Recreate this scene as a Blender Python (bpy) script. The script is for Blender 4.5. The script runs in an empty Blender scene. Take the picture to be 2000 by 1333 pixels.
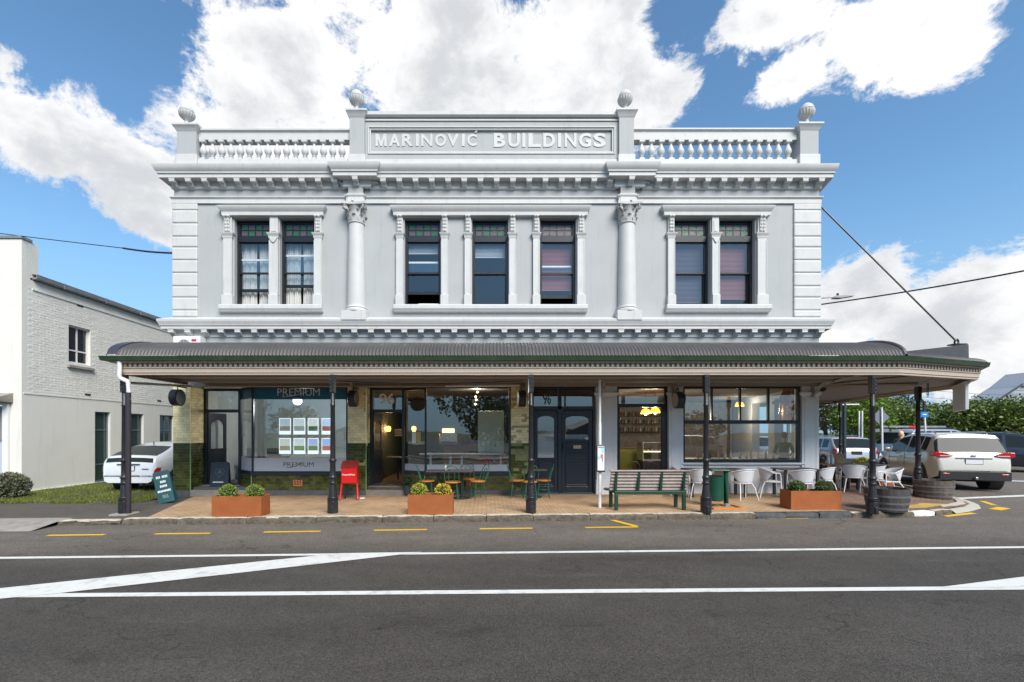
import bpy, bmesh, math, random
from mathutils import Vector, Matrix
R = math.radians
rnd = random.Random(7)
scene = bpy.context.scene
COL = scene.collection

# ------------------------------------------------------------------ camera
CAM_D, CAM_H, FPX = 12.857, 1.75, 900.0          # metres from the facade, eye height, focal length in photo pixels
cam_data = bpy.data.cameras.new('camera')
cam = bpy.data.objects.new('camera', cam_data); COL.objects.link(cam)
cam.location = (0, -CAM_D, CAM_H); cam.rotation_euler = (R(90), 0, 0)
cam_data.sensor_width = 36.0; cam_data.lens = FPX / 2000 * 36.0
cam_data.shift_x = 0.025; cam_data.shift_y = 0.0888
cam_data.clip_start = 0.05; cam_data.clip_end = 3000
scene.camera = cam

# ------------------------------------------------------------------ exposure
scene.view_settings.view_transform = 'Standard'
scene.view_settings.look = 'None'
scene.view_settings.exposure = EXPOSURE = 1.5
scene.view_settings.gamma = 1.0
scene.view_settings.use_curve_mapping = False
cy = scene.cycles
cy.use_denoising = True
cy.max_bounces = 7; cy.diffuse_bounces = 3; cy.glossy_bounces = 3; cy.transmission_bounces = 6; cy.transparent_max_bounces = 16
cy.sample_clamp_indirect = 6.0
cy.caustics_reflective = False; cy.caustics_refractive = False

# ------------------------------------------------------------------ sun
SUN_EL, SUN_AZ = R(43), R(154)                   # azimuth from +Y towards +X
sun_data = bpy.data.lights.new('sun', 'SUN'); sun_data.energy = 1.9; sun_data.angle = R(34)
sun_data.color = (1.0, 0.95, 0.88)
sun = bpy.data.objects.new('sun', sun_data); COL.objects.link(sun)
sdir = Vector((math.sin(SUN_AZ)*math.cos(SUN_EL), math.cos(SUN_AZ)*math.cos(SUN_EL), math.sin(SUN_EL)))
sun.rotation_euler = (-sdir).to_track_quat('-Z', 'Y').to_euler()
sun.location = (8, -20, 30)

# ------------------------------------------------------------------ sky with cumulus
world = bpy.data.worlds.new('World'); scene.world = world; world.use_nodes = True
def make_world():
    nt = world.node_tree; nt.nodes.clear(); N = nt.nodes.new; L = nt.links.new
    out = N('ShaderNodeOutputWorld'); bg = N('ShaderNodeBackground'); bg.inputs['Strength'].default_value = 0.15
    L(bg.outputs[0], out.inputs[0])
    sky = N('ShaderNodeTexSky'); sky.sky_type = 'NISHITA'; sky.sun_disc = False
    sky.sun_elevation = SUN_EL; sky.sun_rotation = SUN_AZ; sky.altitude = 30; sky.air_density = 1.0; sky.dust_density = 0.3; sky.ozone_density = 1.2
    tc = N('ShaderNodeTexCoord'); d = tc.outputs['Generated']
    sep = N('ShaderNodeSeparateXYZ'); L(d, sep.inputs[0])
    def m(op, a, b=None, c=None, clamp=False):
        n = N('ShaderNodeMath'); n.operation = op; n.use_clamp = clamp
        for i, v in enumerate((a, b, c)):
            if v is None: continue
            if isinstance(v, (int, float)): n.inputs[i].default_value = v
            else: L(v, n.inputs[i])
        return n.outputs[0]
    az = m('ARCTAN2', sep.outputs[0], sep.outputs[1]); el = m('ARCSINE', sep.outputs[2])
    def noise(scale, detail, rough, off, dist=0.0):
        mp = N('ShaderNodeMapping'); mp.inputs['Location'].default_value = off; mp.inputs['Scale'].default_value = (1, 1, 1.35); L(d, mp.inputs[0])
        t = N('ShaderNodeTexNoise'); t.inputs['Scale'].default_value = scale; t.inputs['Detail'].default_value = detail
        t.inputs['Roughness'].default_value = rough; t.inputs['Distortion'].default_value = dist; L(mp.outputs[0], t.inputs[0]); return t.outputs['Fac']
    big = noise(3.6, 5, 0.58, (3.1, 1.7, 0.4)); fine = noise(9.5, 9, 0.70, (7.7, 2.2, 5.1), .25)
    def blob_at(px, py, rx, ry):
        dx, dz = (px-950)/FPX, (844-py)/FPX
        a = math.atan(dx); e = math.atan(dz/math.sqrt(1+dx*dx)); s = 1/(1+dx*dx+dz*dz)**0.5
        return (a, e, rx/FPX*s*1.0, ry/FPX*s)
    # heaps of cumulus: measured ones ahead, others scattered all round the sky
    P = [(560,110,270,150),(860,140,300,190),(1150,110,260,170),(520,310,250,100),(80,270,170,130),(250,330,210,120),(700,330,260,100),(1000,330,260,110),
         (1500,40,150,70),(1790,40,230,95),(1555,150,95,55),(1850,100,130,60),(1700,560,130,105),(1880,640,360,170),(1640,640,150,150),(290,430,130,40),(1240,190,140,120),(30,230,90,70)]
    B = [blob_at(*p) for p in P]
    r2 = random.Random(11)
    for i in range(8):
        a = r2.choice((-1, 1))*r2.uniform(R(68), R(180)); B.append((a, r2.uniform(R(12), R(52)), r2.uniform(.22, .42), r2.uniform(.09, .2)))
    ae = N('ShaderNodeCombineXYZ'); L(az, ae.inputs[0]); L(el, ae.inputs[1]); near = None
    for a0, e0, ra, re in B:
        v = N('ShaderNodeVectorMath'); v.operation = 'MULTIPLY_ADD'; L(ae.outputs[0], v.inputs[0]); v.inputs[1].default_value = (1/ra, 1/re, 0); v.inputs[2].default_value = (-a0/ra, -e0/re, 0)
        ln = N('ShaderNodeVectorMath'); ln.operation = 'LENGTH'; L(v.outputs[0], ln.inputs[0])
        near = ln.outputs['Value'] if near is None else m('SMOOTH_MIN', near, ln.outputs['Value'], 0.25)
    field = m('MAXIMUM', m('SUBTRACT', 1.0, near), -1.0)
    dens = m('ADD', m('ADD', m('MULTIPLY', field, 1.3), 0.06), m('ADD', m('MULTIPLY', m('SUBTRACT', big, 0.5), 1.5), m('MULTIPLY', m('SUBTRACT', fine, 0.5), 2.7)))
    low = m('MULTIPLY', m('SUBTRACT', 0.16, el), 1.0); dens = m('ADD', dens, m('MAXIMUM', low, 0.0))
    cr = N('ShaderNodeMapRange'); cr.interpolation_type = 'SMOOTHSTEP'; L(dens, cr.inputs[0]); cr.inputs[1].default_value = 0.14; cr.inputs[2].default_value = 0.52
    # cloud tone: bright heaps with grey bellies
    sh = noise(5.5, 4, 0.55, (3.1, 1.7, 0.62)); thick = m('ADD', m('MULTIPLY', dens, 0.22), m('ADD', m('MULTIPLY', m('SUBTRACT', sh, 0.5), 1.5), m('MULTIPLY', m('SUBTRACT', fine, 0.5), 0.5)))
    tr = N('ShaderNodeMapRange'); tr.interpolation_type = 'SMOOTHSTEP'; L(thick, tr.inputs[0]); tr.inputs[1].default_value = 0.0; tr.inputs[2].default_value = 0.55
    ct = N('ShaderNodeMix'); ct.data_type = 'RGBA'; L(tr.outputs[0], ct.inputs[0]); ct.inputs[6].default_value = (2.45, 2.45, 2.46, 1); ct.inputs[7].default_value = (1.62, 1.68, 1.76, 1)
    tint = N('ShaderNodeMix'); tint.data_type = 'RGBA'; tint.blend_type = 'MULTIPLY'; tint.inputs[0].default_value = 1.0; L(sky.outputs[0], tint.inputs[6])
    hz = N('ShaderNodeMapRange'); hz.interpolation_type = 'SMOOTHSTEP'; L(el, hz.inputs[0]); hz.inputs[1].default_value = -0.02; hz.inputs[2].default_value = 0.42; hz.inputs[3].default_value = 0.92; hz.inputs[4].default_value = 0.0
    hm = N('ShaderNodeMix'); hm.data_type = 'RGBA'; L(hz.outputs[0], hm.inputs[0]); L(tint.outputs[2], hm.inputs[6]); hm.inputs[7].default_value = (.72, 1.18, 1.7, 1); tint.inputs[7].default_value = (0.33, 0.44, 0.475, 1)     # pale air low over the skyline
    mx = N('ShaderNodeMix'); mx.data_type = 'RGBA'; L(cr.outputs[0], mx.inputs[0]); L(hm.outputs[2], mx.inputs[6]); L(ct.outputs[2], mx.inputs[7])
    L(mx.outputs[2], bg.inputs['Color'])
make_world()

# ------------------------------------------------------------------ measuring: photo pixel -> metres on a plane at depth Y, or on the ground
def F(px, Y=0.0): return (px-950)*(CAM_D+Y)/FPX
def H(py, Y=0.0): return CAM_H+(844-py)*(CAM_D+Y)/FPX
def G(px, py, z=0.0):
    Z = (CAM_H-z)*FPX/(py-844); return ((px-950)*Z/FPX, Z-CAM_D)

# ------------------------------------------------------------------ materials
MATS = {}
def mat(name, col, rough=0.6, metal=0.0, vary=0.0, vscale=4.0, bump=0.0, bscale=60.0, spec=0.5, island=0.0, coat=0.0, emit=None, estr=0.0, stain=0.0, stcol=(.12,.1,.08), stscale=2.0, trans=0.0, detail=6.0, bdist=0.01, streak=0.0):
    if name in MATS: return MATS[name]
    m = bpy.data.materials.new(name); m.use_nodes = True; nt = m.node_tree; N = nt.nodes.new; L = nt.links.new
    b = nt.nodes['Principled BSDF']; c = (*col, 1)
    b.inputs['Base Color'].default_value = c; b.inputs['Roughness'].default_value = rough; b.inputs['Metallic'].default_value = metal
    b.inputs['Specular IOR Level'].default_value = spec
    if coat: b.inputs['Coat Weight'].default_value = coat; b.inputs['Coat Roughness'].default_value = 0.06
    if emit: b.inputs['Emission Color'].default_value = (*emit, 1); b.inputs['Emission Strength'].default_value = estr
    src = None
    tc = N('ShaderNodeTexCoord')
    def nz(scale, det=6.0, ro=.6):
        t = N('ShaderNodeTexNoise'); t.inputs['Scale'].default_value = scale; t.inputs['Detail'].default_value = det; t.inputs['Roughness'].default_value = ro
        L(tc.outputs['Object'], t.inputs[0]); return t.outputs['Fac']
    def val(fac, amt):                      # multiply value by 1 +- amt
        mr = N('ShaderNodeMapRange'); L(fac, mr.inputs[0]); mr.inputs[1].default_value = .25; mr.inputs[2].default_value = .75
        mr.inputs[3].default_value = 1-amt; mr.inputs[4].default_value = 1+amt; return mr.outputs[0]
    def mul(colsock, fac):
        h = N('ShaderNodeHueSaturation'); L(fac, h.inputs['Value'])
        if colsock is None: h.inputs['Color'].default_value = c
        else: L(colsock, h.inputs['Color'])
        return h.outputs[0]
    if vary: src = mul(src, val(nz(vscale, detail), vary))
    if island:
        g = N('ShaderNodeNewGeometry'); mr = N('ShaderNodeMapRange'); L(g.outputs['Random Per Island'], mr.inputs[0]); mr.inputs[3].default_value = 1-island; mr.inputs[4].default_value = 1+island
        src = mul(src, mr.outputs[0])
    if stain:
        mr = N('ShaderNodeMapRange'); L(nz(stscale, 9.0, .68), mr.inputs[0]); mr.inputs[1].default_value = .52; mr.inputs[2].default_value = .75; mr.inputs[4].default_value = stain
        mx = N('ShaderNodeMix'); mx.data_type = 'RGBA'; L(mr.outputs[0], mx.inputs[0]); mx.inputs[7].default_value = (*stcol, 1)
        if src is None: mx.inputs[6].default_value = c
        else: L(src, mx.inputs[6])
        src = mx.outputs[2]
    if streak:                              # rain streaks and runs, long in Z
        mp = N('ShaderNodeMapping'); mp.inputs['Scale'].default_value = (7, 7, .5); L(tc.outputs['Object'], mp.inputs[0]); t = N('ShaderNodeTexNoise'); t.inputs['Scale'].default_value = 1.0; t.inputs['Detail'].default_value = 7; t.inputs['Roughness'].default_value = .7; L(mp.outputs[0], t.inputs[0])
        mr = N('ShaderNodeMapRange'); L(t.outputs['Fac'], mr.inputs[0]); mr.inputs[1].default_value = .54; mr.inputs[2].default_value = .74; mr.inputs[4].default_value = streak
        mx = N('ShaderNodeMix'); mx.data_type = 'RGBA'; L(mr.outputs[0], mx.inputs[0]); mx.inputs[7].default_value = (*[q*.55 for q in col], 1); L(src, mx.inputs[6]); src = mx.outputs[2]
    if src is not None: L(src, b.inputs['Base Color'])
    if bump:
        bp = N('ShaderNodeBump'); bp.inputs['Strength'].default_value = bump; bp.inputs['Distance'].default_value = bdist; L(nz(bscale, 5.0), bp.inputs['Height']); L(bp.outputs[0], b.inputs['Normal'])
    if trans:
        t = N('ShaderNodeBsdfTranslucent'); 
        if src is not None: L(src, t.inputs[0])
        else: t.inputs[0].default_value = c
        ms = N('ShaderNodeMixShader'); ms.inputs[0].default_value = trans; L(b.outputs[0], ms.inputs[1]); L(t.outputs[0], ms.inputs[2]); L(ms.outputs[0], nt.nodes['Material Output'].inputs[0])
    MATS[name] = m; return m
def glass(name, tint=(.9,.95,.94), ior=1.5, rough=0.0, boost=0.0):
    m = bpy.data.materials.new(name); m.use_nodes = True; nt = m.node_tree; nt.nodes.clear(); N = nt.nodes.new; L = nt.links.new
    o = N('ShaderNodeOutputMaterial'); t = N('ShaderNodeBsdfTransparent'); t.inputs[0].default_value = (*tint, 1)
    g = N('ShaderNodeBsdfGlossy'); g.inputs['Roughness'].default_value = rough; g.inputs[0].default_value = (1, 1, 1, 1)
    f = N('ShaderNodeFresnel'); f.inputs[0].default_value = ior
    tc = N('ShaderNodeTexCoord'); nz = N('ShaderNodeTexNoise'); nz.inputs['Scale'].default_value = 1.3; nz.inputs['Detail'].default_value = 1.0; L(tc.outputs['Object'], nz.inputs[0])
    bp = N('ShaderNodeBump'); bp.inputs['Strength'].default_value = 0.12; bp.inputs['Distance'].default_value = 0.02; L(nz.outputs['Fac'], bp.inputs['Height']); L(bp.outputs[0], g.inputs['Normal'])
    ad = N('ShaderNodeMath'); ad.operation = 'MULTIPLY_ADD'; ad.use_clamp = True; ad.inputs[1].default_value = 1.0; ad.inputs[2].default_value = boost; L(f.outputs[0], ad.inputs[0])
    gm = N('ShaderNodeNewGeometry'); fr = N('ShaderNodeMath'); fr.operation = 'SUBTRACT'; fr.inputs[0].default_value = 1.0; L(gm.outputs['Backfacing'], fr.inputs[1]); ff = N('ShaderNodeMath'); ff.operation = 'MULTIPLY'; L(ad.outputs[0], ff.inputs[0]); L(fr.outputs[0], ff.inputs[1])     # one mirror image per pane
    mx = N('ShaderNodeMixShader'); L(ff.outputs[0], mx.inputs[0]); L(t.outputs[0], mx.inputs[1]); L(g.outputs[0], mx.inputs[2]); L(mx.outputs[0], o.inputs[0])
    MATS[name] = m; return m

WALL = mat('painted_render', (.385,.395,.396), .75, vary=.05, vscale=1.2, bump=.12, bscale=14, stain=.22, stcol=(.31,.315,.305), stscale=1.1, streak=.35)
TRIM = mat('white_trim_paint', (.54,.54,.53), .6, vary=.05, vscale=3, bump=.08, bscale=40, stain=.22, stcol=(.36,.35,.325), stscale=1.6, streak=.4)
CARVE = mat('carved_stone_paint', (.50,.495,.475), .75, vary=.12, vscale=20, bump=.3, bscale=70)
NAVY = mat('navy_joinery', (.012,.02,.032), .35, vary=.15, vscale=5, bump=.05, bscale=30)
BLACKF = mat('black_sash_paint', (.008,.010,.014), .35, vary=.1)
GFPAINT = mat('white_shopfront_paint', (.70,.71,.72), .55, vary=.05, vscale=3, stain=.2, stcol=(.48,.47,.45), stscale=2, streak=.25)
WHITEP = mat('white_paint', (.72,.72,.70), .5, vary=.03)
GLASS = glass('window_glass', (.92,.95,.95), 1.55, boost=.14)
GLASSUP = glass('upper_sash_glass', (.95,.97,.98), 1.55, boost=.06)
ST_GREEN = mat('green_stained_glass', (.02,.12,.05), .25, vary=.25, vscale=14, bump=.4, bscale=60, spec=.6, emit=(.03,.22,.07), estr=.0)
ST_PURPLE = mat('mauve_stained_glass', (.10,.075,.09), .25, vary=.2, vscale=14, bump=.4, bscale=60, spec=.6)
IRON = mat('black_cast_iron', (.016,.016,.019), .38, vary=.2, vscale=9, bump=.2, bscale=45, stain=.35, stcol=(.06,.055,.055), stscale=6)
ROOFM = mat('weathered_corrugated_iron', (.078,.074,.070), .5, metal=.15, vary=.16, vscale=1.6, stain=.5, stcol=(.13,.124,.116), stscale=2.4)
GUTTER = mat('green_gutter_paint', (.024,.045,.022), .4, vary=.2, vscale=5, stain=.4, stcol=(.10,.11,.06), stscale=4)
TAUPE = mat('taupe_fascia_paint', (.46,.375,.30), .6, vary=.05, vscale=4, stain=.25, stcol=(.24,.20,.17), stscale=2)
SOFFIT = mat('brown_soffit_lining', (.34,.31,.28), .7, vary=.1, vscale=3)
YTILE = mat('cream_glazed_tile', (.92,.81,.45), .16, vary=.08, vscale=3, island=.16, spec=.6, bump=.05, bscale=10)
GTILE = mat('green_glazed_tile', (.05,.060,.014), .14, vary=.4, vscale=5, island=.5, spec=.6, bump=.06, bscale=10)
LGTILE = mat('pale_green_trim_tile', (.16,.27,.11), .2, vary=.15, island=.1)
GROUTY = mat('dark_grout', (.46,.39,.24), .9); GROUTG = mat('olive_grout', (.22,.25,.10), .9)
STONE = mat('bluestone_plinth', (.085,.088,.095), .7, vary=.25, vscale=6, bump=.3, bscale=30, stain=.3, stcol=(.2,.19,.18))
CONCRETE = mat('old_concrete', (.29,.265,.23), .9, vary=.2, vscale=4, bump=.5, bscale=50, stain=.6, stcol=(.07,.065,.055), stscale=2.5)
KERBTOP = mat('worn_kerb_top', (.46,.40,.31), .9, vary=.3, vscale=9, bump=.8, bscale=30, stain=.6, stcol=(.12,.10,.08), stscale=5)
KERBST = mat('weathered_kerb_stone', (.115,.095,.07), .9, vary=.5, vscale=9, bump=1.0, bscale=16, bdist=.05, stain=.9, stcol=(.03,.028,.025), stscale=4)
KERBBL = mat('dark_basalt_kerb', (.055,.06,.065), .8, vary=.4, vscale=8, bump=.7, bscale=20, bdist=.03, stain=.4, stcol=(.16,.17,.16), stscale=5)
CORTEN = mat('rusted_steel', (.30,.085,.018), .75, vary=.22, vscale=3.5, bump=.15, bscale=60, stain=.55, stcol=(.14,.05,.02), stscale=3.0)
SOIL = mat('dark_soil', (.03,.022,.016), .95, bump=.8, bscale=40)
RED = mat('red_plastic', (.62,.008,.006), .3, vary=.05, coat=.3); DKRED = mat('weathered_red_lid', (.22,.02,.018), .45, vary=.3, vscale=10)
WOODG = mat('grey_timber_slat', (.34,.28,.25), .75, vary=.25, vscale=8, bump=.2, bscale=50, island=.12)
WOODO = mat('orange_varnished_wood', (.55,.20,.03), .35, vary=.2, vscale=14)
WOODD = mat('dark_table_top', (.085,.06,.05), .5, vary=.25, vscale=8)
GREENP = mat('dark_green_enamel', (.006,.062,.038), .4, vary=.15, vscale=6); GREENB = mat('bench_green_paint', (.008,.045,.026), .42, vary=.15)
BISTRO = mat('bistro_green_tube', (.02,.12,.075), .4)
CHAIRW = mat('white_woven_resin', (.66,.67,.69), .5, bump=.5, bscale=160, vary=.04); CHAIRT = mat('white_chair_tube', (.68,.68,.69), .4)
BARREL = mat('grey_barrel_oak', (.10,.078,.062), .8, vary=.4, vscale=6, bump=.4, bscale=40, stain=.5, stcol=(.22,.18,.14), stscale=3); HOOP = mat('galvanised_hoop', (.22,.22,.23), .45, metal=.6, vary=.25, vscale=8)
YELLOW = mat('yellow_road_paint', (.75,.44,.008), .7, stain=.35, stcol=(.25,.16,.05), stscale=9); WHITER = mat('white_road_paint', (.64,.63,.59), .75, vary=.06, vscale=8, stain=.7, stcol=(.22,.21,.20), stscale=5)
TEAL = mat('teal_vinyl', (.004,.11,.20), .4, vary=.1); GREYV = mat('frosted_vinyl', (.36,.39,.43), .55); WHITEV = mat('white_vinyl', (.75,.77,.78), .5); BLACKV = mat('black_vinyl', (.02,.02,.022), .5)
BRICKW = mat('white_painted_brick', (.70,.68,.62), .75, vary=.05, vscale=1.0, bump=.1, bscale=30, stain=.25, stcol=(.55,.53,.47), stscale=1.3, island=.03, streak=.3)
RENDW = mat('white_rough_render', (.70,.68,.62), .8, vary=.05, vscale=1.0, bump=.5, bscale=24, stain=.2, stcol=(.58,.56,.5), stscale=1.0, streak=.3)
GALV = mat('galvanised_metal', (.30,.30,.30), .45, metal=.5, vary=.25, vscale=4, stain=.3, stcol=(.12,.11,.10))
RUBBER = mat('tyre_rubber', (.014,.014,.015), .7, bump=.2, bscale=60); CHROME = mat('alloy', (.55,.55,.56), .25, metal=.9); BLKPL = mat('black_trim_plastic', (.018,.018,.02), .5)
CARGL = mat('tinted_car_glass', (.02,.028,.03), .05, spec=.14); REDL = mat('tail_light_red', (.42,.01,.015), .12, coat=.6, spec=.7); CLRL = mat('clear_lens', (.55,.56,.58), .1, coat=.6); PLATE = mat('plate_white', (.7,.7,.72), .4)
PLATEB = mat('plate_black', (.02,.02,.02), .4)
def carpaint(n, c): return mat(n, c, .28, metal=.12, coat=.8, vary=.02)
SKIN = mat('skin', (.50,.30,.21), .55); HAIRB = mat('blond_hair', (.62,.50,.30), .6, vary=.2, vscale=30); HAIRG = mat('dark_grey_hair', (.07,.06,.055), .7, vary=.2, vscale=30)
# ------------------------------------------------------------------ mesh building
class MB:
    def __init__(s): s.v = []; s.f = []
    def add(s, vs, fs, M=None):
        o = len(s.v)
        if M is not None: vs = [M @ Vector(p) for p in vs]
        s.v += [tuple(p) for p in vs]; s.f += [tuple(i+o for i in f) for f in fs]; return s
    def box(s, x0, x1, y0, y1, z0, z1, M=None):
        return s.add([(x0,y0,z0),(x1,y0,z0),(x1,y1,z0),(x0,y1,z0),(x0,y0,z1),(x1,y0,z1),(x1,y1,z1),(x0,y1,z1)],
                     [(0,3,2,1),(4,5,6,7),(0,1,5,4),(1,2,6,5),(2,3,7,6),(3,0,4,7)], M)
    def prism(s, poly, a, b, axis='x', M=None):     # polygon extruded along an axis; poly is (y,z), (x,z) or (x,y)
        n = len(poly); f = {'x': lambda p, t: (t, p[0], p[1]), 'y': lambda p, t: (p[0], t, p[1]), 'z': lambda p, t: (p[0], p[1], t)}[axis]
        vs = [f(p, a) for p in poly] + [f(p, b) for p in poly]
        return s.add(vs, [tuple(range(n-1, -1, -1)), tuple(range(n, 2*n))] + [(i, (i+1) % n, n+(i+1) % n, n+i) for i in range(n)], M)
    def lathe(s, prof, seg=16, c=(0,0,0), M=None, fn=None, a0=0.0, a1=2*math.pi):   # prof: (r, z)
        full = abs(a1-a0-2*math.pi) < 1e-6; k = seg if full else seg+1; vs = []
        for r, z in prof:
            for i in range(k):
                a = a0+(a1-a0)*i/seg; rr = fn(r, z, a) if fn else r
                vs.append((c[0]+rr*math.cos(a), c[1]+rr*math.sin(a), c[2]+z))
        fs = []
        for j in range(len(prof)-1):
            for i in range(seg):
                i2 = (i+1) % k; fs.append((j*k+i, j*k+i2, (j+1)*k+i2, (j+1)*k+i))
        if full:
            if prof[0][0] > 1e-4: fs.append(tuple(range(k-1, -1, -1)))
            if prof[-1][0] > 1e-4: fs.append(tuple((len(prof)-1)*k+i for i in range(k)))
        return s.add(vs, fs, M)
    def tube(s, pts, r, seg=8, M=None, closed=False):
        pts = [Vector(p) for p in pts]; n = len(pts); rs = r if isinstance(r, (list, tuple)) else [r]*n; vs = []; up = Vector((0,0,1))
        for i, p in enumerate(pts):
            a = pts[(i-1) % n] if (closed or i) else p; b = pts[(i+1) % n] if (closed or i < n-1) else p
            t = (b-a).normalized(); u = t.cross(up)
            if u.length < 1e-3: u = t.cross(Vector((0,1,0)))
            u.normalize(); w = u.cross(t)
            for k in range(seg):
                q = 2*math.pi*k/seg; vs.append(p+(u*math.cos(q)+w*math.sin(q))*rs[i])
        fs = []; m = n if closed else n-1
        for i in range(m):
            for k in range(seg):
                a, b = i*seg+k, i*seg+(k+1) % seg; c, d = ((i+1) % n)*seg+(k+1) % seg, ((i+1) % n)*seg+k; fs.append((a, b, c, d))
        if not closed: fs += [tuple(range(seg-1, -1, -1)), tuple((n-1)*seg+k for k in range(seg))]
        return s.add(vs, fs, M)
    def sweep(s, path, prof, M=None, caps=True, closed=False):   # plan path (x,y) with the outside on its right; prof: (outward, z)
        n = len(path); k = len(prof); P = [Vector(p) for p in path]; vs = []
        def nrm(a, b): t = (b-a).normalized(); return Vector((t.y, -t.x))
        for i in range(n):
            n1 = nrm(P[i-1], P[i]) if i > 0 else nrm(P[0], P[1]); n2 = nrm(P[i], P[i+1]) if i < n-1 else n1
            m = n1+n2; m = m/ max(.2, m.dot(n1)) if m.length > 1e-6 else n1
            for o, z in prof: vs.append((P[i].x+m.x*o, P[i].y+m.y*o, z))
        fs = [(i*k+j, (i+1)*k+j, (i+1)*k+j+1, i*k+j+1) for i in range(n-1) for j in range(k-1)]
        if caps: fs += [tuple(range(k)), tuple((n-1)*k+j for j in range(k-1, -1, -1))]
        return s.add(vs, fs, M)
    def quad(s, a, b, c, d, M=None): return s.add([a, b, c, d], [(0,1,2,3)], M)
    def sphere(s, c, r, seg=12, rings=8, sc=(1,1,1), M=None):
        pr = [(max(1e-5, math.sin(math.pi*i/rings)*r), -math.cos(math.pi*i/rings)*r) for i in range(rings+1)]
        T = Matrix.Translation(c) @ Matrix.Diagonal((*sc, 1)); return s.lathe(pr, seg, M=(M @ T if M is not None else T))
    def mesh(s, name):
        me = bpy.data.meshes.new(name); me.from_pydata(s.v, [], s.f); me.update(); return me
    def build(s, name, m, parent=None, smooth=None, bevel=0.0, fix=True):
        me = s.mesh(name)
        if fix:
            b = bmesh.new(); b.from_mesh(me); bmesh.ops.recalc_face_normals(b, faces=b.faces); b.to_mesh(me); b.free()
        me.materials.append(m); return link(name, me, parent, smooth, bevel)
def link(name, me, parent=None, smooth=None, bevel=0.0):
    o = bpy.data.objects.new(name, me); COL.objects.link(o)
    if parent is not None: o.parent = parent
    if smooth is not None:
        me.polygons.foreach_set('use_smooth', [True]*len(me.polygons))
        me.set_sharp_from_angle(angle=R(smooth))
    if bevel:
        b = o.modifiers.new('bevel', 'BEVEL'); b.width = bevel; b.segments = 2; b.limit_method = 'ANGLE'; b.angle_limit = R(40); b.harden_normals = False
    return o
def thing(name, label, cat, loc=(0,0,0), rz=0.0, group=None):
    o = bpy.data.objects.new(name, None); COL.objects.link(o); o.location = loc; o.rotation_euler = (0,0,rz); o.empty_display_size = .2
    o['label'] = label; o['category'] = cat
    if group: o['group'] = group
    return o
def tag(o, label=None, cat=None, group=None, kind=None):
    if label: o['label'] = label
    if cat: o['category'] = cat
    if group: o['group'] = group
    if kind: o['kind'] = kind
    return o
def copy_tree(o, parent=None):
    c = o.copy(); COL.objects.link(c); c.parent = parent
    for ch in list(o.children): copy_tree(ch, c)
    return c
def dup(o, label, loc, rz=0.0):
    c = copy_tree(o); c.location = loc; c.rotation_euler = (0,0,rz); c['label'] = label; return c
def at(o, loc, rz=None):
    o.location = loc
    if rz is not None: o.rotation_euler = (0,0,rz)
    return o
def text_mesh(body, x0, x1, z0, z1, ext=.01, bold=0.0, shear=0.0, res=3):   # lettering fitted to a box, standing in the XZ plane, raised by ext towards -Y
    cu = bpy.data.curves.new('t', 'FONT'); cu.body = body; cu.extrude = .05; cu.offset = bold; cu.resolution_u = res; cu.shear = shear
    o = bpy.data.objects.new('t', cu); COL.objects.link(o); dg = bpy.context.evaluated_depsgraph_get()
    me = bpy.data.meshes.new_from_object(o.evaluated_get(dg)); bpy.data.objects.remove(o); bpy.data.curves.remove(cu)
    xs = [v.co.x for v in me.vertices]; ys = [v.co.y for v in me.vertices]; ax, bx, ay, by = min(xs), max(xs), min(ys), max(ys)
    for v in me.vertices:
        v.co = Vector((x0+(v.co.x-ax)/(bx-ax)*(x1-x0), -ext*(v.co.z+.05)/.1, z0+(v.co.y-ay)/(by-ay)*(z1-z0)))
    me.update(); return me
def text(name, body, x0, x1, z0, z1, y, m, parent, ext=.01, bold=0.0, **k):
    me = text_mesh(body, x0, x1, z0, z1, ext, bold, **k); me.materials.clear(); me.materials.append(m); o = link(name, me, parent); o.location = (0, y, 0); return o
def holed(mb, x0, x1, z0, z1, holes, y0, y1):           # a wall slab in the XZ plane with rectangular openings
    xs = sorted({x0, x1, *[h[0] for h in holes], *[h[1] for h in holes]}); zs = sorted({z0, z1, *[h[2] for h in holes], *[h[3] for h in holes]})
    for a, b in zip(xs, xs[1:]):
        for c, d in zip(zs, zs[1:]):
            mx, mz = (a+b)/2, (c+d)/2
            if any(h[0] < mx < h[1] and h[2] < mz < h[3] for h in holes): continue
            mb.quad((a,y0,c),(b,y0,c),(b,y0,d),(a,y0,d)); mb.quad((b,y1,c),(a,y1,c),(a,y1,d),(b,y1,d))
    for (a, b, c, d) in list(holes)+[(x0, x1, z0, z1)]:
        mb.quad((a,y0,c),(a,y1,c),(a,y1,d),(a,y0,d)); mb.quad((b,y0,c),(b,y1,c),(b,y1,d),(b,y0,d)); mb.quad((a,y0,c),(b,y0,c),(b,y1,c),(a,y1,c)); mb.quad((a,y0,d),(b,y0,d),(b,y1,d),(a,y1,d))
    return mb
def lerp(a, b, t): return a+(b-a)*t
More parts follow.
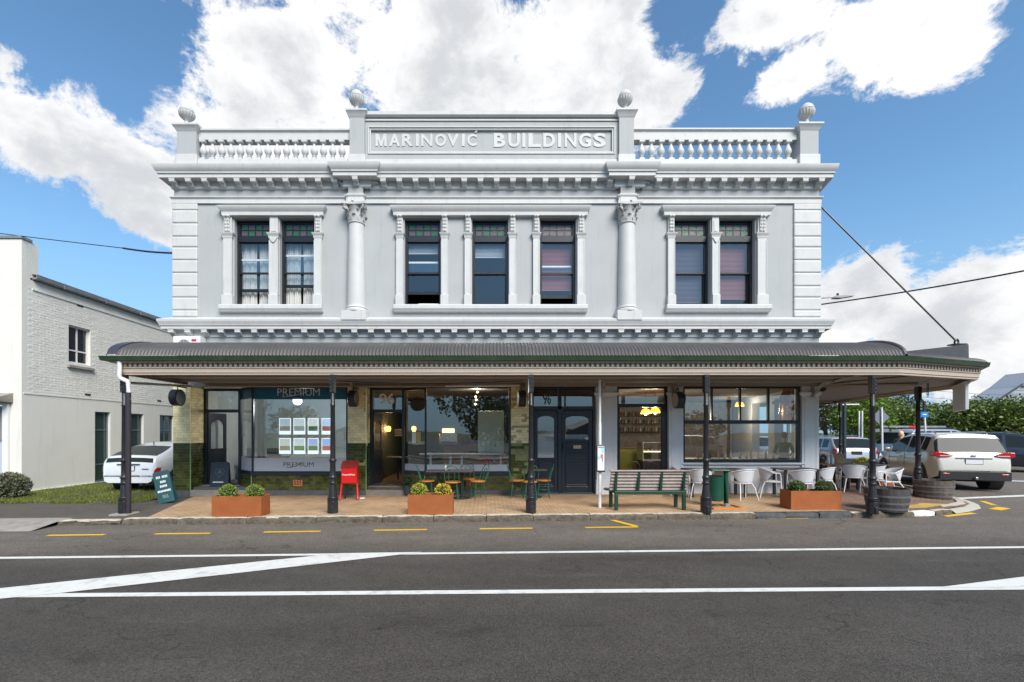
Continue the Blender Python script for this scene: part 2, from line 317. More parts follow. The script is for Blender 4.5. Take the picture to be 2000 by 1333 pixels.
# ------------------------------------------------------------------ ground, road, footpath
def asphalt(name, base=.05, scale=1.0, warm=(1.0,.97,.95)):
    m = bpy.data.materials.new(name); m.use_nodes = True; nt = m.node_tree; N = nt.nodes.new; L = nt.links.new; b = nt.nodes['Principled BSDF']
    tc = N('ShaderNodeTexCoord')
    def nz(s, det, ro, sc=(1,1,1)):
        mp = N('ShaderNodeMapping'); mp.inputs['Scale'].default_value = sc; L(tc.outputs['Object'], mp.inputs[0])
        t = N('ShaderNodeTexNoise'); t.inputs['Scale'].default_value = s; t.inputs['Detail'].default_value = det; t.inputs['Roughness'].default_value = ro; L(mp.outputs[0], t.inputs[0]); return t.outputs['Fac']
    def mr(f, a, c, lo, hi):
        n = N('ShaderNodeMapRange'); L(f, n.inputs[0]); n.inputs[1].default_value = a; n.inputs[2].default_value = c; n.inputs[3].default_value = lo; n.inputs[4].default_value = hi; return n.outputs[0]
    def mul(a, c):
        n = N('ShaderNodeMath'); n.operation = 'MULTIPLY'; L(a, n.inputs[0]); L(c, n.inputs[1]); return n.outputs[0]
    v = N('ShaderNodeTexVoronoi'); v.inputs['Scale'].default_value = 95*scale; L(tc.outputs['Object'], v.inputs[0])
    sepc = N('ShaderNodeSeparateColor'); L(v.outputs['Color'], sepc.inputs[0])
    grit = mr(sepc.outputs[0], 0, 1, .55, 1.55)
    wear = mr(nz(.55, 7, .65, (.35, 1.6, 1)), .3, .7, .80, 1.18)      # long wheel-track streaks
    fac = mul(mul(grit, wear), mr(nz(3.0, 6, .6), .3, .7, .90, 1.1))
    pale = mr(nz(.9, 9, .75, (.25, 2.2, 1)), .62, .78, 1.0, 1.6); fac = mul(fac, pale)
    fac = mul(fac, mr(nz(1.7, 6, .62, (.6, 1, 1)), .30, .40, .72, 1.0))       # oil and damp patches
    sp_ = N('ShaderNodeSeparateXYZ'); L(tc.outputs['Object'], sp_.inputs[0]); my = N('ShaderNodeMath'); my.operation = 'MULTIPLY_ADD'; L(sp_.outputs[0], my.inputs[0]); my.inputs[1].default_value = -.045; L(sp_.outputs[1], my.inputs[2])
    ad = N('ShaderNodeMath'); ad.operation = 'MULTIPLY_ADD'; L(nz(.8, 4, .6, (.3, 1, 1)), ad.inputs[0]); ad.inputs[1].default_value = 1.2; L(my.outputs[0], ad.inputs[2])
    fac = mul(fac, mr(ad.outputs[0], -5.6, -4.0, 1.0, 2.3))                   # older, bleached seal in the lane along the kerb
    cv = N('ShaderNodeTexVoronoi'); cv.feature = 'DISTANCE_TO_EDGE'; cv.inputs['Scale'].default_value = .33; wp = N('ShaderNodeVectorMath'); wp.operation = 'MULTIPLY_ADD'; tn = N('ShaderNodeTexNoise'); tn.inputs['Scale'].default_value = 2.2; tn.inputs['Detail'].default_value = 5; L(tc.outputs['Object'], tn.inputs[0]); L(tn.outputs['Color'], wp.inputs[0]); wp.inputs[1].default_value = (.9,.9,.9); L(tc.outputs['Object'], wp.inputs[2]); L(wp.outputs[0], cv.inputs[0])
    ck = mr(cv.outputs['Distance'], .0, .006, .45, 1.0); gate = N('ShaderNodeMath'); gate.operation = 'MAXIMUM'; L(ck, gate.inputs[0]); L(mr(nz(.35, 3, .5), .50, .56, 1.0, .0), gate.inputs[1]); fac = mul(fac, gate.outputs[0])   # hairline cracks here and there
    wm = N('ShaderNodeMix'); wm.data_type = 'RGBA'; L(mr(ad.outputs[0], -5.6, -4.0, 0, 1), wm.inputs[0]); wm.inputs[6].default_value = (base*warm[0], base*warm[1], base*warm[2], 1); wm.inputs[7].default_value = (base*1.12, base*.96, base*.80, 1); h = N('ShaderNodeHueSaturation'); L(wm.outputs[2], h.inputs['Color']); L(fac, h.inputs['Value']); L(h.outputs[0], b.inputs['Base Color'])
    b.inputs['Roughness'].default_value = .82; b.inputs['Specular IOR Level'].default_value = .35
    bp = N('ShaderNodeBump'); bp.inputs['Strength'].default_value = .55; bp.inputs['Distance'].default_value = .006; L(v.outputs['Distance'], bp.inputs['Height']); L(bp.outputs[0], b.inputs['Normal'])
    return m
def paver(name, c1, c2, mortar, w=.2, h=.1, rot=0.0):
    m = bpy.data.materials.new(name); m.use_nodes = True; nt = m.node_tree; N = nt.nodes.new; L = nt.links.new; b = nt.nodes['Principled BSDF']
    tc = N('ShaderNodeTexCoord'); mp = N('ShaderNodeMapping'); mp.inputs['Rotation'].default_value = (0,0,rot); L(tc.outputs['Object'], mp.inputs[0])
    br = N('ShaderNodeTexBrick'); L(mp.outputs[0], br.inputs[0]); br.inputs['Scale'].default_value = 1.0; br.inputs['Brick Width'].default_value = w; br.inputs['Row Height'].default_value = h
    br.inputs['Mortar Size'].default_value = .009; br.inputs['Color1'].default_value = (*c1,1); br.inputs['Color2'].default_value = (*c2,1); br.inputs['Mortar'].default_value = (*mortar,1); br.inputs['Mortar Smooth'].default_value = .3
    t = N('ShaderNodeTexNoise'); t.inputs['Scale'].default_value = 1.5; t.inputs['Detail'].default_value = 8; t.inputs['Roughness'].default_value = .65; L(tc.outputs['Object'], t.inputs[0])
    mr = N('ShaderNodeMapRange'); L(t.outputs['Fac'], mr.inputs[0]); mr.inputs[1].default_value = .3; mr.inputs[2].default_value = .7; mr.inputs[3].default_value = .72; mr.inputs[4].default_value = 1.15
    hs = N('ShaderNodeHueSaturation'); L(br.outputs['Color'], hs.inputs['Color']); L(mr.outputs[0], hs.inputs['Value']); L(hs.outputs[0], b.inputs['Base Color']); b.inputs['Roughness'].default_value = .75
    bp = N('ShaderNodeBump'); bp.invert = True; bp.inputs['Strength'].default_value = .6; bp.inputs['Distance'].default_value = .006; L(br.outputs['Fac'], bp.inputs['Height']); L(bp.outputs[0], b.inputs['Normal'])
    return m
ASPH = asphalt('road_asphalt', .050, 1.0, (1.12,.98,.82)); ASPHF = asphalt('footpath_asphalt', .034, 1.4)
PAVER = paver('tan_paver', (.50,.335,.19), (.42,.27,.15), (.22,.15,.10)); PAVERR = paver('red_brown_paver', (.27,.165,.115), (.20,.12,.09), (.12,.085,.06), rot=R(45))
TACT = paver('yellow_tactile_paver', (.55,.36,.10), (.50,.32,.09), (.3,.2,.07), .3, .3)
GRASSB = mat('lawn_soil', (.055,.06,.02), .95, vary=.4, vscale=3, bump=.8, bscale=30)

def sstep(a, b, x): t = max(0.0, min(1.0, (x-a)/(b-a))); return t*t*(3-2*t)
ROADZ = -0.13
def road_h(x, y): return ROADZ + 0.13*sstep(-2.6, 1.6, y)*sstep(7.5, 10.5, x)
def kerb_y(x): return -3.2+0.049*x
mb = MB(); mb.quad((-900,-900,-.45),(900,-900,-.45),(900,900,-.45),(-900,900,-.45))
tag(mb.build('ground', GRASSB), kind='structure')
xs = [-140,-90,-50,-30,-20]+[-15+i for i in range(46)]+[34,40,50,70,100,140]; ys = [-19,-14,-10,-7,-5,-4,-3,-2.5,-2,-1.5,-1,-.5,0,.5,1,1.5,2,4,7,11,16,24,36]
mb = MB(); mb.add([(x,y,road_h(x,y)) for y in ys for x in xs], [(j*len(xs)+i, j*len(xs)+i+1, (j+1)*len(xs)+i+1, (j+1)*len(xs)+i) for j in range(len(ys)-1) for i in range(len(xs)-1)])
tag(mb.build('road', ASPH, smooth=60), kind='structure')

# pavers under the verandah, running round the corner
def foot_z(x, t): return lerp(0.0, max(-.05, min(.05, .006*x)), t)       # t: 0 at the kerb, 1 at the shops
mb = MB(); cols = [(-6.95 if i == 0 else -6.4+(i-1)*.8) for i in range(20)]; K = 6
for i, x in enumerate(cols):
    for k in range(K+1):
        t = k/K; xx = x
        if i == 0: xx = lerp(-6.95, -8.4, t)
        if i == 1: xx = lerp(-6.4, -7.7, t)
        y0 = kerb_y(xx)+.14; mb.v.append((xx, lerp(y0, .75, t), foot_z(xx, t)))
mb.f += [(i*(K+1)+k, (i+1)*(K+1)+k, (i+1)*(K+1)+k+1, i*(K+1)+k+1) for i in range(len(cols)-1) for k in range(K)]
tag(mb.build('footpath', PAVER, smooth=60), kind='structure')
xe = cols[-1]
outer = [(xe,kerb_y(xe)+.14,0),(8.9,-2.62,0),(9.9,-2.42,-.01),(10.8,-2.12,-.02),(11.5,-1.78,-.03),(12.0,-1.42,-.03),(12.28,-1.0,-.02),(12.45,-.5,0),(12.6,0,.02),(13.6,4,.06),(15,9.4,.06),(17,17,.06)]
inner = [(xe,.75,foot_z(xe,1)),(9.2,.75,.05),(9.3,.5,.05),(9.35,.5,.05),(9.4,.6,.05),(9.45,.7,.05),(9.5,.8,.05),(9.55,.9,.05),(9.6,1.1,.05),(10.5,4.4,.07),(12,9.9,.07),(14,17,.07)]
mb = MB(); 
for a, b in zip(outer, inner):
    for k in range(5): mb.v.append(tuple(lerp(p, q, k/4) for p, q in zip(a, b)))
mb.f += [(i*5+k, (i+1)*5+k, (i+1)*5+k+1, i*5+k+1) for i in range(len(outer)-1) for k in range(4)]
tag(mb.build('corner_footpath', PAVERR, smooth=60), kind='structure')
# tan soldier band along the kerb on the corner and yellow tactile pavers
mb = MB(); pts = [(9.15,-2.38,.006),(10.1,-2.26,.0),(11.35,-1.55,-.018),(9.7,-1.25,.008)]
mb.quad(*pts); tact = tag(mb.build('tactile_paving', TACT), kind='structure')

# kerb: old concrete towards the left, separate basalt blocks towards the corner
kerb = bpy.data.objects.new('kerb', None); COL.objects.link(kerb); kerb['kind'] = 'structure'
def stone(name, a, b, h, w, m, jag=.012, rr=rnd):
    a, b = Vector((a[0],a[1])), Vector((b[0],b[1])); t = (b-a); n = max(2, int(t.length/.12)); d = t.normalized(); nn = Vector((-d.y, d.x)); vs = []; fs = []
    for i in range(n+1):
        p = a+t*(i/n); j = lambda s=1.0: rr.uniform(-jag, jag)*s; e = .012 if i in (0, n) else 0
        ring = [(0+j(), ROADZ-.05), (0+j(), ROADZ+.05+j()), (.005+j(), h-.04-e+j()), (.03+j(.6), h-.008-e+j(.5)), (w*.5, h+.004+j(.4)-e), (w, h+.002-e), (w, ROADZ-.05)]
        for o, z in ring: vs.append((p.x+nn.x*o, p.y+nn.y*o, z))
    k = 7
    for i in range(n):
        for q in range(k-1): fs.append((i*k+q, (i+1)*k+q, (i+1)*k+q+1, i*k+q+1))
    fs += [tuple(range(k)), tuple(n*k+q for q in range(k-1, -1, -1))]
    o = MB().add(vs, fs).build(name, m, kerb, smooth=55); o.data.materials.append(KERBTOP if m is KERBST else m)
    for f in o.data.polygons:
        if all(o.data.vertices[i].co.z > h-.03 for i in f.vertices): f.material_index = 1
    return o
x = -7.35
while x < 4.9:
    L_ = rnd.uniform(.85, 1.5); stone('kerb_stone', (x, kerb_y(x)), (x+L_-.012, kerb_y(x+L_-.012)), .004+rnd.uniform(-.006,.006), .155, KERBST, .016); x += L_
while x < 8.2:
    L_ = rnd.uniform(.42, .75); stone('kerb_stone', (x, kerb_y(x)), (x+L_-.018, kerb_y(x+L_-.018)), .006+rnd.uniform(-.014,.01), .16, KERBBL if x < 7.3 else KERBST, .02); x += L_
cp = [(8.32,-2.78),(8.9,-2.74),(9.5,-2.64),(10.1,-2.5),(10.7,-2.3)]
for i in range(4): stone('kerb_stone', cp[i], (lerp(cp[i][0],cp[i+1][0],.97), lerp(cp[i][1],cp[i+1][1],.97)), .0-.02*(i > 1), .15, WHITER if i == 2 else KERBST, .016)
# smooth concrete apron where the kerb drops round the nose
nose = [(10.75,-2.32),(11.4,-2.02),(12.0,-1.68),(12.45,-1.2),(12.68,-.72),(12.8,-.25),(12.95,.3)]
mb = MB()
CN = Vector((10.9, .3))
for p in nose:
    v = (CN-Vector(p)).normalized(); q = Vector(p)+v*.42; mb.v += [(p[0], p[1], road_h(*p)+.008), (p[0]+v.x*.08, p[1]+v.y*.08, road_h(*p)+.05), (q.x, q.y, .004)]
mb.f += [(i*3+k, (i+1)*3+k, (i+1)*3+k+1, i*3+k+1) for i in range(len(nose)-1) for k in range(2)]
mb.build('dropped_kerb', mat('pale_concrete', (.40,.37,.31), .85, vary=.12, vscale=5, bump=.3), kerb, smooth=50)
mb = MB(); sk = [(12.95,.3),(13.9,4),(15.3,9.4),(17.3,17)]
mb.sweep([(p[0], p[1]) for p in sk], [(.0,-.1),(.0,.07),(-.16,.08),(-.16,-.1)]); mb.build('kerb_stone', CONCRETE, kerb)

# asphalt footpath, crossing and lawn on the left
mb = MB(); c2 = [-8.4,-9,-10,-11,-12,-13,-14,-16,-20,-30,-60]; 
mb.v += [(-6.4, kerb_y(-6.4)+.10, -.02), (-7.2, -1.5, -.022), (-8.0, .75, -.06)]
for x in c2[1:]: mb.v += [(x, kerb_y(x)+.05, -.055), (x, lerp(kerb_y(x)+.05, -1.42, .5), -.04), (x, -1.35 if x > -13.6 else .6, -.03)]
mb.v[3+2] = (-9, -1.35, -.03)
mb.f += [(i*3+k, i*3+k+1, (i+1)*3+k+1, (i+1)*3+k) for i in range(len(c2)-1) for k in range(2)]
tag(mb.build('asphalt_footpath', ASPHF, smooth=60), kind='structure')
mb = MB(); 
for x in [-8.6,-9.2,-10,-11,-12,-14,-18,-30,-60]: mb.v += [(x, kerb_y(x)-.55, ROADZ+.006), (x, kerb_y(x)-.02, -.05), (x, kerb_y(x)+.22, -.045), (x, kerb_y(x)+.42, -.046)]
mb.f += [(i*4+k, i*4+k+1, (i+1)*4+k+1, (i+1)*4+k) for i in range(8) for k in range(3)]
tag(mb.build('vehicle_crossing', CONCRETE, smooth=60), kind='structure')
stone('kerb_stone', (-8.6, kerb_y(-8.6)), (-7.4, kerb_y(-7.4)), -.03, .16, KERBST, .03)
mb = MB(); mb.add([(x,y,-.035+.05*rnd.random()*(1 if -1.2 < y < 11 else 0)) for y in [-1.4,-1.0,-.5,0,.6,1.2,2,3,4,6,8,12,16] for x in [-13.5,-13,-12.3,-11.6,-11,-10.4,-9.8,-9.2,-8.72]],
    [(j*9+i, j*9+i+1, (j+1)*9+i+1, (j+1)*9+i) for j in range(12) for i in range(8)])
tag(mb.build('lawn_ground', GRASSB, smooth=60), kind='structure')
mb = MB()
for i in range(16000):
    x = rnd.uniform(-13.4, -8.75); y = -1.4+6.5*rnd.random()**1.6
    if (abs(x+11.2) < .28 or abs(x+9.7) < .3) and rnd.random() < .82: continue
    if y > .9 and abs(x+10.5) < .9 and rnd.random() < .5: continue
    if x > -8.9-.35*(y+1.4) and y < -.6 and rnd.random() < .3: continue
    h = rnd.uniform(.03, .09); a = rnd.uniform(0, 6.28); w = .006+.006*rnd.random(); lx, ly = rnd.gauss(0, .03), rnd.gauss(0, .03); z = -.02
    mb.add([(x-w*math.cos(a), y-w*math.sin(a), z), (x+w*math.cos(a), y+w*math.sin(a), z), (x+lx, y+ly, z+h)], [(0,1,2)])
GRASS = mat('grass_blades', (.17,.20,.025), .7, island=.45, vary=.5, vscale=1.4, trans=.3)
tag(mb.build('grass', GRASS, fix=False), 'short green grass growing on the strip beside the white brick building', 'grass', kind='stuff')

mb = MB()
for i in range(150):
    x = rnd.uniform(7.6, 10.2) if i < 90 else rnd.uniform(-7, 7); y = (kerb_y(x) if x < 8.4 else -2.74+.12*(x-8.4))-abs(rnd.gauss(0, .09))-.015; a = rnd.uniform(0, 6.28); s_ = rnd.uniform(.012, .03); z = ROADZ+.006+rnd.uniform(0, .008)
    mb.add([(x-s_*math.cos(a), y-s_*math.sin(a), z), (x+s_*.5*math.sin(a), y-s_*.5*math.cos(a), z+.004), (x+s_*math.cos(a), y+s_*math.sin(a), z+.003), (x-s_*.5*math.sin(a), y+s_*.5*math.cos(a), z)], [(0,1,2,3)])
tag(mb.build('fallen_leaves', mat('dry_leaf', (.28,.13,.04), .8, island=.5), fix=False), 'scatter of small dry brown leaves in the gutter below the kerb', 'leaves', kind='stuff')
# painted markings, each a thin sheet on the road
marks = bpy.data.objects.new('road_markings', None); COL.objects.link(marks); marks['kind'] = 'structure'
def mark(name, pts, m, dz=.005): MB().add([(x, y, road_h(x, y)+dz) for x, y in pts], [tuple(range(len(pts)))]).build(name, m, marks)
def line(name, p, q, w, m, dz=.005, ends=True):
    a, b = Vector(G(*p, ROADZ)), Vector(G(*q, ROADZ)); d = (b-a).normalized(); n = Vector((-d.y, d.x))*w/2
    if ends == 'long': a -= d*30; b += d*60
    mark(name, [tuple(a-n), tuple(b-n), tuple(b+n), tuple(a+n)], m, dz)
line('white_line', (0,1090.5), (2000,1069.5), .11, WHITER, .005, 'long')
line('white_line', (100,1163.5), (2000,1149), .125, WHITER, .005, 'long')
mark('chevron_stripe', [G(-300,1183,ROADZ), G(-160,1186,ROADZ), G(104,1161.5,ROADZ), G(826,1079.5,ROADZ), G(664,1081.8,ROADZ), G(0,1150.5,ROADZ)], WHITER, .009)
mark('chevron_stripe', [G(1826,1149.5,ROADZ), G(2220,1145.5,ROADZ), G(2900,1060,ROADZ), G(2400,1078,ROADZ)], WHITER, .009)
for a, b, y0, y1 in ((93,205,1046.5,1045),(303,411,1043.5,1042.5),(515,626,1040,1038.5),(730,834,1036.5,1035),(937,1040,1033.5,1032.5),(1143,1246,1031,1030)):
    line('yellow_dash', (a, y0), (b, y1), .10, YELLOW)
line('yellow_dash', (1193,1016), (1244,1029.5), .12, YELLOW, .009)
for a, b, y0, y1 in ((1285,1392,1014.5,1014),(1478,1577,1013.5,1013)): line('yellow_dash', (a, y0), (b, y1), .10, YELLOW)
def line2(p, q, w, z):
    a, b = Vector(G(*p, z)), Vector(G(*q, z)); d = (b-a).normalized(); n = Vector((-d.y, d.x))*w/2; mark('yellow_dash', [tuple(a-n), tuple(b-n), tuple(b+n), tuple(a+n)], YELLOW)
line2((1845,1006.5), (1902,1000.5), .13, -.1); line2((1943,992), (1962,989), .22, -.07); line2((1918,976), (1942,982), .13, -.03)
line2 = None
mark('parking_line', [G(1870,971,0), G(1870,968.8,0), G(2120,961,0), G(2120,963.5,0)], WHITER); mark('parking_line', [G(1975,940.5,0), G(1975,939,0), G(2150,944,0), G(2150,946,0)], WHITER)
# opposite side of the street: footpath and verge behind the camera
mb = MB(); mb.box(-140,140,-26,-18,-.3,-.01); tag(mb.build('opposite_footpath', CONCRETE), kind='structure')
mb = MB(); mb.box(-140,140,-70,-26,-.4,-.02); tag(mb.build('opposite_lawn', mat('opposite_lawn_grass', (.06,.085,.02), .95, vary=.3, vscale=.8)), kind='structure')
# ------------------------------------------------------------------ the main building
bld = thing('corner_building', 'two-storey grey and white Victorian commercial building with balustraded parapet above corner verandah', 'building')
XL, XR = F(340), F(1600); SLOPE = .26
# upper wall with seven window openings
WZ0, WZ1 = H(597), H(427)
UPW = [(458,526.5),(546.5,614),(790,860.5),(922,992.5),(1054.5,1125),(1317,1387),(1404.5,1474.5)]
holes = [(F(a), F(b), WZ0, WZ1) for a, b in UPW]
mb = MB(); holed(mb, XL, XR, 3.11, 9.08, holes, 0, .32); mb.build('wall', WALL, bld)
# side and back walls, roof, upper floor and partitions
def side_x(y): return XR+SLOPE*y
mb = MB(); mb.box(XL, XL+.3, .325, 12, -.2, 9.05); mb.build('side_wall', WALL, bld)
mb = MB(); mb.box(XL, side_x(12), 12, 12.3, -.2, 9.0); mb.build('side_wall', WALL, bld)
T = Matrix(((1, SLOPE, 0, 0), (0, 1, 0, 0), (0, 0, 1, 0), (0, 0, 0, 1)))
mb = MB(); mb.box(XR-.3, XR, .325, 12, 3.4, 9.05, T)
mb.box(XR-.3, XR, .325, 1.2, -.1, 3.395, T); mb.box(XR-.3, XR, 2.6, 3.2, -.1, 3.395, T); mb.box(XR-.3, XR, 5.0, 12, -.1, 3.395, T); mb.box(XR-.3, XR, 1.2, 5.0, -.1, .95, T); mb.box(XR-.3, XR, 1.2, 5.0, 2.85, 3.395, T)
mb.build('side_wall', WALL, bld)
mb = MB(); mb.add([(XL+.01,.3,8.95),(XR-.01,.3,8.95),(side_x(12)-.01,12.01,8.95),(XL+.01,12.01,8.95)], [(0,1,2,3)]); mb.build('roof', GALV, bld)
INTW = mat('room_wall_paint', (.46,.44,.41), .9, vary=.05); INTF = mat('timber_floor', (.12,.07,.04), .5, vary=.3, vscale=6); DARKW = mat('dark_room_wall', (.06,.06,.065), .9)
mb = MB(); mb.add([(XL+.3,.33,3.62),(XR-.3,.33,3.62),(side_x(12)-.3,12,3.62),(XL+.3,12,3.62)], [(0,1,2,3)]); mb.build('upper_floor', INTF, bld)
for a, b in ((-8.4,-3.95),(-3.9,3.85)):
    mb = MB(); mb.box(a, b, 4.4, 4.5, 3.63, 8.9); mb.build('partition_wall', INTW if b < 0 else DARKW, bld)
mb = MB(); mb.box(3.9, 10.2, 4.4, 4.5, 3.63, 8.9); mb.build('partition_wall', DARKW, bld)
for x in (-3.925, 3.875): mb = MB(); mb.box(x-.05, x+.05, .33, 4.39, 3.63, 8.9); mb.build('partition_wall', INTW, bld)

# cornices: profiles run along the front and return down both sides
def front_path(breaks, d=.09, y=0.0, back=1.6):
    p = [(XL, back), (XL, y)]
    for a, b in breaks: p += [(a, y), (a, y-d), (b, y-d), (b, y)]
    return p + [(XR, y), (XR+SLOPE*back, back)]
BRK = [(F(662,-.3)+.11, F(722,-.3)-.06), (F(1203,-.3)+.06, F(1266,-.3)-.08)]
top_prof = [(.0,8.50),(.05,8.52),(.055,8.70),(.26,8.71),(.26,8.80),(.29,8.815),(.295,8.855),(.33,8.90),(.365,8.975),(.37,9.03),(.02,9.09)]
MB().sweep(front_path(BRK, .10, -.002), top_prof).build('top_cornice', TRIM, bld, smooth=28)
low_prof = [(.0,4.37),(.035,4.395),(.04,4.57),(.22,4.58),(.22,4.655),(.245,4.668),(.25,4.70),(.28,4.76),(.29,4.785),(.29,4.836),(.01,4.95)]
MB().sweep(front_path([], 0, -.002), low_prof).build('string_cornice', TRIM, bld, smooth=28)
# architrave band under the frieze
ab = [(F(682)-.0, F(711)), (F(1209), F(1238))]
arch = [(.0,8.11),(.045,8.11),(.045,8.22),(.06,8.235),(.085,8.265),(.085,8.285),(.0,8.30)]
MB().sweep(front_path(ab, .09, -.002, .6), arch).build('architrave', TRIM, bld, smooth=28)
# modillions: carved brackets under both cornices
def modillion(z1, drop, d):
    m = MB(); w = .085
    m.box(-w, w, -d, 0, z1-.035, z1-.002)
    pr = [(-d*.97, z1-.035), (-d*.97, z1-.07), (-d*.82, z1-.10), (-d*.55, z1-.105), (-d*.34, z1-drop+.03), (-d*.12, z1-drop), (0, z1-drop), (0, z1-.035)]
    m.prism(pr, -w*.8, w*.8, 'x')
    m.tube([(-w*.86, -d*.84, z1-.078), (w*.86, -d*.84, z1-.078)], .03, 8); m.tube([(-w*.86, -d*.16, z1-drop+.035), (w*.86, -d*.16, z1-drop+.035)], .032, 8)
    return m
me = modillion(8.71, .19, .20).mesh('modillion'); me.materials.append(TRIM)
b_ = bmesh.new(); b_.from_mesh(me); bmesh.ops.recalc_face_normals(b_, faces=b_.faces); b_.to_mesh(me); b_.free()
for i in range(41):
    px = 336.5+31.53*i; x = F(px+3, -.15)
    if any(a-.05 < x < b+.05 for a, b in BRK): continue
    o = link('modillion', me, bld); o.location = (x, -.055, 0)
for a, b in BRK: o = link('modillion', me, bld); o.location = ((a+b)/2, -.155, 0)
me2 = modillion(4.58, .165, .17).mesh('modillion'); me2.materials.append(TRIM)
b_ = bmesh.new(); b_.from_mesh(me2); bmesh.ops.recalc_face_normals(b_, faces=b_.faces); b_.to_mesh(me2); b_.free()
for i in range(40): o = link('modillion', me2, bld); o.location = (F(337+32.4*i, -.12), -.04, 0)
# breaks above the columns: stub pilaster and side scrolls
COLX = [F(697), F(1223.5)]
for cx, (a, b) in zip(COLX, BRK):
    mb = MB(); mb.box(cx-.2, cx+.2, -.14, -.003, 8.29, 8.56); mb.build('frieze_block', WALL, bld, bevel=.006)
    mb = MB(); mb.box(cx-.215, cx+.215, -.155, -.005, 8.08, 8.292); mb.box(cx-.235, cx+.235, -.175, -.006, 8.292, 8.325); mb.build('frieze_block', TRIM, bld, bevel=.006)
    for s in (-1, 1):
        mb = MB(); mb.tube([(cx+s*(.2+.42*t), -.08, 8.60-.06*math.sin(t*6.3)*(1-t*.3)+.05*t) for t in [i/10 for i in range(11)]], [.075-.035*i/10 for i in range(11)], 8); mb.build('scroll', CARVE, bld, smooth=50)
# parapet: plinth, piers, rails, panel and lettering
PB = -.02
mb = MB(); mb.box(XL+.03, XR-.03, PB-.06, .34, 9.085, 9.32); mb.build('parapet_plinth', TRIM, bld, bevel=.01)
mb = MB(); mb.box(XL+.03, XL+.35, .345, 11.9, 9.055, 9.38); mb.build('parapet_plinth', TRIM, bld)
mb = MB(); mb.box(XR-.38, XR-.03, .345, 11.9, 9.055, 9.38, T); mb.build('parapet_plinth', TRIM, bld)
def pier(x0, x1, z1, capx, capz):
    mb = MB(); mb.box(x0, x1, PB-.10, .30, 9.381, z1); mb.build('parapet_pier', WALL, bld, bevel=.008)
    mb = MB(); mb.box(x0-.03, x1+.03, PB-.135, .33, 9.088, 9.42); mb.build('pier_base', TRIM, bld, bevel=.015)
    c = (x0+x1)/2; h = (capz[1]-capz[0])
    mb = MB(); w = (x1-x0)/2
    path = [(c-w, .3), (c-w, PB-.10), (c+w, PB-.10), (c+w, .3), (c-w, .301)]
    mb.sweep(path, [(0,capz[0]),(.02,capz[0]+.03),(.03,capz[0]+.05),(.075,capz[1]-.06),(.09,capz[1]-.045),(.09,capz[1]),(-.15,capz[1]+.03)], caps=False); mb.build('pier_cap', TRIM, bld, smooth=30)
    return c
def finial(c, z0, z1):
    h = z1-z0; mb = MB(); mb.box(c-.19, c+.19, -.09, .29, z0, z0+.05); 
    pr = [(.17,.05),(.155,.09),(.09,.13),(.055,.19),(.05,.25),(.07,.27),(.075,.285),(.13,.32),(.185,.38),(.205,.45),(.205,.475),(.175,.48),(.175,.49),(.185,.495),(.19,.50),(.175,.56),(.14,.62),(.08,.67),(.001,.69)]
    k = h/.69
    def fn(r, z, a): return r*(1+.055*math.cos(18*a)) if .30*k < z < .47*k else r
    mb.lathe([(r*1.0, z*k) for r, z in pr], 54, (c, .1, z0), fn=fn); mb.build('urn_finial', CARVE, bld, smooth=40)
c = pier(F(346,-.1), F(384,-.1), 10.08, None, (10.06,10.24)); finial(F(365,.1), 10.22, H(206,.1))
c = pier(F(1562,-.1), F(1598,-.1), 10.1, None, (10.08,10.27)); finial(F(1573,.1)+.03, 10.25, H(203,.1))
c = pier(F(683,-.1), F(712,-.1), 10.46, None, (10.44,10.64)); finial(F(697,.1), 10.62, H(177,.1))
c = pier(F(1209,-.1), F(1238,-.1), 10.46, None, (10.44,10.65)); finial(F(1221,.1), 10.62, H(177,.1))
def baluster():
    m = MB(); m.box(-.075,.075,-.075,.075,0,.05); m.box(-.075,.075,-.075,.075,.455,.52)
    m.lathe([(.07,.05),(.072,.07),(.05,.085),(.042,.10),(.06,.112),(.06,.125),(.045,.135),(.075,.17),(.098,.22),(.092,.27),(.065,.33),(.042,.39),(.036,.42),(.055,.43),(.058,.445),(.07,.456)], 14); return m
bm_ = baluster().mesh('baluster'); bm_.materials.append(TRIM); bm_.polygons.foreach_set('use_smooth', [True]*len(bm_.polygons)); bm_.set_sharp_from_angle(angle=R(35))
for a, b, n in ((397.5, 668, 16), (1253, 1538.5, 16)):
    for i in range(n): o = link('baluster', bm_, bld); o.location = (F(a+(b-a)*i/(n-1), .03), .03, 9.321); o.scale = (1, 1, 1.11)
for x, sl in ((XL+.2, 0), (XR-.2, SLOPE)):
    for i in range(6): o = link('baluster', bm_, bld); o.location = (x+sl*(.7+.3*i), .7+.3*i, 9.381)
def rail(x0, x1, z0, z1, name='handrail'):
    mb = MB(); w = .13; pr = [(.12+w, z0), (.12+w, z1-.1), (.12+w+.05, z1-.06), (.12+w+.05, z1-.02), (.12, z1), (.12-w-.05, z1-.02), (.12-w-.05, z1-.06), (.12-w, z1-.1), (.12-w, z0)]
    mb.prism(pr, x0, x1, 'x'); mb.build(name, TRIM, bld)
rail(F(384,-.1)+.005, F(683,-.1)-.005, 9.90, 10.20); rail(F(1238,-.1)+.005, F(1562,-.1)-.005, 9.90, 10.22)
for x, sl in ((XL+.2, 0), (XR-.2, SLOPE)):
    mb = MB(); Ts = Matrix(((1, sl, 0, 0), (0, 1, 0, 0), (0, 0, 1, 0), (0, 0, 0, 1))); mb.box(x-.14, x+.14, .34, 2.6, 9.90, 10.2, Ts); mb.build('handrail', TRIM, bld, bevel=.02)
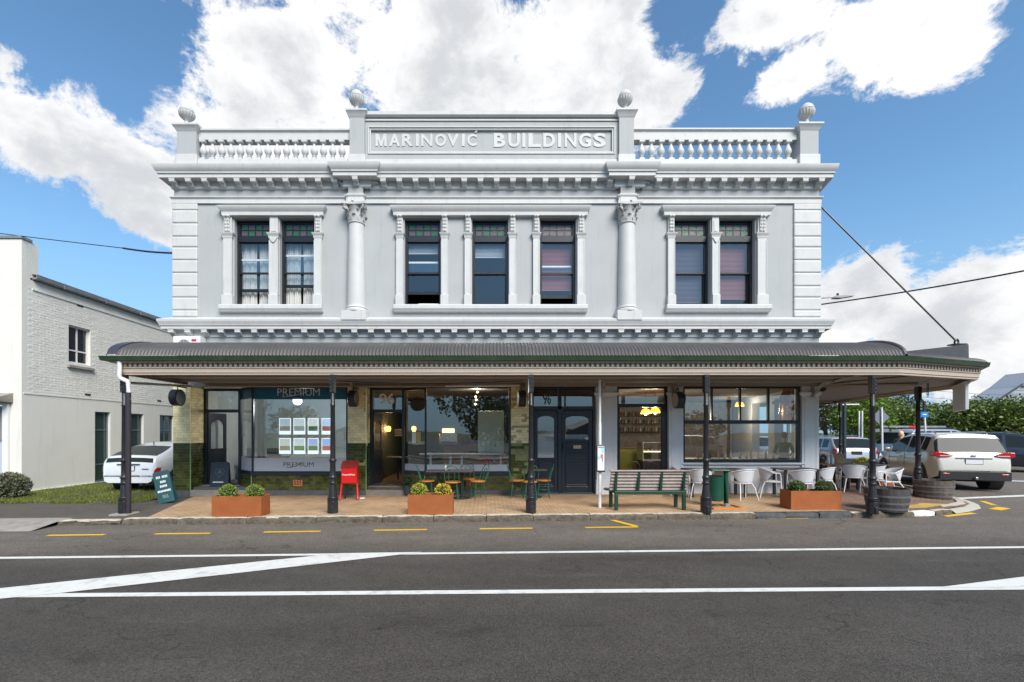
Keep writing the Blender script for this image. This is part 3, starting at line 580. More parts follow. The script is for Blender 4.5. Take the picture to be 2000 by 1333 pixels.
# central name panel
x0, x1 = F(712,-.1)+.002, F(1209,-.1)-.002; PY = -.03
ix0, ix1, iz0, iz1 = F(726,PY), F(1194,PY), H(294,PY), H(255,PY)
mb = MB(); holed(mb, x0, x1, 9.322, 10.50, [(ix0-.06, ix1+.06, iz0-.06, iz1+.06)], PY, .28); mb.build('name_panel', WALL, bld)
mb = MB(); mb.box(ix0-.06, ix1+.06, PY+.07, PY+.1, iz0-.06, iz1+.06); mb.build('panel_field', WALL, bld)
mb = MB(); pth = [(ix0-.06, iz0-.06), (ix1+.06, iz0-.06), (ix1+.06, iz1+.06), (ix0-.06, iz1+.06)]
for k, (d, t, y0, y1) in enumerate(((.045, .03, PY-.025, PY+.06), (.0, .035, PY+.005, PY+.062))):
    a, b, c, e = ix0-.06-d+.0, ix1+.06+d, iz0-.06-d, iz1+.06+d
    for q in ((a, b, c, c+t), (a, b, e-t, e), (a, a+t, c+t, e-t), (b-t, b, c+t, e-t)): mb.box(q[0], q[1], y0, y1, q[2], q[3])
mb.build('panel_moulding', TRIM, bld, bevel=.006)
mb = MB(); mb.prism([(PY-.05,10.495),(PY-.09,10.53),(PY-.09,10.62),(.1,10.66),(.34,10.62),(.34,10.495)], x0, x1, 'x'); mb.build('panel_coping', TRIM, bld)
mb = MB(); mb.box(x0, x1, PY-.03, PY-.002, 10.40, 10.44); mb.build('panel_moulding', TRIM, bld)
zl = lambda Y: H(Y, PY+.07)
mx0, mx1, mz0, mz1 = F(680+187/3.571,PY), F(680+266/3.571,PY), zl(286.2), zl(262.3)
MB().prism([(lerp(mx0,mx1,u), lerp(mz0,mz1,v)) for u, v in ((0,0),(.22,0),(.22,.58),(.42,0),(.58,0),(.78,.58),(.78,0),(1,0),(1,1),(.74,1),(.5,.34),(.26,1),(0,1))], PY+.054, PY+.072, 'y').build('raised_letter', TRIM, bld)
for ch, a, b in (('A',283,358),('R',372,450),('I',470,490),('N',508,585),('O',605,682),('V',690,770),('I',792,812),('C',830,897)):
    text('raised_letter', ch, F(680+a/3.571,PY), F(680+b/3.571,PY), zl(286.2), zl(262.3), PY+.072, TRIM, bld, ext=.018, bold={'I': .0, 'M': .0, 'N': .02}.get(ch, .03))
mb = MB(); xa = F(680+888/3.571, PY); za = zl(261); mb.prism([(xa-.03,za),(xa+.02,za+.005),(xa+.06,za+.06),(xa+.02,za+.06)], PY+.025, PY+.07, 'y'); mb.build('raised_accent', TRIM, bld)
for ch, a, b in (('B',1015,1097),('U',1117,1198),('I',1215,1237),('L',1258,1345),('D',1362,1445),('I',1465,1487),('N',1512,1595),('G',1612,1697),('S',1713,1800)):
    text('raised_letter', ch, F(680+a/3.571,PY), F(680+b/3.571,PY), zl(288), zl(260.8), PY+.072, TRIM, bld, ext=.02, bold={'I': .0, 'N': .022}.get(ch, .035))

# quoins
for x0, x1 in ((XL-.03, F(387)), (F(1549), XR+.03)):
    zt = [411.5,437,463,484,509,534,560,582,607]
    for i, y in enumerate(zt):
        z1 = H(y, -.05); z0 = H(zt[i+1], -.05)+.025 if i < 8 else 4.955
        mb = MB(); mb.box(x0, x1, -.055, .2, z0, z1); mb.build('quoin', TRIM, bld, bevel=.028)
    mb = MB(); mb.box(x0+.01, x1-.01, -.03, .19, H(620), 8.11); mb.build('quoin_backing', TRIM, bld)
    mb = MB(); mb.box(x0, x1+.004, -.05, .2, H(411.5,-.05)+.03, 8.108); mb.build('quoin', TRIM, bld, bevel=.02)

# engaged columns with Corinthian capitals
for cx in COLX:
    root = bld; cyy = -.03
    z0, z1, zc = 4.97, H(430,-.3), H(393,-.3)
    mb = MB(); mb.box(cx-.335, cx+.335, cyy-.285, -.004, z0-.16, z0+.10); mb.lathe([(.305,.10),(.31,.13),(.30,.16),(.285,.17),(.28,.185),(.295,.20),(.29,.225),(.262,.235),(.255,.26)], 36, (cx, cyy, z0)); mb.build('column_base', TRIM, bld, smooth=35)
    mb = MB(); n = 14; mb.lathe([(lerp(.252, .212, (i/n)**1.5), z0+.255+(z1-z0-.28)*i/n) for i in range(n+1)], 40, (cx, cyy, 0)); mb.build('column_shaft', TRIM, bld, smooth=40)
    cap = MB(); cap.lathe([(.222,0),(.238,.015),(.238,.035),(.215,.05),(.205,.06),(.205,.25),(.23,.38),(.28,.47)], 32, (cx, cyy, z1-.03)); 
    hz = zc-z1+.03; ab_ = MB()
    pts = []
    for q in range(4):
        for t in range(7):
            a = math.pi/4+q*math.pi/2; a2 = a+math.pi/2; p = Vector((math.cos(a), math.sin(a))); p2 = Vector((math.cos(a2), math.sin(a2))); u = t/7
            v = p.lerp(p2, u)*.47; v *= 1-.14*math.sin(u*math.pi); pts.append((cx+v.x, cyy+v.y))
    cap_o = cap.build('capital', CARVE, bld, smooth=40)
    ab_.prism(pts, z1-.03+hz-.085, z1-.03+hz-.01, 'z'); ab_.build('abacus', CARVE, cap_o, bevel=.008)
    lv = MB()
    for row, (n, zb, hh, rr, wd, off) in enumerate(((8, .05, .17, .212, .085, 0), (8, .12, .24, .218, .085, math.pi/8))):
        for k in range(n):
            a = off+2*math.pi*k/n; d = Vector((math.cos(a), math.sin(a), 0)); s = Vector((-d.y, d.x, 0)); c0 = Vector((cx, cyy, z1-.03+zb)); prev = None; vs = []
            prof = [(0,0,.8),(.012,.3,1.0),(.02,.6,.95),(.035,.85,.75),(.065,1.0,.5),(.085,.94,.3),(.07,.86,.16)]
            for o_, t_, w_ in prof:
                base = c0+d*(rr+o_)+Vector((0,0,hh*t_)); 
                for e, bulge in ((-1,0),(-.5,.012),(0,.002),(.5,.012),(1,0)): vs.append(base+s*(wd*w_*e)+d*bulge)
            lv.add(vs, [(i*5+j, i*5+j+1, (i+1)*5+j+1, (i+1)*5+j) for i in range(len(prof)-1) for j in range(4)])
    tag(lv.build('acanthus_leaves', CARVE, cap_o, smooth=60), kind='stuff')
    for q in range(4):
        a = math.pi/4+q*math.pi/2; d = Vector((math.cos(a), math.sin(a), 0)); s = Vector((-d.y, d.x, 0)); c0 = Vector((cx, cyy, z1-.03+.40))+d*.345; vo = MB()
        sp = [c0-d*.11-Vector((0,0,.13))]
        for i in range(26):
            t = i/25; th = math.pi*.5-t*4.2*math.pi; r_ = .066*(1-.8*t); sp.append(c0+d*(r_*math.cos(th))+Vector((0,0,r_*math.sin(th))))
        for e in (-.028, .028): vo.tube([p+s*e for p in sp], [.02-.009*i/26 for i in range(27)], 6)
        vo.sphere(c0, .032, 8, 6, (1,1,1)); vo.build('volute', CARVE, cap_o, smooth=50)
    MB().sphere((cx, cyy-.40, z1-.03+hz-.05), .035, 8, 6).build('rosette', CARVE, cap_o, smooth=50)

# window surrounds
def jamb(pa, pb, mid=False, carved=True):
    a, b = F(pa), F(pb); c = (a+b)/2; w = (b-a)/2; zs = WZ0
    j = MB(); j.box(c-w*.86, c+w*.86, -.075, .12, H(577), H(463)); 
    for s in (-1, 1): j.box(c+s*w*.80-.012, c+s*w*.80+.012, -.088, -.07, H(575), H(472))
    jo = j.build('jamb_pilaster', TRIM, bld, bevel=.004)
    j = MB(); j.box(c-w*(1.08 if not mid else .9), c+w*(1.08 if not mid else .9), -.12, .12, zs, H(578)); j.prism([(-.12,H(578)),(-.085,H(576)),(0,H(576)),(0,H(578))], c-w*.95, c+w*.95, 'x'); j.build('pilaster_base', TRIM, jo, bevel=.012)
    zc = H(461)
    j = MB(); pth = [(c-w*.9, .05), (c-w*.9, -.075), (c+w*.9, -.075), (c+w*.9, .05)]
    j.sweep(pth, [(0,zc-.09),(.01,zc-.085),(.012,zc-.03),(.03,zc),(.045,zc+.025),(.05,zc+.05),(.0,zc+.055)]); j.build('pilaster_cap', TRIM, jo, smooth=30)
    if mid:
        j = MB(); j.prism([(c-w*.8,zc-.09),(c+w*.8,zc-.09),(c+w*.35,zc-.19),(c,zc-.23),(c-w*.35,zc-.19)], -.105, -.07, 'y'); j.box(c-w*.8, c+w*.8, -.06, .12, zc+.056, 7.74); j.box(c-w*.45, c+w*.45, -.075, -.055, zc+.1, H(432)); j.build('pilaster_block', TRIM, jo, bevel=.006)
        return
    j = MB(); j.box(c-w*.8, c+w*.8, -.07, .12, zc+.056, 7.74); j.box(c-w*.85, c+w*.85, -.12, -.06, H(421), 7.74)
    j.build('bracket_block', TRIM, jo, bevel=.006)
    j = MB(); zt = H(423); zb = zc+.075
    pr = [(-.065, zt), (-.135, zt-.01), (-.15, zt-.05), (-.135, zt-.09), (-.11, zt-.12), (-.10, lerp(zt, zb, .6)), (-.085, zb+.02), (-.068, zb)]
    j.prism(pr, c-w*.55, c+w*.55, 'x'); j.tube([(c-w*.62, -.118, zt-.045), (c+w*.62, -.118, zt-.045)], .042, 10)
    for i in range(4):
        z = lerp(zt-.14, zb+.05, i/3)
        for s in (-1, 1): j.sphere((c+s*w*.27, -.105+.006*i, z), .034, 6, 5, (1.1,.7,1.5), )
    j.sphere((c, -.152, zt-.045), .03, 8, 6); j.build('carved_bracket', CARVE, jo, smooth=50)
def win_cornice(pa, pb):
    a, b = F(pa,-.12)+.12, F(pb,-.12)-.12
    MB().sweep([(a, .0), (a, -.002), (b, -.002), (b, .0)], [(.0,7.72),(.115,7.745),(.12,7.775),(.12,7.84),(.135,7.855),(.15,7.885),(.195,7.945),(.2,7.985),(.0,8.03)]).build('window_cornice', TRIM, bld, smooth=30)
def win_sill(pa, pb):
    a, b = F(pa), F(pb)
    mb = MB(); mb.prism([(.15, WZ0-.001), (-.14, WZ0-.001), (-.15, WZ0-.03), (-.15, WZ0-.12), (-.13, WZ0-.14), (-.10, WZ0-.19), (-.0, WZ0-.2), (.15, WZ0-.2)], a, b, 'x'); mb.build('window_sill', TRIM, bld, bevel=.008)
def dentils(pa, pb):
    a, b = F(pa), F(pb); mb = MB(); n = int((b-a)/.072); mb.box(a, b, -.012, -.0, H(419)-.002, 7.72)
    for i in range(n): x = lerp(a, b, (i+.5)/n); mb.box(x-.021, x+.021, -.055, -.012, H(424), H(418.5))
    tag(mb.build('dentil_course', CARVE, bld), kind='stuff')
win_cornice(432, 631); win_sill(432, 632); jamb(437, 457); jamb(526.5, 546.5, True); jamb(614, 631); dentils(458, 526); dentils(547, 614)
win_cornice(768, 1148); win_sill(770, 1146)
for a, b in ((774,789),(861.5,876),(907,921),(993.5,1008),(1040,1054),(1126,1142)): jamb(a, b)
for a, b in ((790,860),(877,906),(922,992),(1009,1039),(1055,1125)): dentils(a, b)
win_cornice(1297.5, 1506); win_sill(1299, 1502); jamb(1302, 1317); jamb(1387.5, 1404, True); jamb(1475.5, 1496); dentils(1318, 1387); dentils(1405, 1474)

# sash windows
BLIND_PINK = mat('dusky_pink_blind', (.30,.115,.115), .6, vary=.08, vscale=2); BLIND_GREY = mat('slate_blind', (.10,.09,.12), .6, vary=.08); CURT = mat('sheer_curtain', (.85,.85,.82), .9, vary=.06, trans=.35); BLIND_W = mat('white_roller_blind', (.42,.45,.48), .7)
WI = 0
def sash(pa, pb, railw, gap, blind=None, green=True):
    global WI; WI += 1
    a, b = F(pa), F(pb); z0, z1 = WZ0, WZ1; y = .14; t = .055
    f = MB(); f.box(a, a+t, y, y+.16, z0, z1); f.box(b-t, b, y, y+.16, z0, z1); f.box(a+t, b-t, y, y+.16, z1-t*.7, z1); f.box(a+t, b-t, y, y+.16, z0, z0+.035); zt = H(464); f.box(a+t, b-t, y-.02, y+.16, zt-.08, zt+.08)
    w = f.build('sash_window', BLACKF, bld, bevel=.004)
    # leaded light: two rows of four
    sz0, sz1 = zt+.115, z1-t*.7-.05; ax, bx = a+t+.03, b-t-.03; lead = MB(); lead.box(a+t, ax, y+.04, y+.09, zt+.08, z1-t*.7); lead.box(bx, b-t, y+.04, y+.09, zt+.08, z1-t*.7); lead.box(ax, bx, y+.04, y+.09, zt+.08, sz0); lead.box(ax, bx, y+.04, y+.09, sz1, z1-t*.7)
    for i in range(1, 4): x = lerp(ax, bx, i/4); lead.box(x-.014, x+.014, y+.042, y+.088, sz0, sz1)
    lead.box(ax, bx, y+.043, y+.087, (sz0+sz1)/2-.014, (sz0+sz1)/2+.014); lead.build('leading', BLACKF, w)
    for i in range(4):
        for j in range(2):
            g = (i+j) % 2 == (1 if WI != 5 else 5); p = MB(); p.box(lerp(ax,bx,i/4)+.012, lerp(ax,bx,(i+1)/4)-.012, y+.055, y+.065, lerp(sz0,sz1,j/2)+.012, lerp(sz0,sz1,(j+1)/2)-.012); p.build('stained_pane', ST_GREEN if g else ST_PURPLE, w)
    zm = H(530)
    p = MB(); u = a+t; v = b-t; s = .03
    p.box(u, u+s, y+.03, y+.07, zm-.025, zt-.08); p.box(v-s, v, y+.03, y+.07, zm-.025, zt-.08); p.box(u+s, v-s, y+.03, y+.07, zm-.025, zm+.025); p.box(u+s, v-s, y+.03, y+.07, zt-.11, zt-.08); p.build('upper_sash', BLACKF, w)
    p = MB(); p.box(u+s, v-s, y+.045, y+.051, zm+.025, zt-.11); p.build('pane', GLASSUP, w)
    zb = H(railw)                                   # underside of the lower sash
    hh = zt-.08-zm; zl1 = zb+.07+hh*1.0
    p = MB(); p.box(u, u+s, y+.085, y+.125, zb, zl1); p.box(v-s, v, y+.085, y+.125, zb, zl1); p.box(u+s, v-s, y+.085, y+.125, zb, zb+.085); p.build('lower_sash', BLACKF, w)
    p = MB(); p.box(u+s, v-s, y+.085, y+.125, zl1-.05, zl1); p.build('meeting_rail', WHITEP if gap else BLACKF, w)
    p = MB(); p.box(u+s, v-s, y+.10, y+.106, zb+.085, zl1-.05); p.build('pane', GLASSUP, w)
    if blind == 'curtain':
        for (c0, c1) in ((a+.02, lerp(a,b,.47)), (lerp(a,b,.53), b-.02)):
            q = MB(); n = 40; vs = []
            for i in range(n+1):
                x = lerp(c0, c1, i/n); yy = .345+.03*math.sin(i*.95)+.02*math.sin(i*.37); vs += [(x, yy, z0-.1), (lerp(x, (c0+c1)/2, .12), yy+.01, lerp(z0, z1, .45)), (x, yy, zt)]
            q.add(vs, [(i*3+k, (i+1)*3+k, (i+1)*3+k+1, i*3+k+1) for i in range(n) for k in range(2)]); q.build('curtain', CURT, w, smooth=60)
    elif blind:
        m, bot, y0 = blind; q = MB(); zz = zt-.12; zend = H(bot)
        while zz > zend: q.box(a+.06, b-.06, .30, .325, zz-.004, zz); q.quad((a+.06,.298,zz-.038),(b-.06,.298,zz-.038),(b-.06,.322,zz-.002),(a+.06,.322,zz-.002)); zz -= .036
        q.box(a+.06, b-.06, .29, .33, zz-.02, zz); tag(q.build('venetian_blind', m, w), kind='stuff')
sash(*UPW[0], 566, True, 'curtain'); sash(*UPW[1], 557.5, True, 'curtain')
sash(*UPW[2], 571, True, (BLIND_W, 486, .34)); sash(*UPW[3], 594, False, (BLIND_W, 493, .34)); sash(*UPW[4], 579, True, (BLIND_PINK, 560, .34))
sash(*UPW[5], 594, False, (BLIND_GREY, 585, .34)); sash(*UPW[6], 594, False, (BLIND_PINK, 578, .34))
mb = MB(); mb.box(F(815), F(860), .2, .33, WZ0+.02, WZ0+.11); mb.build('white_fan_box', WHITEP, bld, bevel=.01)
# ------------------------------------------------------------------ verandah
ver = thing('verandah', 'long street verandah with curved corrugated iron roof on black iron posts', 'verandah')
FY = -2.93                                         # fascia plane
GZ = 3.36                                          # gutter lip
xl = F(222, FY)                                    # left end
# plan of the eave: straight front, then facets round the corner and down the side street
EAVE = [(xl, FY), (8.93, FY), (11.6, -2.02), (13.5, .4), (14.0, 2.5), (15.2, 7.2), (16.4, 12.0)]
WALLP = [(xl, 0), (9.0, 0), (9.3, .1), (9.45, .5), (9.95, 2.5), (11.15, 7.2), (12.4, 12.0)]
prof_t = []
def roof_prof(t):                                  # t 0 at the eave .. 1 at the wall -> height above the gutter
    c = min(1.0, t/.42); return .40*math.sqrt(max(0, 1-(1-c)**2.2)) + .17*t
NP = 16; TS = [0]+[(i/(NP-1))**1.5 for i in range(1, NP)]
def roof_patch(e0, e1, w0, w1, parent, off=0.0, shrink=0.0, pitch=.076, over=.12, k=1.0):
    e0, e1, w0, w1 = map(Vector, (e0, e1, w0, w1)); L_ = (e1-e0).length; n = int(L_/pitch*8); vs = []
    d = (e1-e0).normalized(); nn = Vector((d.y, -d.x))
    for i in range(n+1):
        s = i/n; e = e0.lerp(e1, s)+nn*over; w = w0.lerp(w1, s); 
        for t in TS:
            p = e.lerp(w, t); z = GZ+.02+k*roof_prof(t); amp = .011*math.cos(2*math.pi*(s*L_)/pitch)
            steep = max(0, 1-t/.3); vs.append((p.x+nn.x*amp*steep, p.y+nn.y*amp*steep, z+amp*(1-.6*steep)))
    fs = [(i*NP+k, (i+1)*NP+k, (i+1)*NP+k+1, i*NP+k+1) for i in range(n) for k in range(NP-1)]
    return MB().add(vs, fs).build('roof_sheet', ROOFM, parent, smooth=80)
roof_patch((xl+.14, FY), EAVE[1], (xl+.14, 0), (8.93, 0), ver)
for i in range(1, 6): roof_patch(EAVE[i], EAVE[i+1], WALLP[i], WALLP[i+1], ver, k=.45)
# flat flashing on the left end and hip cappings on the corner
mb = MB(); vs = []
for t in TS:
    y = lerp(FY-.12, 0, t); z = GZ+.035+roof_prof(t); vs += [(xl-.06, y, z-.05), (xl-.06, y, z+.012), (xl+.16, y, z+.012), (xl+.16, y, z-.02)]
mb.add(vs, [(i*4+k, (i+1)*4+k, (i+1)*4+k+1, i*4+k+1) for i in range(NP-1) for k in range(3)]); mb.build('end_flashing', mat('slate_flashing', (.06,.06,.075), .4, metal=.3, vary=.1), ver, smooth=40)
for i in (1,):
    e, w = Vector(EAVE[i]), Vector(WALLP[i]); e = e+(e-w).normalized()*.1
    MB().tube([(lerp(e.x, w.x, t), lerp(e.y, w.y, t), GZ+.035+roof_prof(t)) for t in TS], .045, 8).build('hip_capping', ROOFM, ver, smooth=60)
# sheet-metal box on the corner that anchors the stay
bx = [G_ for G_ in ((F(1738,-2.35), -2.35), (F(1893,-1.72), -1.72))]
mb = MB(); (xa, ya), (xb, yb) = bx; 
mb.add([(xa,ya,3.42),(xb,yb,3.42),(xb+.35,yb+1.4,3.42),(xa+.3,ya+1.9,3.42),(xa,ya,3.55),(xb-.01,yb,3.87),(xb+.33,yb+1.4,3.88),(xa+.3,ya+1.9,3.86)], [(0,1,5,4),(1,2,6,5),(2,3,7,6),(3,0,4,7),(4,5,6,7),(0,3,2,1)])
mb.build('corner_box', mat('dark_sheet_metal', (.075,.07,.07), .5, metal=.3, vary=.25, vscale=3), ver, bevel=.01)
# gutter, fascia, dentils
MB().sweep([(xl-.02, -1.0)]+[(xl-.02, FY)]+EAVE[1:], [(.05,GZ-.10),(.15,GZ-.09),(.165,GZ-.03),(.175,GZ),(.165,GZ+.004),(.14,GZ-.005),(.05,GZ-.01)]).build('gutter', GUTTER, ver, smooth=40)
MB().sweep([(xl+.02, -.9)]+[(xl+.02, FY)]+EAVE[1:], [(-.10,3.235),(.06,3.235),(.075,3.25),(.075,3.31),(.09,3.345),(.0,3.35)]).build('fascia_board', TAUPE, ver, bevel=.004)
MB().sweep([(xl+.10, -.8)]+[(xl+.10, FY)]+EAVE[1:], [(-.13,2.985),(-.02,2.985),(-.02,3.02),(.0,3.03),(.0,3.118),(.02,3.122),(.02,3.145),(-.03,3.15),(-.03,3.234),(-.13,3.234)]).build('fascia_board', TAUPE, ver)
den = MB()
def dent_run(a, b):
    a, b = Vector(a), Vector(b); L_ = (b-a).length; n = int(L_/.108); d = (b-a).normalized(); ang = math.atan2(d.y, d.x)
    for i in range(n):
        p = a.lerp(b, (i+.5)/n); den.box(-.028, .028, -.025, .03, 3.155, 3.225, Matrix.Translation((p.x, p.y, 0)) @ Matrix.Rotation(ang, 4, 'Z'))
dent_run((xl+.10, FY), EAVE[1])
for i in range(1, 6): dent_run(EAVE[i], EAVE[i+1])
tag(den.build('dentil_course', TAUPE, ver), kind='stuff')
# soffit boards, purlins and brackets
for k in range(18):
    y0, y1 = lerp(FY+.1, -.02, k/18), lerp(FY+.1, -.02, (k+1)/18)
    mb = MB(); mb.box(xl+.12, 9.0, y0+.004, y1-.004, 3.10, 3.13); mb.build('soffit_board', SOFFIT, ver)
for i in range(1, 6):
    for k in range(8):
        t0, t1 = k/8+.002, (k+1)/8-.002; e0, e1, w0, w1 = (Vector((*p, 3.10)) for p in (EAVE[i], EAVE[i+1], WALLP[i], WALLP[i+1]))
        q = [e0.lerp(w0, t0), e1.lerp(w1, t0), e1.lerp(w1, t1), e0.lerp(w0, t1)]; mb = MB(); mb.add([*q, *[p+Vector((0,0,.03)) for p in q]], [(0,1,2,3),(7,6,5,4),(0,1,5,4),(2,3,7,6),(1,2,6,5),(3,0,4,7)]); mb.build('soffit_board', SOFFIT, ver)
for y in (-2.0, -1.05): mb = MB(); mb.box(xl+.2, 9.0, y-.035, y+.035, 3.03, 3.098); mb.build('purlin', SOFFIT, ver, bevel=.004)
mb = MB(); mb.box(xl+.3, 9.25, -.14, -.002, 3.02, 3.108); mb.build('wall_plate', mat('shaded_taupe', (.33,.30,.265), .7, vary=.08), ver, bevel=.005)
mb = MB(); mb.box(xl+.3, 1.3, -.20, -.145, 2.985, 3.02); mb.build('conduit_batten', TAUPE, ver)
for px in (695, 818, 1026, 1172, 1313, 1448, 1585):
    x = F(px); mb = MB(); mb.box(x-.03, x+.03, -.09, -.005, 2.72, 3.02); mb.add([(x-.03,-.09,2.76),(x+.03,-.09,2.76),(x+.03,-.55,3.098),(x-.03,-.55,3.098),(x-.03,-.02,2.76),(x+.03,-.02,2.76),(x+.03,-.48,3.098),(x-.03,-.48,3.098)], [(0,1,2,3),(4,7,6,5),(0,3,7,4),(1,5,6,2),(3,2,6,7),(0,4,5,1)])
    if px in (695, 1026, 1172, 1313, 1585): mb.build('bracket', SOFFIT, ver)
for a, b in (((8.34,-2.88), (9.3,.1)), ((11.75,-.3), (9.45,.3)), ((14.9,7.0), (11.1,7.0)), ((10.2,-2.3), (9.35,.1))):
    MB().tube([(*a, 3.06), (*b, 3.06)], .045, 4).build('rafter', SOFFIT, ver)
mb = MB(); mb.tube([(xl+.2,-2.86,2.82),(F(370,-.3),-.25,3.0)], .03, 8); mb.build('stay_tube', GALV, ver)
# conduits and cables clipped under the soffit
mb = MB(); mb.tube([(F(870,-.5),-.5,2.98),(F(1015,-.5),-.5,3.0)], .03, 8); mb.build('strip_light', WHITEP, ver, smooth=50)
mb = MB(); mb.tube([(F(px, -1.2), -1.2, 3.04-.06*math.sin(math.pi*i/12)) for i, px in enumerate([650+31*k for k in range(13)])], .012, 6); mb.build('cable', BLKPL, ver)
mb = MB(); mb.tube([(F(1050,-.9),-.9,3.05),(F(1300,-.9),-.9,3.06)], .012, 6); mb.build('cable', BLKPL, ver)
# cast-iron posts
def post_parts(par):
    m = MB(); m.lathe([(.112,0),(.112,.27)], 12); m.box(-.035,.035,-.125,-.10,.03,.16); b = m.build('post_base', IRON, par, smooth=30, bevel=.006)
    m = MB(); m.lathe([(.105,.27),(.118,.285),(.118,.305),(.10,.315),(.112,.335),(.108,.35),(.09,.36)], 20); m.build('collar', IRON, b, smooth=50)
    m = MB(); m.lathe([(.092,.355),(.088,.40),(.076,.50),(.068,.60),(.066,.625)], 32, fn=lambda r, z, a: r*(1-.06*abs(math.cos(5*a)))); s = m.build('fluted_foot', IRON, par, smooth=60)
    m = MB(); m.lathe([(.07,.62),(.082,.63),(.085,.65),(.072,.66),(.068,.675),(.068,.74),(.082,.75),(.084,.77),(.07,.785),(.066,.80),(.060,.82),(.058,1.09),(.066,1.10),(.078,1.125),(.082,1.14),(.072,1.16),(.06,1.175)], 20); m.build('collar', IRON, s, smooth=45)
    m = MB(); m.lathe([(.056,1.17),(.047,2.30),(.056,2.31),(.058,2.335),(.047,2.35),(.044,2.99)], 14); sh = m.build('shaft', IRON, par, smooth=45)
    m = MB(); m.box(-.05,.05,-.06,.06,2.60,2.985)
    for k in range(4): m.tube([(.033*math.cos(q), -.064, 2.65+.085*k+.033*math.sin(q)) for q in [2*math.pi*i/12 for i in range(12)]], .008, 5, closed=True)
    m.build('head_casting', IRON, sh)
def post(loc, label, block=False):
    p = thing('verandah_post', label, 'post', loc, 0, 'cast iron verandah posts'); post_parts(p)
    if block: m = MB(); m.box(-.19,.19,-.20,.2,-.16,-.001); m.build('concrete_footing', CONCRETE, p, bevel=.02)
    return p
PZ = -2.89
post((F(243,PZ), PZ, 0), 'black iron verandah post with downpipe, leftmost on the kerb', True)
p2 = post((F(650,PZ), PZ, 0), 'black iron verandah post in front of red newspaper stand', True)
post((F(1037,PZ), PZ, 0), 'black iron verandah post between the bistro chairs and double doors')
post((F(1379,PZ), PZ, 0), 'black iron verandah post beside the green litter bin')
post((F(1704,PZ), PZ, -.02), 'black iron verandah post beside the nearer barrel tub')
post((11.78, -.28, .0), 'black iron verandah post behind the farther barrel tub')
pz = post((15.25, 7.0, .06), 'black iron verandah post far down the side street')
# downpipe with swan neck
dp = thing('downpipe', 'white and black rainwater downpipe with swan neck at left verandah post', 'pipe', (F(243,PZ)+.02, PZ, 0))
MB().tube([(-.03,-.12,3.26),(-.03,-.12,2.95),(-.02,-.11,2.90),(.09,-.06,2.84),(.105,-.05,2.79),(.105,-.05,2.58)], .045, 12).build('swan_neck', WHITEP, dp, smooth=50)
MB().tube([(.105,-.05,2.60),(.105,-.05,.0)], .052, 12).build('pipe', mat('plum_black_pipe', (.03,.025,.03), .4), dp, smooth=50)
for z in (1.15, .63): MB().tube([(-.06,-.05,z),(.16,-.05,z)], .02, 6).build('clip', IRON, dp)
# downpipe on the far post
dp2 = thing('downpipe', 'dark downpipe beside the far side-street verandah post', 'pipe', (15.42, 7.0, .06)); MB().tube([(0,0,0),(0,0,2.95)], .075, 10).build('pipe', mat('slate_blue_pipe', (.03,.045,.06), .35), dp2, smooth=50); MB().tube([(-.2,0,2.86),(.55,-.1,2.86)], .04, 6).build('bracket', GALV, dp2)
# stay rod from the wall to the corner box, and its eye
mb = MB(); sa = Vector((F(1599,-.02), -.03, H(407,-.02))); sb = Vector((F(1868,-1.2), -1.2, H(667,-1.2)))
st = thing('stay_rod', 'black stay rod slanting from building corner to verandah roof', 'stay rod', (0,0,0))
mb.tube([sa+Vector((-.06,.03,-.03)), sa+Vector((.05,0,.03)), sa+Vector((.12,-.01,-.04)), sb], .022, 8); mb.build('rod', IRON, st)
mb = MB(); mb.tube([(sb.x+.05*math.cos(q), sb.y, sb.z-.02+.07*math.sin(q)) for q in [2*math.pi*i/14 for i in range(14)]], .022, 6, closed=True); mb.box(sb.x-.14, sb.x+.18, sb.y-.1, sb.y+.1, sb.z-.10, sb.z-.07); mb.build('eye_bolt', IRON, st)
# projecting round sign boxes
def round_sign(px, py, label, face):
    s = thing('round_sign', label, 'sign', (F(px,-.42), -.42, H(py,-.42)), 0, 'round projecting sign boxes')
    Rm = Matrix.Rotation(R(90), 4, 'Y')
    MB().lathe([(.21,-.10),(.225,-.09),(.225,.09),(.21,.10)], 32, M=Rm).build('drum', mat('black_sign_drum', (.02,.02,.024), .4), s, smooth=40)
    for e in (-.103, .103): MB().lathe([(.001,e-.001),(.195,e-.001),(.195,e+.001),(.001,e+.001)], 28, M=Rm).build('sign_face', face, s)
    MB().tube([(0,.02,.22),(0,.02,.30),(0,.40,.30)], .018, 6).build('bracket', IRON, s); return s
round_sign(346, 777, 'dark round sign drum on the leftmost cream tiled pier', mat('teal_sign_face', (.03,.055,.065), .3))
round_sign(690, 779, 'round sign drum with brown face between the estate agency and door 96', mat('brown_sign_face', (.10,.06,.045), .4))
round_sign(1019, 779, 'edge-on black round sign drum on the chipped cream pier', BLKPL)
round_sign(1326, 782, 'round sign drum with pale lined face beside the cafe window', mat('pale_sign_face', (.42,.43,.43), .5, vary=.35, vscale=30))
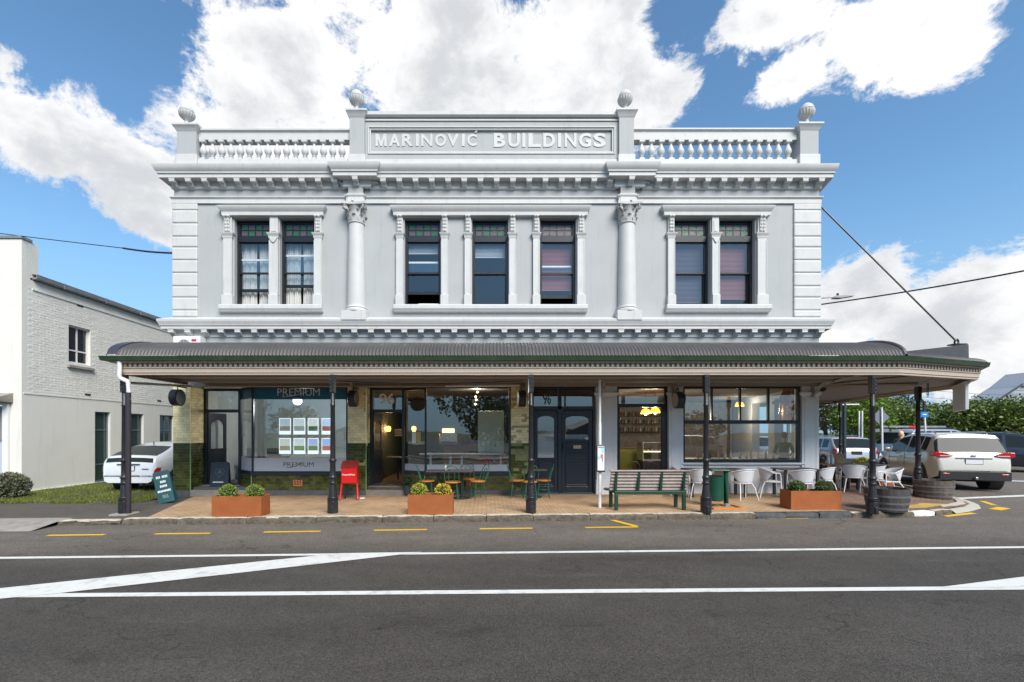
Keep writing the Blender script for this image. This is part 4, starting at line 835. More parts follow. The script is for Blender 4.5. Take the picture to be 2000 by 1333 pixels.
# hanging blank board and short chain at the corner
a, b = Vector((11.72, -1.62)), Vector((13.0, -.05)); d = (b-a).normalized(); ang = math.atan2(d.y, d.x); L_ = (b-a).length
hs = thing('hanging_sign', 'blank pale grey sign board hung under the corner verandah fascia', 'sign', (a.x, a.y, 2.30), ang)
mb = MB(); mb.box(0, L_, -.03, .03, .0, .62); mb.build('board', mat('pale_sign_board', (.70,.72,.74), .5, vary=.08, vscale=2), hs, bevel=.006)
mb = MB(); mb.box(-.03, L_+.03, -.045, .045, .622, .69); mb.build('top_rail', WHITEP, hs)
ch = thing('chain', 'short dark chain dangling under the verandah corner', 'chain', (F(1812,-.6), -.6, 2.72)); 
for k in range(6): MB().tube([(.022*math.cos(q) if k % 2 else 0, 0 if k % 2 else .022*math.cos(q), .06*k+.036*math.sin(q)) for q in [2*math.pi*i/10 for i in range(10)]], .008, 5, closed=True).build('chain_link', IRON, ch)
# security camera
sc_ = thing('security_camera', 'small dark dome camera under the soffit by the cafe corner', 'camera', (F(1612,.3), .4, 3.0)); MB().sphere((0,0,0), .09, 12, 8).build('dome', BLKPL, sc_, smooth=60); MB().lathe([(.08,.0),(.10,.1)], 12).build('mount', SOFFIT, sc_)
# air-conditioning unit on the wall above the verandah
ac = thing('air_conditioner', 'white air-conditioning unit on the wall above the verandah roof', 'air conditioner', (F(371,-.15), -.16, 3.86))
mb = MB(); mb.box(-.37,.37,-.14,.14,0,.50); mb.build('case', WHITEP, ac, bevel=.015)
mb = MB(); mb.lathe([(.001,0),(.17,0),(.17,.012),(.001,.012)], 28, M=Matrix.Translation((-.06,-.143,.24)) @ Matrix.Rotation(R(90), 4, 'X')); fan = mb.build('fan_grille', mat('grille_grey', (.18,.18,.18), .5), ac)
for k in range(9): MB().box(-.004,.004,-.002,.0,.02,.165, Matrix.Translation((-.06,-.158,.24)) @ Matrix.Rotation(k*2*math.pi/9, 4, 'Y')).build('grille_bar', WHITEP, fan)
mb = MB(); mb.box(.14,.27,-.146,-.141,.36,.42); mb.build('red_badge', RED, ac)
# ------------------------------------------------------------------ ground-floor shopfronts (parts of the building)
ZY = H(866)                                        # where cream tiles meet green ones
def tile_face(o, u, w, z0, z1, m, parent, tw=.15, th=.0762, skip=0.0, off=0.0, rr=rnd):
    o = Vector((o[0], o[1], 0)); u = Vector((u[0], u[1], 0)).normalized(); n = Vector((u.y, -u.x, 0)); mb = MB(); rows = max(1, round((z1-z0)/th)); th = (z1-z0)/rows; g = .0035
    for r in range(rows):
        s = -tw*(.5 if r % 2 else 0)
        while s < w-.004:
            a, b = max(0, s)+g/2, min(w, s+tw)-g/2; s += tw
            if b-a < .015 or rr.random() < skip: continue
            za, zb = z0+r*th+g/2, z0+(r+1)*th-g/2; d = .006+rr.uniform(0, .0015); t = rr.uniform(-.0012, .0012); e = .0025
            A = [o+u*a+Vector((0,0,za)), o+u*b+Vector((0,0,za)), o+u*b+Vector((0,0,zb)), o+u*a+Vector((0,0,zb))]
            Fv = [o+u*(a+e)+Vector((0,0,za+e))+n*(d+t), o+u*(b-e)+Vector((0,0,za+e))+n*(d-t), o+u*(b-e)+Vector((0,0,zb-e))+n*(d-t), o+u*(a+e)+Vector((0,0,zb-e))+n*(d+t)]
            mb.add(A+Fv, [(4,5,6,7),(0,1,5,4),(1,2,6,5),(2,3,7,6),(3,0,4,7)])
    return tag(mb.build('glazed_tiles', m, parent), kind='stuff')
def tiled_pier(x0, x1, d, right_reveal, left_reveal, skip=0.0):
    pr = MB(); pr.box(x0, x1, 0, d, ZY, 3.02); p = pr.build('tiled_pier', GROUTY, bld)
    q = MB(); q.box(x0, x1, 0, d, .12, ZY); q.build('pier_dado', GROUTG, p); q = MB(); q.box(x0-.01, x1+.012, -.012, d, -.2, .118); q.build('plinth_stone', STONE, p, bevel=.008)
    tile_face((x0, 0), (1, 0), x1-x0, ZY+.002, 3.0, YTILE, p, skip=skip); tile_face((x0, 0), (1, 0), x1-x0, .12, ZY-.002, GTILE, p, skip=skip*1.5)
    for on, x, u in ((right_reveal, x1, (0, 1)), (left_reveal, x0, (0, -1))):
        if not on: continue
        oy = 0 if u[1] > 0 else d
        tile_face((x, oy), u, d, ZY+.002, 3.0, YTILE, p); tile_face((x, oy), u, d, .12, ZY-.002, GTILE, p)
    for on, x in ((right_reveal, x1), (left_reveal, x0)):
        if on: MB().tube([(x, -.002, .12), (x, -.002, ZY)], .016, 8).build('corner_bead', LGTILE, p, smooth=60); MB().tube([(x, -.002, ZY), (x, -.002, 3.0)], .014, 8).build('corner_bead', YTILE, p, smooth=60)
    return p
PA0, PA1 = F(338), F(372); tiled_pier(PA0, PA1, .6, True, False)
PB0, PB1 = F(679), F(715); tiled_pier(PB0, PB1, .39, True, False, .02)
PC0, PC1 = F(998), F(1038); pc = tiled_pier(PC0, PC1, .30, False, False, .16)
mb = MB(); mb.box(PC0+.12, PC0+.5, -.014, -.001, .95, 1.28); mb.build('plaster_patch', mat('mossy_patch', (.20,.20,.09), .8, vary=.4, vscale=9), pc); mb = MB(); mb.box(PC0+.02, PC1-.02, -.013, -.001, 1.86, 1.93); mb.build('plaster_patch', mat('beige_patch', (.42,.33,.22), .8, vary=.2), pc)

def frame(mb, x0, x1, z0, z1, y0, y1, t, tb=None):
    tb = t if tb is None else tb
    mb.box(x0, x0+t, y0, y1, z0, z1); mb.box(x1-t, x1, y0, y1, z0, z1); mb.box(x0+t, x1-t, y0, y1, z1-t, z1); mb.box(x0+t, x1-t, y0, y1, z0, z0+tb); return mb
def pane(x0, x1, z0, z1, y, parent, m=None, name='pane'): q = MB(); q.box(x0, x1, y-.004, y+.004, z0, z1); return q.build(name, m or GLASS, parent)
def pane2(a, b, z0, z1, parent, m=None):
    a, b = Vector(a), Vector(b); d = (b-a).normalized(); n = Vector((-d.y, d.x))*.004; q = MB(); q.prism([tuple(a-n), tuple(b-n), tuple(b+n), tuple(a+n)], z0, z1, 'z'); return q.build('pane', m or GLASS, parent)
def bar2(mb, a, b, z0, z1, t):
    a, b = Vector(a), Vector(b); d = (b-a).normalized(); n = Vector((-d.y, d.x))*t/2; mb.prism([tuple(a-n), tuple(b-n), tuple(b+n), tuple(a+n)], z0, z1, 'z')
def door_leaf(parent, hinge, w, z0, z1, ang, arch=True, y=0):
    d = bpy.data.objects.new('door', None); COL.objects.link(d); d.parent = parent; d.location = (hinge[0], hinge[1], 0); d.rotation_euler = (0,0,ang)
    q = MB(); t = .11; zm = lerp(z0, z1, .46); q.box(0, t, -.022, .022, z0, z1); q.box(w-t, w, -.022, .022, z0, z1); q.box(t, w-t, -.022, .022, z0, z0+.2); q.box(t, w-t, -.022, .022, zm-.06, zm+.06); q.box(t, w-t, -.022, .022, z1-t, z1); q.box(t, w-t, -.012, .012, z0+.2, zm-.06); q.build('leaf_frame', NAVY, d, bevel=.004)
    pts = [(t, z1-t), (t, z1-.42)]+[(lerp(t, w-t, .5-.5*math.cos(math.pi*i/12)), z1-.40+.20*math.sin(math.pi*i/12)) for i in range(13)]+[(w-t, z1-t)]
    q = MB(); q.prism(pts, -.02, .02, 'y'); q.build('arched_head', NAVY, d); pane(t, w-t, zm+.06, z1-.2, 0, d); MB().sphere((w-.05, -.045, lerp(z0, z1, .47)), .028, 10, 8).build('handle', CHROME, d, smooth=60); return d

def shopfront(name, dx0, dx1, dy, wx0, wx1, wz0, door_w, sill_z):
    Y0 = .03; sf = MB(); t = .075
    # door frame with transom, splayed side light, main light
    ztr = H(803, dy)
    frame(sf, dx0, dx1, sill_z, 3.02, dy, dy+.1, t, .03); sf.box(dx0+t, dx1-t, dy, dy+.1, ztr-.045, ztr+.045)
    bar2(sf, (dx1-.01, dy+.05), (wx0, Y0+.04), wz0-.11, wz0, .09); bar2(sf, (dx1-.01, dy+.05), (wx0, Y0+.04), 2.94, 3.02, .09)
    frame(sf, wx0, wx1, wz0-.11, 3.02, Y0, Y0+.085, .05, .11); sf.box(wx0-.02, wx1, Y0-.04, Y0, wz0-.11, wz0-.04)
    s = sf.build(name, NAVY, bld, bevel=.004)
    pane(dx0+t, dx1-t, ztr+.045, 2.945, dy+.05, s); pane2((dx1, dy+.05), (wx0, Y0+.04), wz0, 2.94, s); pane(wx0+.05, wx1-.05, wz0, 2.97, Y0+.04, s)
    door_leaf(s, (dx0+t+.01, dy+.06), door_w, sill_z+.03, ztr-.05, R(84))
    # stall riser
    r = MB(); r.prism([(dx1-.02, dy+.02), (wx0, Y0+.0), (wx1, Y0), (wx1, .5), (dx1-.02, .7)], .12, wz0-.111, 'z'); rs = r.build('stall_riser', GROUTG, s)
    r = MB(); r.prism([(dx1-.03, dy), (wx0-.01, Y0-.02), (wx1, Y0-.02), (wx1, .5), (dx1-.03, .72)], -.2, .118, 'z'); r.build('plinth_stone', STONE, rs, bevel=.006)
    tile_face((wx0, Y0), (1, 0), wx1-wx0, .12, wz0-.115, GTILE, rs); v = Vector((wx0-dx1+.02, Y0-dy-.02)); tile_face((dx1-.02, dy+.02), v, v.length, .12, wz0-.115, GTILE, rs)
    MB().tube([(wx0, Y0-.002, .12), (wx0, Y0-.002, wz0-.115)], .015, 8).build('corner_bead', LGTILE, rs, smooth=60)
    # doorstep
    st_ = MB(); st_.prism([(dx0-.0, -.02), (wx0-.02, -.02), (dx1-.02, dy-.01), (dx1-.02, dy+.3), (dx0, dy+.3)], -.2, sill_z-.08, 'z'); st_.prism([(dx0, dy-.14), (dx1, dy-.14), (dx1, dy+.3), (dx0, dy+.3)], sill_z-.08, sill_z, 'z'); st_.build('doorstep', mat('worn_step', (.22,.205,.19), .8, vary=.25, vscale=6, bump=.3), s, bevel=.01)
    return s
D1x0, D1x1, D1y = PA1, F(470,.6), .6; W1x0, W1x1 = F(490), F(679)-.005; WZ = H(921)
sf1 = shopfront('estate_shopfront', D1x0, D1x1, D1y, W1x0, W1x1, WZ, .80, .21)
D2x0, D2x1, D2y = PB1, F(790,.39), .39; W2x0, W2x1 = F(829), F(998)-.005
sf2 = shopfront('restaurant_shopfront', D2x0, D2x1, D2y, W2x0, W2x1, WZ, .78, .21)
# estate agency graphics on the glass
yv = .03+.04-.008
q = MB(); q.box(W1x0+.05, W1x1-.05, yv-.001, yv+.001, H(780), 2.968); q.build('vinyl_band', TEAL, sf1); q = MB(); q.box(W1x0+.05, W1x1-.05, yv-.001, yv+.001, WZ+.001, H(895)); q.build('vinyl_band', GREYV, sf1)
text('vinyl_lettering', 'PREMIUM', F(540), F(623), H(773), H(759), yv-.004, WHITEV, sf1, ext=.002, bold=-.01); text('vinyl_lettering', 'PREMIUM', F(552), F(611), H(912.5), H(903.5), yv-.004, BLACKV, sf1, ext=.002, bold=-.01)
for z, a, b, m in ((H(775), 549, 600, WHITEV), (H(914.5), 556, 590, BLACKV)): MB().tube([(lerp(F(a), F(b), i/10), yv-.004, z+.16*(i/10)**2) for i in range(11)], .006, 4).build('swoosh', m, sf1)
q = MB(); v0, v1 = Vector((D1x1, .65)), Vector((W1x0, .07)); n = Vector((-.7, -.7)).normalized()*.012
bar2(q, v0+n, v1+n, H(778), 2.94, .002); q.build('vinyl_band', TEAL, sf1); q = MB(); bar2(q, v0+n, v1+n, WZ+.001, H(895), .002); q.build('vinyl_band', GREYV, sf1)
q = MB(); q.box(F(572), F(590), .012, .024, H(950), H(938)); ab1 = q.build('air_brick', mat('terracotta', (.50,.16,.06), .7, vary=.15), sf1, bevel=.004)
for i in range(3):
    for j in range(3): q = MB(); q.box(F(574.2+5.2*i), F(577.6+5.2*i), .009, .0125, H(947.5-3.2*j), H(945.5-3.2*j)); q.build('air_slot', BLKPL, ab1)
# restaurant graphics
q = MB(); q.box(W2x0+.06, W2x1-.06, yv-.001, yv+.001, WZ+.001, H(908)); q.build('vinyl_band', GREYV, sf2); q = MB(); v0, v1 = Vector((D2x1, .44)), Vector((W2x0, .07)); bar2(q, v0+n, v1+n, WZ+.001, H(908), .002); q.build('vinyl_band', GREYV, sf2)
text('number_lettering', '96', F(740,.39), F(770,.39), H(790,.39), H(768,.39), D2y+.044, WHITEV, sf2, ext=.002, bold=.03); text('vinyl_lettering', 'excur', F(895), F(988), H(874), H(852), yv-.004, mat('outline_vinyl', (.30,.31,.30), .5), sf2, ext=.002, bold=-.034)
for px, c in ((809, (.75,.75,.72)), (818, (.60,.42,.10))): q = MB(); q.box(F(px-4,.2), F(px+4,.2), .17, .174, H(866,.2), H(844,.2)); q.build('window_sticker', mat('sticker_%d' % px, c, .6), sf2)
q = MB(); q.box(F(910), F(920), .012, .024, H(950), H(940)); q.build('air_brick', mat('terracotta', (.50,.16,.06), .7), sf2, bevel=.004)

# double doors between the shops
x0, x1 = F(1040), F(1163); sill = .02; dd = MB(); ztr = H(797); xm0, xm1 = F(1091), F(1098)
frame(dd, x0, x1, sill, 3.02, .10, .20, .05, .03); dd.box(x0+.05, x1-.05, .09, .2, ztr-.05, ztr+.05); dd.box(xm0, xm1, .09, .21, sill, 3.0)
dd.box(xm0-.03, xm1+.03, .06, .10, ztr-.16, ztr-.02); ddo = dd.build('double_doors', NAVY, bld, bevel=.006)
pane(x0+.05, xm0, ztr+.05, 2.97, .15, ddo); pane(xm1, x1-.05, ztr+.05, 2.97, .15, ddo)
def panel_door(a, b, zg0, zg1, panels, blind):
    q = MB(); t = .10; z1 = ztr-.06; q.box(a, a+t, .12, .17, sill+.03, z1); q.box(b-t, b, .12, .17, sill+.03, z1); q.box(a+t, b-t, .12, .17, zg1, z1); zs = [sill+.03]
    q.box(a+t, b-t, .14, .165, sill+.03, zg0)
    for (p0, p1) in panels:
        q.box(a+t, b-t, .12, .17, p1, p1+.06)
    q.box(a+t, b-t, .12, .17, sill+.03, sill+.2)
    d = q.build('door', NAVY, ddo, bevel=.008)
    for (p0, p1) in panels: k = MB(); frame(k, a+t+.02, b-t-.02, p0+.02, p1-.02, .125, .142, .025); k.build('panel_moulding', NAVY, d, bevel=.008)
    pts = [(a+t, zg1+.001), (a+t, zg1-.12)]+[(lerp(a+t, b-t, .5-.5*math.cos(math.pi*i/12)), zg1-.11+.10*math.sin(math.pi*i/12)) for i in range(13)]+[(b-t, zg1+.001)]
    k = MB(); k.prism(pts, .122, .168, 'y'); k.build('arched_head', NAVY, d); pane(a+t, b-t, zg0, zg1, .145, d)
    if blind: k = MB(); k.box(a+t, b-t, .152, .156, zg0, blind); k.build('frosted_film', GREYV, d)
    return d
d1 = panel_door(x0+.06, xm0-.005, H(897), H(812), [(sill+.2, H(899))], H(848)); d2 = panel_door(xm1+.005, x1-.06, H(861), H(812), [(sill+.2, H(905)), (H(899), H(884)), (H(879), H(863))], H(849))
q = MB(); q.box(F(1121), F(1137), .10, .12, H(877), H(870)); q.build('letter_plate', mat('brass', (.50,.36,.22), .35, metal=.7), d2, bevel=.008); MB().tube([(F(1101),.08,H(880)),(F(1101),.08,H(865))], .014, 8).build('handle', IRON, d2)
q = MB(); q.box(F(1145), F(1151), .138, .14, H(859), H(855)); q.build('door_sticker', WHITEV, d2)
text('vinyl_lettering', '96', F(1062), F(1078), H(790), H(768), .14, mat('dark_green_vinyl', (.06,.10,.09), .4), ddo, ext=.002, bold=.02)
q = MB(); q.box(x0-.02, x1+.05, -.12, .5, -.2, sill); q.build('threshold', mat('worn_step', (.22,.2,.19), .8), ddo, bevel=.01)
# painted pilasters, cafe door and cafe window
def pilaster(a, b):
    q = MB(); q.box(a, b, -.03, .3, -.1, 3.02); p = q.build('painted_pilaster', GFPAINT, bld, bevel=.01)
    q = MB(); q.sweep([(a, .1), (a, -.03), (b, -.03), (b, .1)], [(0,H(774)),(.02,H(773)),(.045,H(769)),(.05,H(767)),(.0,H(766.5))]); q.build('pilaster_cap', GFPAINT, p, smooth=30)
    q = MB(); frame(q, a+.07, b-.07, H(935), H(780), -.042, -.031, .02); q.build('panel_moulding', GFPAINT, p, bevel=.004)
    q = MB(); q.box(a-.02, b+.02, -.055, .3, -.1, H(937)); q.build('pilaster_base', GFPAINT, p, bevel=.012)
pilaster(F(1165), F(1205)); pilaster(F(1306), F(1334)); pilaster(F(1565), F(1598.5))
x0, x1 = F(1206), F(1305); q = MB(); ztr = H(792); frame(q, x0, x1, .05, 3.02, .08, .18, .06, .04); q.box(x0+.06, x1-.06, .08, .18, ztr-.05, ztr+.05); q.box(x1-.15, x1-.06, .07, .17, .09, ztr-.05); q.box(x0+.06, x0+.09, .07, .17, .09, ztr-.05); cd = q.build('cafe_door_frame', BLACKF, bld, bevel=.005); pane(x0+.06, x1-.06, ztr+.05, 2.96, .13, cd)
q = MB(); q.box(x0-.01, x1+.01, -.1, .3, -.2, .048); q.build('threshold', STONE, cd, bevel=.01)
x0, x1 = F(1334)+.005, F(1563); z0 = H(903); q = MB(); frame(q, x0, x1, z0, 3.02, .02, .12, .06, .08); zm = H(824.5); q.box(x0+.06, x1-.06, .02, .12, zm-.05, zm+.05)
for px in (1392, 1447.5, 1503): q.box(F(px)-.025, F(px)+.025, .03, .11, zm+.05, 2.96)
cw = q.build('cafe_window', BLACKF, bld, bevel=.005); xs_ = [x0+.06, F(1392), F(1447.5), F(1503), x1-.06]
for a, b in zip(xs_, xs_[1:]): pane(a+.02, b-.02, zm+.05, 2.96, .07, cw)
pane(x0+.06, x1-.06, z0+.08, zm-.05, .07, cw)
q = MB(); q.box(x0, x1+.02, .03, .3, -.1, z0-.07); q.build('apron_wall', GFPAINT, cw); q = MB(); q.prism([(.1,z0-.07),(-.05,z0-.07),(-.06,z0-.05),(-.06,z0-.02),(.1,z0-.002)], F(1331), F(1570), 'x'); q.build('window_sill', GFPAINT, cw, bevel=.006)
for i in range(1, 4): q = MB(); q.box(x0, x1, .025, .031, lerp(-.05, z0-.1, i/4)-.006, lerp(-.05, z0-.1, i/4)+.004); q.build('groove_board', GFPAINT, cw)
# lintel above all
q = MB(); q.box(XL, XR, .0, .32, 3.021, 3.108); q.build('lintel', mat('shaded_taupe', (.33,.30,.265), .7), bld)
q = MB(); q.box(F(1175), F(1188), -.05, -.031, H(762), H(752)); ab_ = q.build('alarm_box', WHITEP, bld, bevel=.01); q = MB(); q.box(F(1178), F(1181), -.056, -.05, H(760), H(756)); q.build('alarm_lens', RED, ab_)

# ------------------------------------------------------------------ interiors seen through the glass
def room(x0, x1, y1, wall, floor, ceil, zf=.19, y0=.75):
    q = MB(); q.box(x0, x1, .12, y1, zf-.05, zf); q.build('shop_floor', floor, bld); q = MB(); q.box(x0, x1, .33, y1, 3.06, 3.09); q.build('shop_ceiling', ceil, bld)
    q = MB(); q.box(x0, x1, y1, y1+.1, zf, 3.06); q.build('partition_wall', wall, bld)
    for x in (x0, x1): q = MB(); q.box(x-.04, x+.04, y0, y1, zf, 3.06); q.build('partition_wall', wall, bld)
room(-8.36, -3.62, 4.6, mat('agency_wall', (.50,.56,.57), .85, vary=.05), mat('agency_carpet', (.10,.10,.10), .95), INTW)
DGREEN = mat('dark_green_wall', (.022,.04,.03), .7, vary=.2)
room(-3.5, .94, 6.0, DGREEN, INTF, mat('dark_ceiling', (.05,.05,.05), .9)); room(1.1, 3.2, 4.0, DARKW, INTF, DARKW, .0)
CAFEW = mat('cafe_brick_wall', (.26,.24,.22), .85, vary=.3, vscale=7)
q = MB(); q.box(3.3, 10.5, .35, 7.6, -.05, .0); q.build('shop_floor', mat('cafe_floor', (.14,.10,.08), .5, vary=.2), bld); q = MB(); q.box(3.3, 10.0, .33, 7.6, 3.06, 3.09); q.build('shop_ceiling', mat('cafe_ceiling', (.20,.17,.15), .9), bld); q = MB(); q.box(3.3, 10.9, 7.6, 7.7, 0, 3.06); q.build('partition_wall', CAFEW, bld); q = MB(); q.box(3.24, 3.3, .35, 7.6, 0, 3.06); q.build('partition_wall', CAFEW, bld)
LAMP = mat('lit_amber_shade', (.9,.45,.08), .5, emit=(1,.36,.02), estr=1.5); BULB = mat('warm_bulb', (1,.8,.5), .5, emit=(1,.62,.22), estr=4.0); PEARL = mat('pearl_globe', (.8,.8,.78), .4, emit=(1,.96,.9), estr=2.0)
def plight(par, loc, e, r=.08, c=(1,.6,.25)):
    l = bpy.data.lights.new('lamp_glow', 'POINT'); l.energy = e; l.shadow_soft_size = r; l.color = c; o = bpy.data.objects.new('lamp_glow', l); COL.objects.link(o); o.parent = par; o.location = loc
# estate agency: ceiling globe, desk, window display cards
g = thing('ceiling_lamp', 'white globe lamp inside the estate agency window', 'lamp', (F(581,1.2), 1.2, H(783,1.2))); MB().sphere((0,0,0), .13, 16, 10).build('globe', PEARL, g, smooth=60); MB().tube([(0,0,.12),(0,0,.5)], .01, 6).build('cord', BLKPL, g); plight(g, (0,.6,-.2), 28, .2, (1,.93,.85))
cards = [(545,568),(573,596),(601,622),(628,650)]
PICS = [((.30,.36,.40),(.16,.15,.12)), ((.42,.48,.52),(.20,.22,.2)), ((.5,.52,.53),(.05,.09,.04)), ((.35,.45,.6),(.25,.08,.06)), ((.4,.42,.4),(.2,.17,.12)), ((.45,.5,.52),(.12,.16,.07)), ((.3,.36,.55),(.1,.14,.06)), ((.25,.36,.6),(.35,.1,.07))]
for r_, (ya, yb) in enumerate(((817, 849), (856, 887))):
    for k, (a, b) in enumerate(cards):
        Yc = .30; c = thing('display_card', 'property photo card hanging in the agency window, %s row, %s from left' % (('upper', 'lower')[r_], ('first', 'second', 'third', 'fourth')[k]), 'display card', (F(a,Yc), Yc, H(yb,Yc)), 0, 'property cards in the agency window')
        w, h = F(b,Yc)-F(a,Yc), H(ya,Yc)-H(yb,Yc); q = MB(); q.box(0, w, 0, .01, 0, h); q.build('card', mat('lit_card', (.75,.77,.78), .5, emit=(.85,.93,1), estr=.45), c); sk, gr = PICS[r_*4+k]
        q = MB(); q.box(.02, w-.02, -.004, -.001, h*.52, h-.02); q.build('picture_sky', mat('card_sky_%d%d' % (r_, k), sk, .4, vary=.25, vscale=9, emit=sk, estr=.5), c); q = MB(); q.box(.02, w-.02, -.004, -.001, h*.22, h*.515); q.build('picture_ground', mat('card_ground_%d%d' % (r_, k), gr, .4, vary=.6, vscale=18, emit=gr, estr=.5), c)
for i, (za, zb) in enumerate(((822, 848), (855, 890))):
    c = thing('display_card', ('upper', 'lower')[i]+' white card in the agency side light by its door', 'display card', (F(478,.5), .45, H(zb,.45))); q = MB(); q.box(-.02, .12, 0, .01, 0, H(za,.45)-H(zb,.45), Matrix.Rotation(R(-42), 4, 'Z')); q.build('card', WHITEV, c)
dk = thing('office_desk', 'dark office desk with chair inside the estate agency', 'desk', (F(520,2.5), 2.6, .19)); q = MB(); q.box(-.6,.6,-.35,.35,.70,.74); q.build('top', WOODD, dk); 
for sx in (-.55,.55): q = MB(); q.box(sx-.03, sx+.03, -.3, .3, 0, .70); q.build('leg_panel', BLKPL, dk)
q = MB(); q.box(-.25,.25,.45,.50,.5,1.0); q.build('chair_back', BLKPL, dk, bevel=.03)
# restaurant: bar table at the window, stools, lamps, counter, mirror-backed bar
def bentwood(name, label, loc, rz, fm, sm, grp):
    c = thing(name, label, 'chair', loc, rz, grp); MB().lathe([(.001,.445),(.20,.445),(.21,.46),(.20,.475),(.001,.475)], 24).build('seat', sm, c, smooth=40)
    for a in (45, 135, 225, 315): ca, sa = math.cos(R(a)), math.sin(R(a)); MB().tube([(.16*ca,.16*sa,.45),(.21*ca,.22*sa,0)], .011, 8).build('leg', fm, c, smooth=50)
    MB().tube([(.155*math.cos(q), .155*math.sin(q), .22) for q in [2*math.pi*i/20 for i in range(20)]], .007, 6, closed=True).build('stretcher_ring', fm, c, smooth=50)
    ho = [(-.17,.12,.46),(-.185,.19,.65),(-.17,.235,.78),(-.10,.26,.87),(0,.265,.895),(.10,.26,.87),(.17,.235,.78),(.185,.19,.65),(.17,.12,.46)]; MB().tube(ho, .012, 8).build('hoop_back', fm, c, smooth=50)
    ih = [(-.07,.165,.47),(-.08,.205,.65),(-.055,.235,.76),(0,.245,.79),(.055,.235,.76),(.08,.205,.65),(.07,.165,.47)]; MB().tube(ih, .009, 6).build('inner_hoop', fm, c, smooth=50); return c
bt = thing('window_bar', 'white bar bench along the restaurant window', 'bench', (F(915,.6), .6, .19)); z = H(886,.6)-.19; q = MB(); q.box(F(820,.6)-F(915,.6), F(988,.6)-F(915,.6), -.16, .16, z-.04, z); q.build('top', WHITEP, bt, bevel=.005)
for px in (841, 880, 902, 978): q = MB(); x = F(px,.6)-F(915,.6); q.box(x-.03, x+.03, -.02, .02, 0, z-.041); q.build('leg', WHITEP, bt)
for k, px in enumerate((854, 890, 925, 961)):
    s = thing('bar_stool', 'bar stool with mustard seat at the restaurant window, %s from the door' % ('first', 'second', 'third', 'fourth')[k], 'stool', (F(px,1.1), 1.05, .19), 0, 'mustard stools at the window bar'); MB().lathe([(.001,.42),(.17,.42),(.18,.46),(.15,.50),(.001,.505)], 18).build('seat', mat('mustard_vinyl', (.75,.42,.03), .45), s, smooth=50)
    for a in (45,135,225,315): MB().tube([(.11*math.cos(R(a)), .11*math.sin(R(a)), .42), (.19*math.cos(R(a)), .19*math.sin(R(a)), 0)], .014, 6).build('leg', BLKPL, s)
def wall_lamp(label, px, py, Y, e=6):
    s = thing('wall_lamp', label, 'lamp', (F(px,Y), Y, H(py,Y)), 0, 'amber wall lamps'); MB().lathe([(.06,-.09),(.085,.0),(.065,.09)], 14).build('shade', LAMP, s, smooth=50); q = MB(); q.box(-.02,.02,.0,.12,-.03,.03); q.build('bracket', BLKPL, s); plight(s, (0,-.12,0), e)
wall_lamp('lit amber wall lamp seen through the arched glass of door 96', 741, 837, 2.4); wall_lamp('lit amber wall lamp in the open doorway of number 96', 759, 838, 3.2); wall_lamp('lit amber wall lamp behind the restaurant side light', 808.5, 838, 3.6, 9)
pf = thing('picture_frame', 'small framed picture on the dark green restaurant wall', 'picture', (F(778,4.5), 4.5, H(852,4.5))); q = MB(); frame(q, -.18, .18, 0, .26, 0, .03, .02); q.build('frame', WHITEP, pf); q = MB(); q.box(-.16,.16,.01,.02,.02,.24); q.build('picture', mat('grey_print', (.2,.2,.2), .6, vary=.5, vscale=9), pf)
for k, (px, py) in enumerate(((932.5,766),(929,775),(930,781),(928,789))):
    b = thing('pendant_bulb', 'warm pendant bulb in the restaurant window, %s from the top' % ('first','second','third','fourth')[k], 'lamp', (F(px,2.0), 2.0+.05*k, H(py,2.0)), 0, 'cluster of pendant bulbs'); (plight(b, (0,-.9,-.1), 38, .1, (1,.86,.68)) if k == 0 else None); MB().sphere((0,0,0), .033, 10, 8).build('bulb', BULB, b, smooth=60); MB().tube([(0,0,.03),(0,0,2.99-H(py,2.0) if 2.99 > H(py,2.0)+.05 else .06)], .004, 4).build('cord', BLKPL, b)
ct = thing('counter', 'dark bar counter at the back of the restaurant', 'counter', (-.4, 4.6, .19)); q = MB(); q.box(-1.2,1.2,-.3,.3,0,1.05); q.build('front', mat('brown_panel', (.10,.06,.04), .5, vary=.2), ct); q = MB(); q.box(-1.25,1.25,-.36,.33,1.052,1.10); q.build('top', WOODD, ct)
q = MB(); q.box(-1.4,-.9,1.30,1.33,1.0,1.7); q.build('lit_hatch', mat('lit_hatch_glow', (.7,.55,.3), .5, emit=(1,.75,.35), estr=.9), ct)
cm = thing('coffee_machine', 'chrome coffee machine on the restaurant counter', 'coffee machine', (F(875,4), 4.45, 1.295)); q = MB(); q.prism([(-.22,0),(.22,0),(.25,.2),(.15,.42),(-.22,.42)], -.35, .35, 'x'); q.build('body', CHROME, cm, bevel=.03); q = MB(); q.box(-.3,.3,-.3,-.2,.05,.1); q.build('drip_tray', BLKPL, cm)
bl = thing('sage_screen', 'pale sage roller screen behind the restaurant window', 'screen', (F(961,.9), .9, H(886,.9))); q = MB(); q.box(-.42,.36,0,.02,0,H(803,.9)-H(886,.9)); q.build('sheet', mat('sage_cloth', (.62,.70,.62), .8), bl, bevel=.01)
rp = thing('red_poster', 'red poster with dark round emblem low in the restaurant window', 'poster', (F(966,.85), .83, H(907,.85))); q = MB(); q.box(-.34,.3,0,.01,0,H(890,.85)-H(907,.85)); q.build('sheet', mat('red_card', (.70,.05,.03), .6), rp); MB().lathe([(.001,0),(.09,0),(.09,.006),(.001,.006)], 20, M=Matrix.Translation((.0,-.001,.09)) @ Matrix.Rotation(R(90), 4, 'X')).build('emblem', BLACKV, rp); text('emblem_letter', 'R', -.035, .04, .045, .14, -.009, WHITEV, rp, ext=.002, bold=.02)
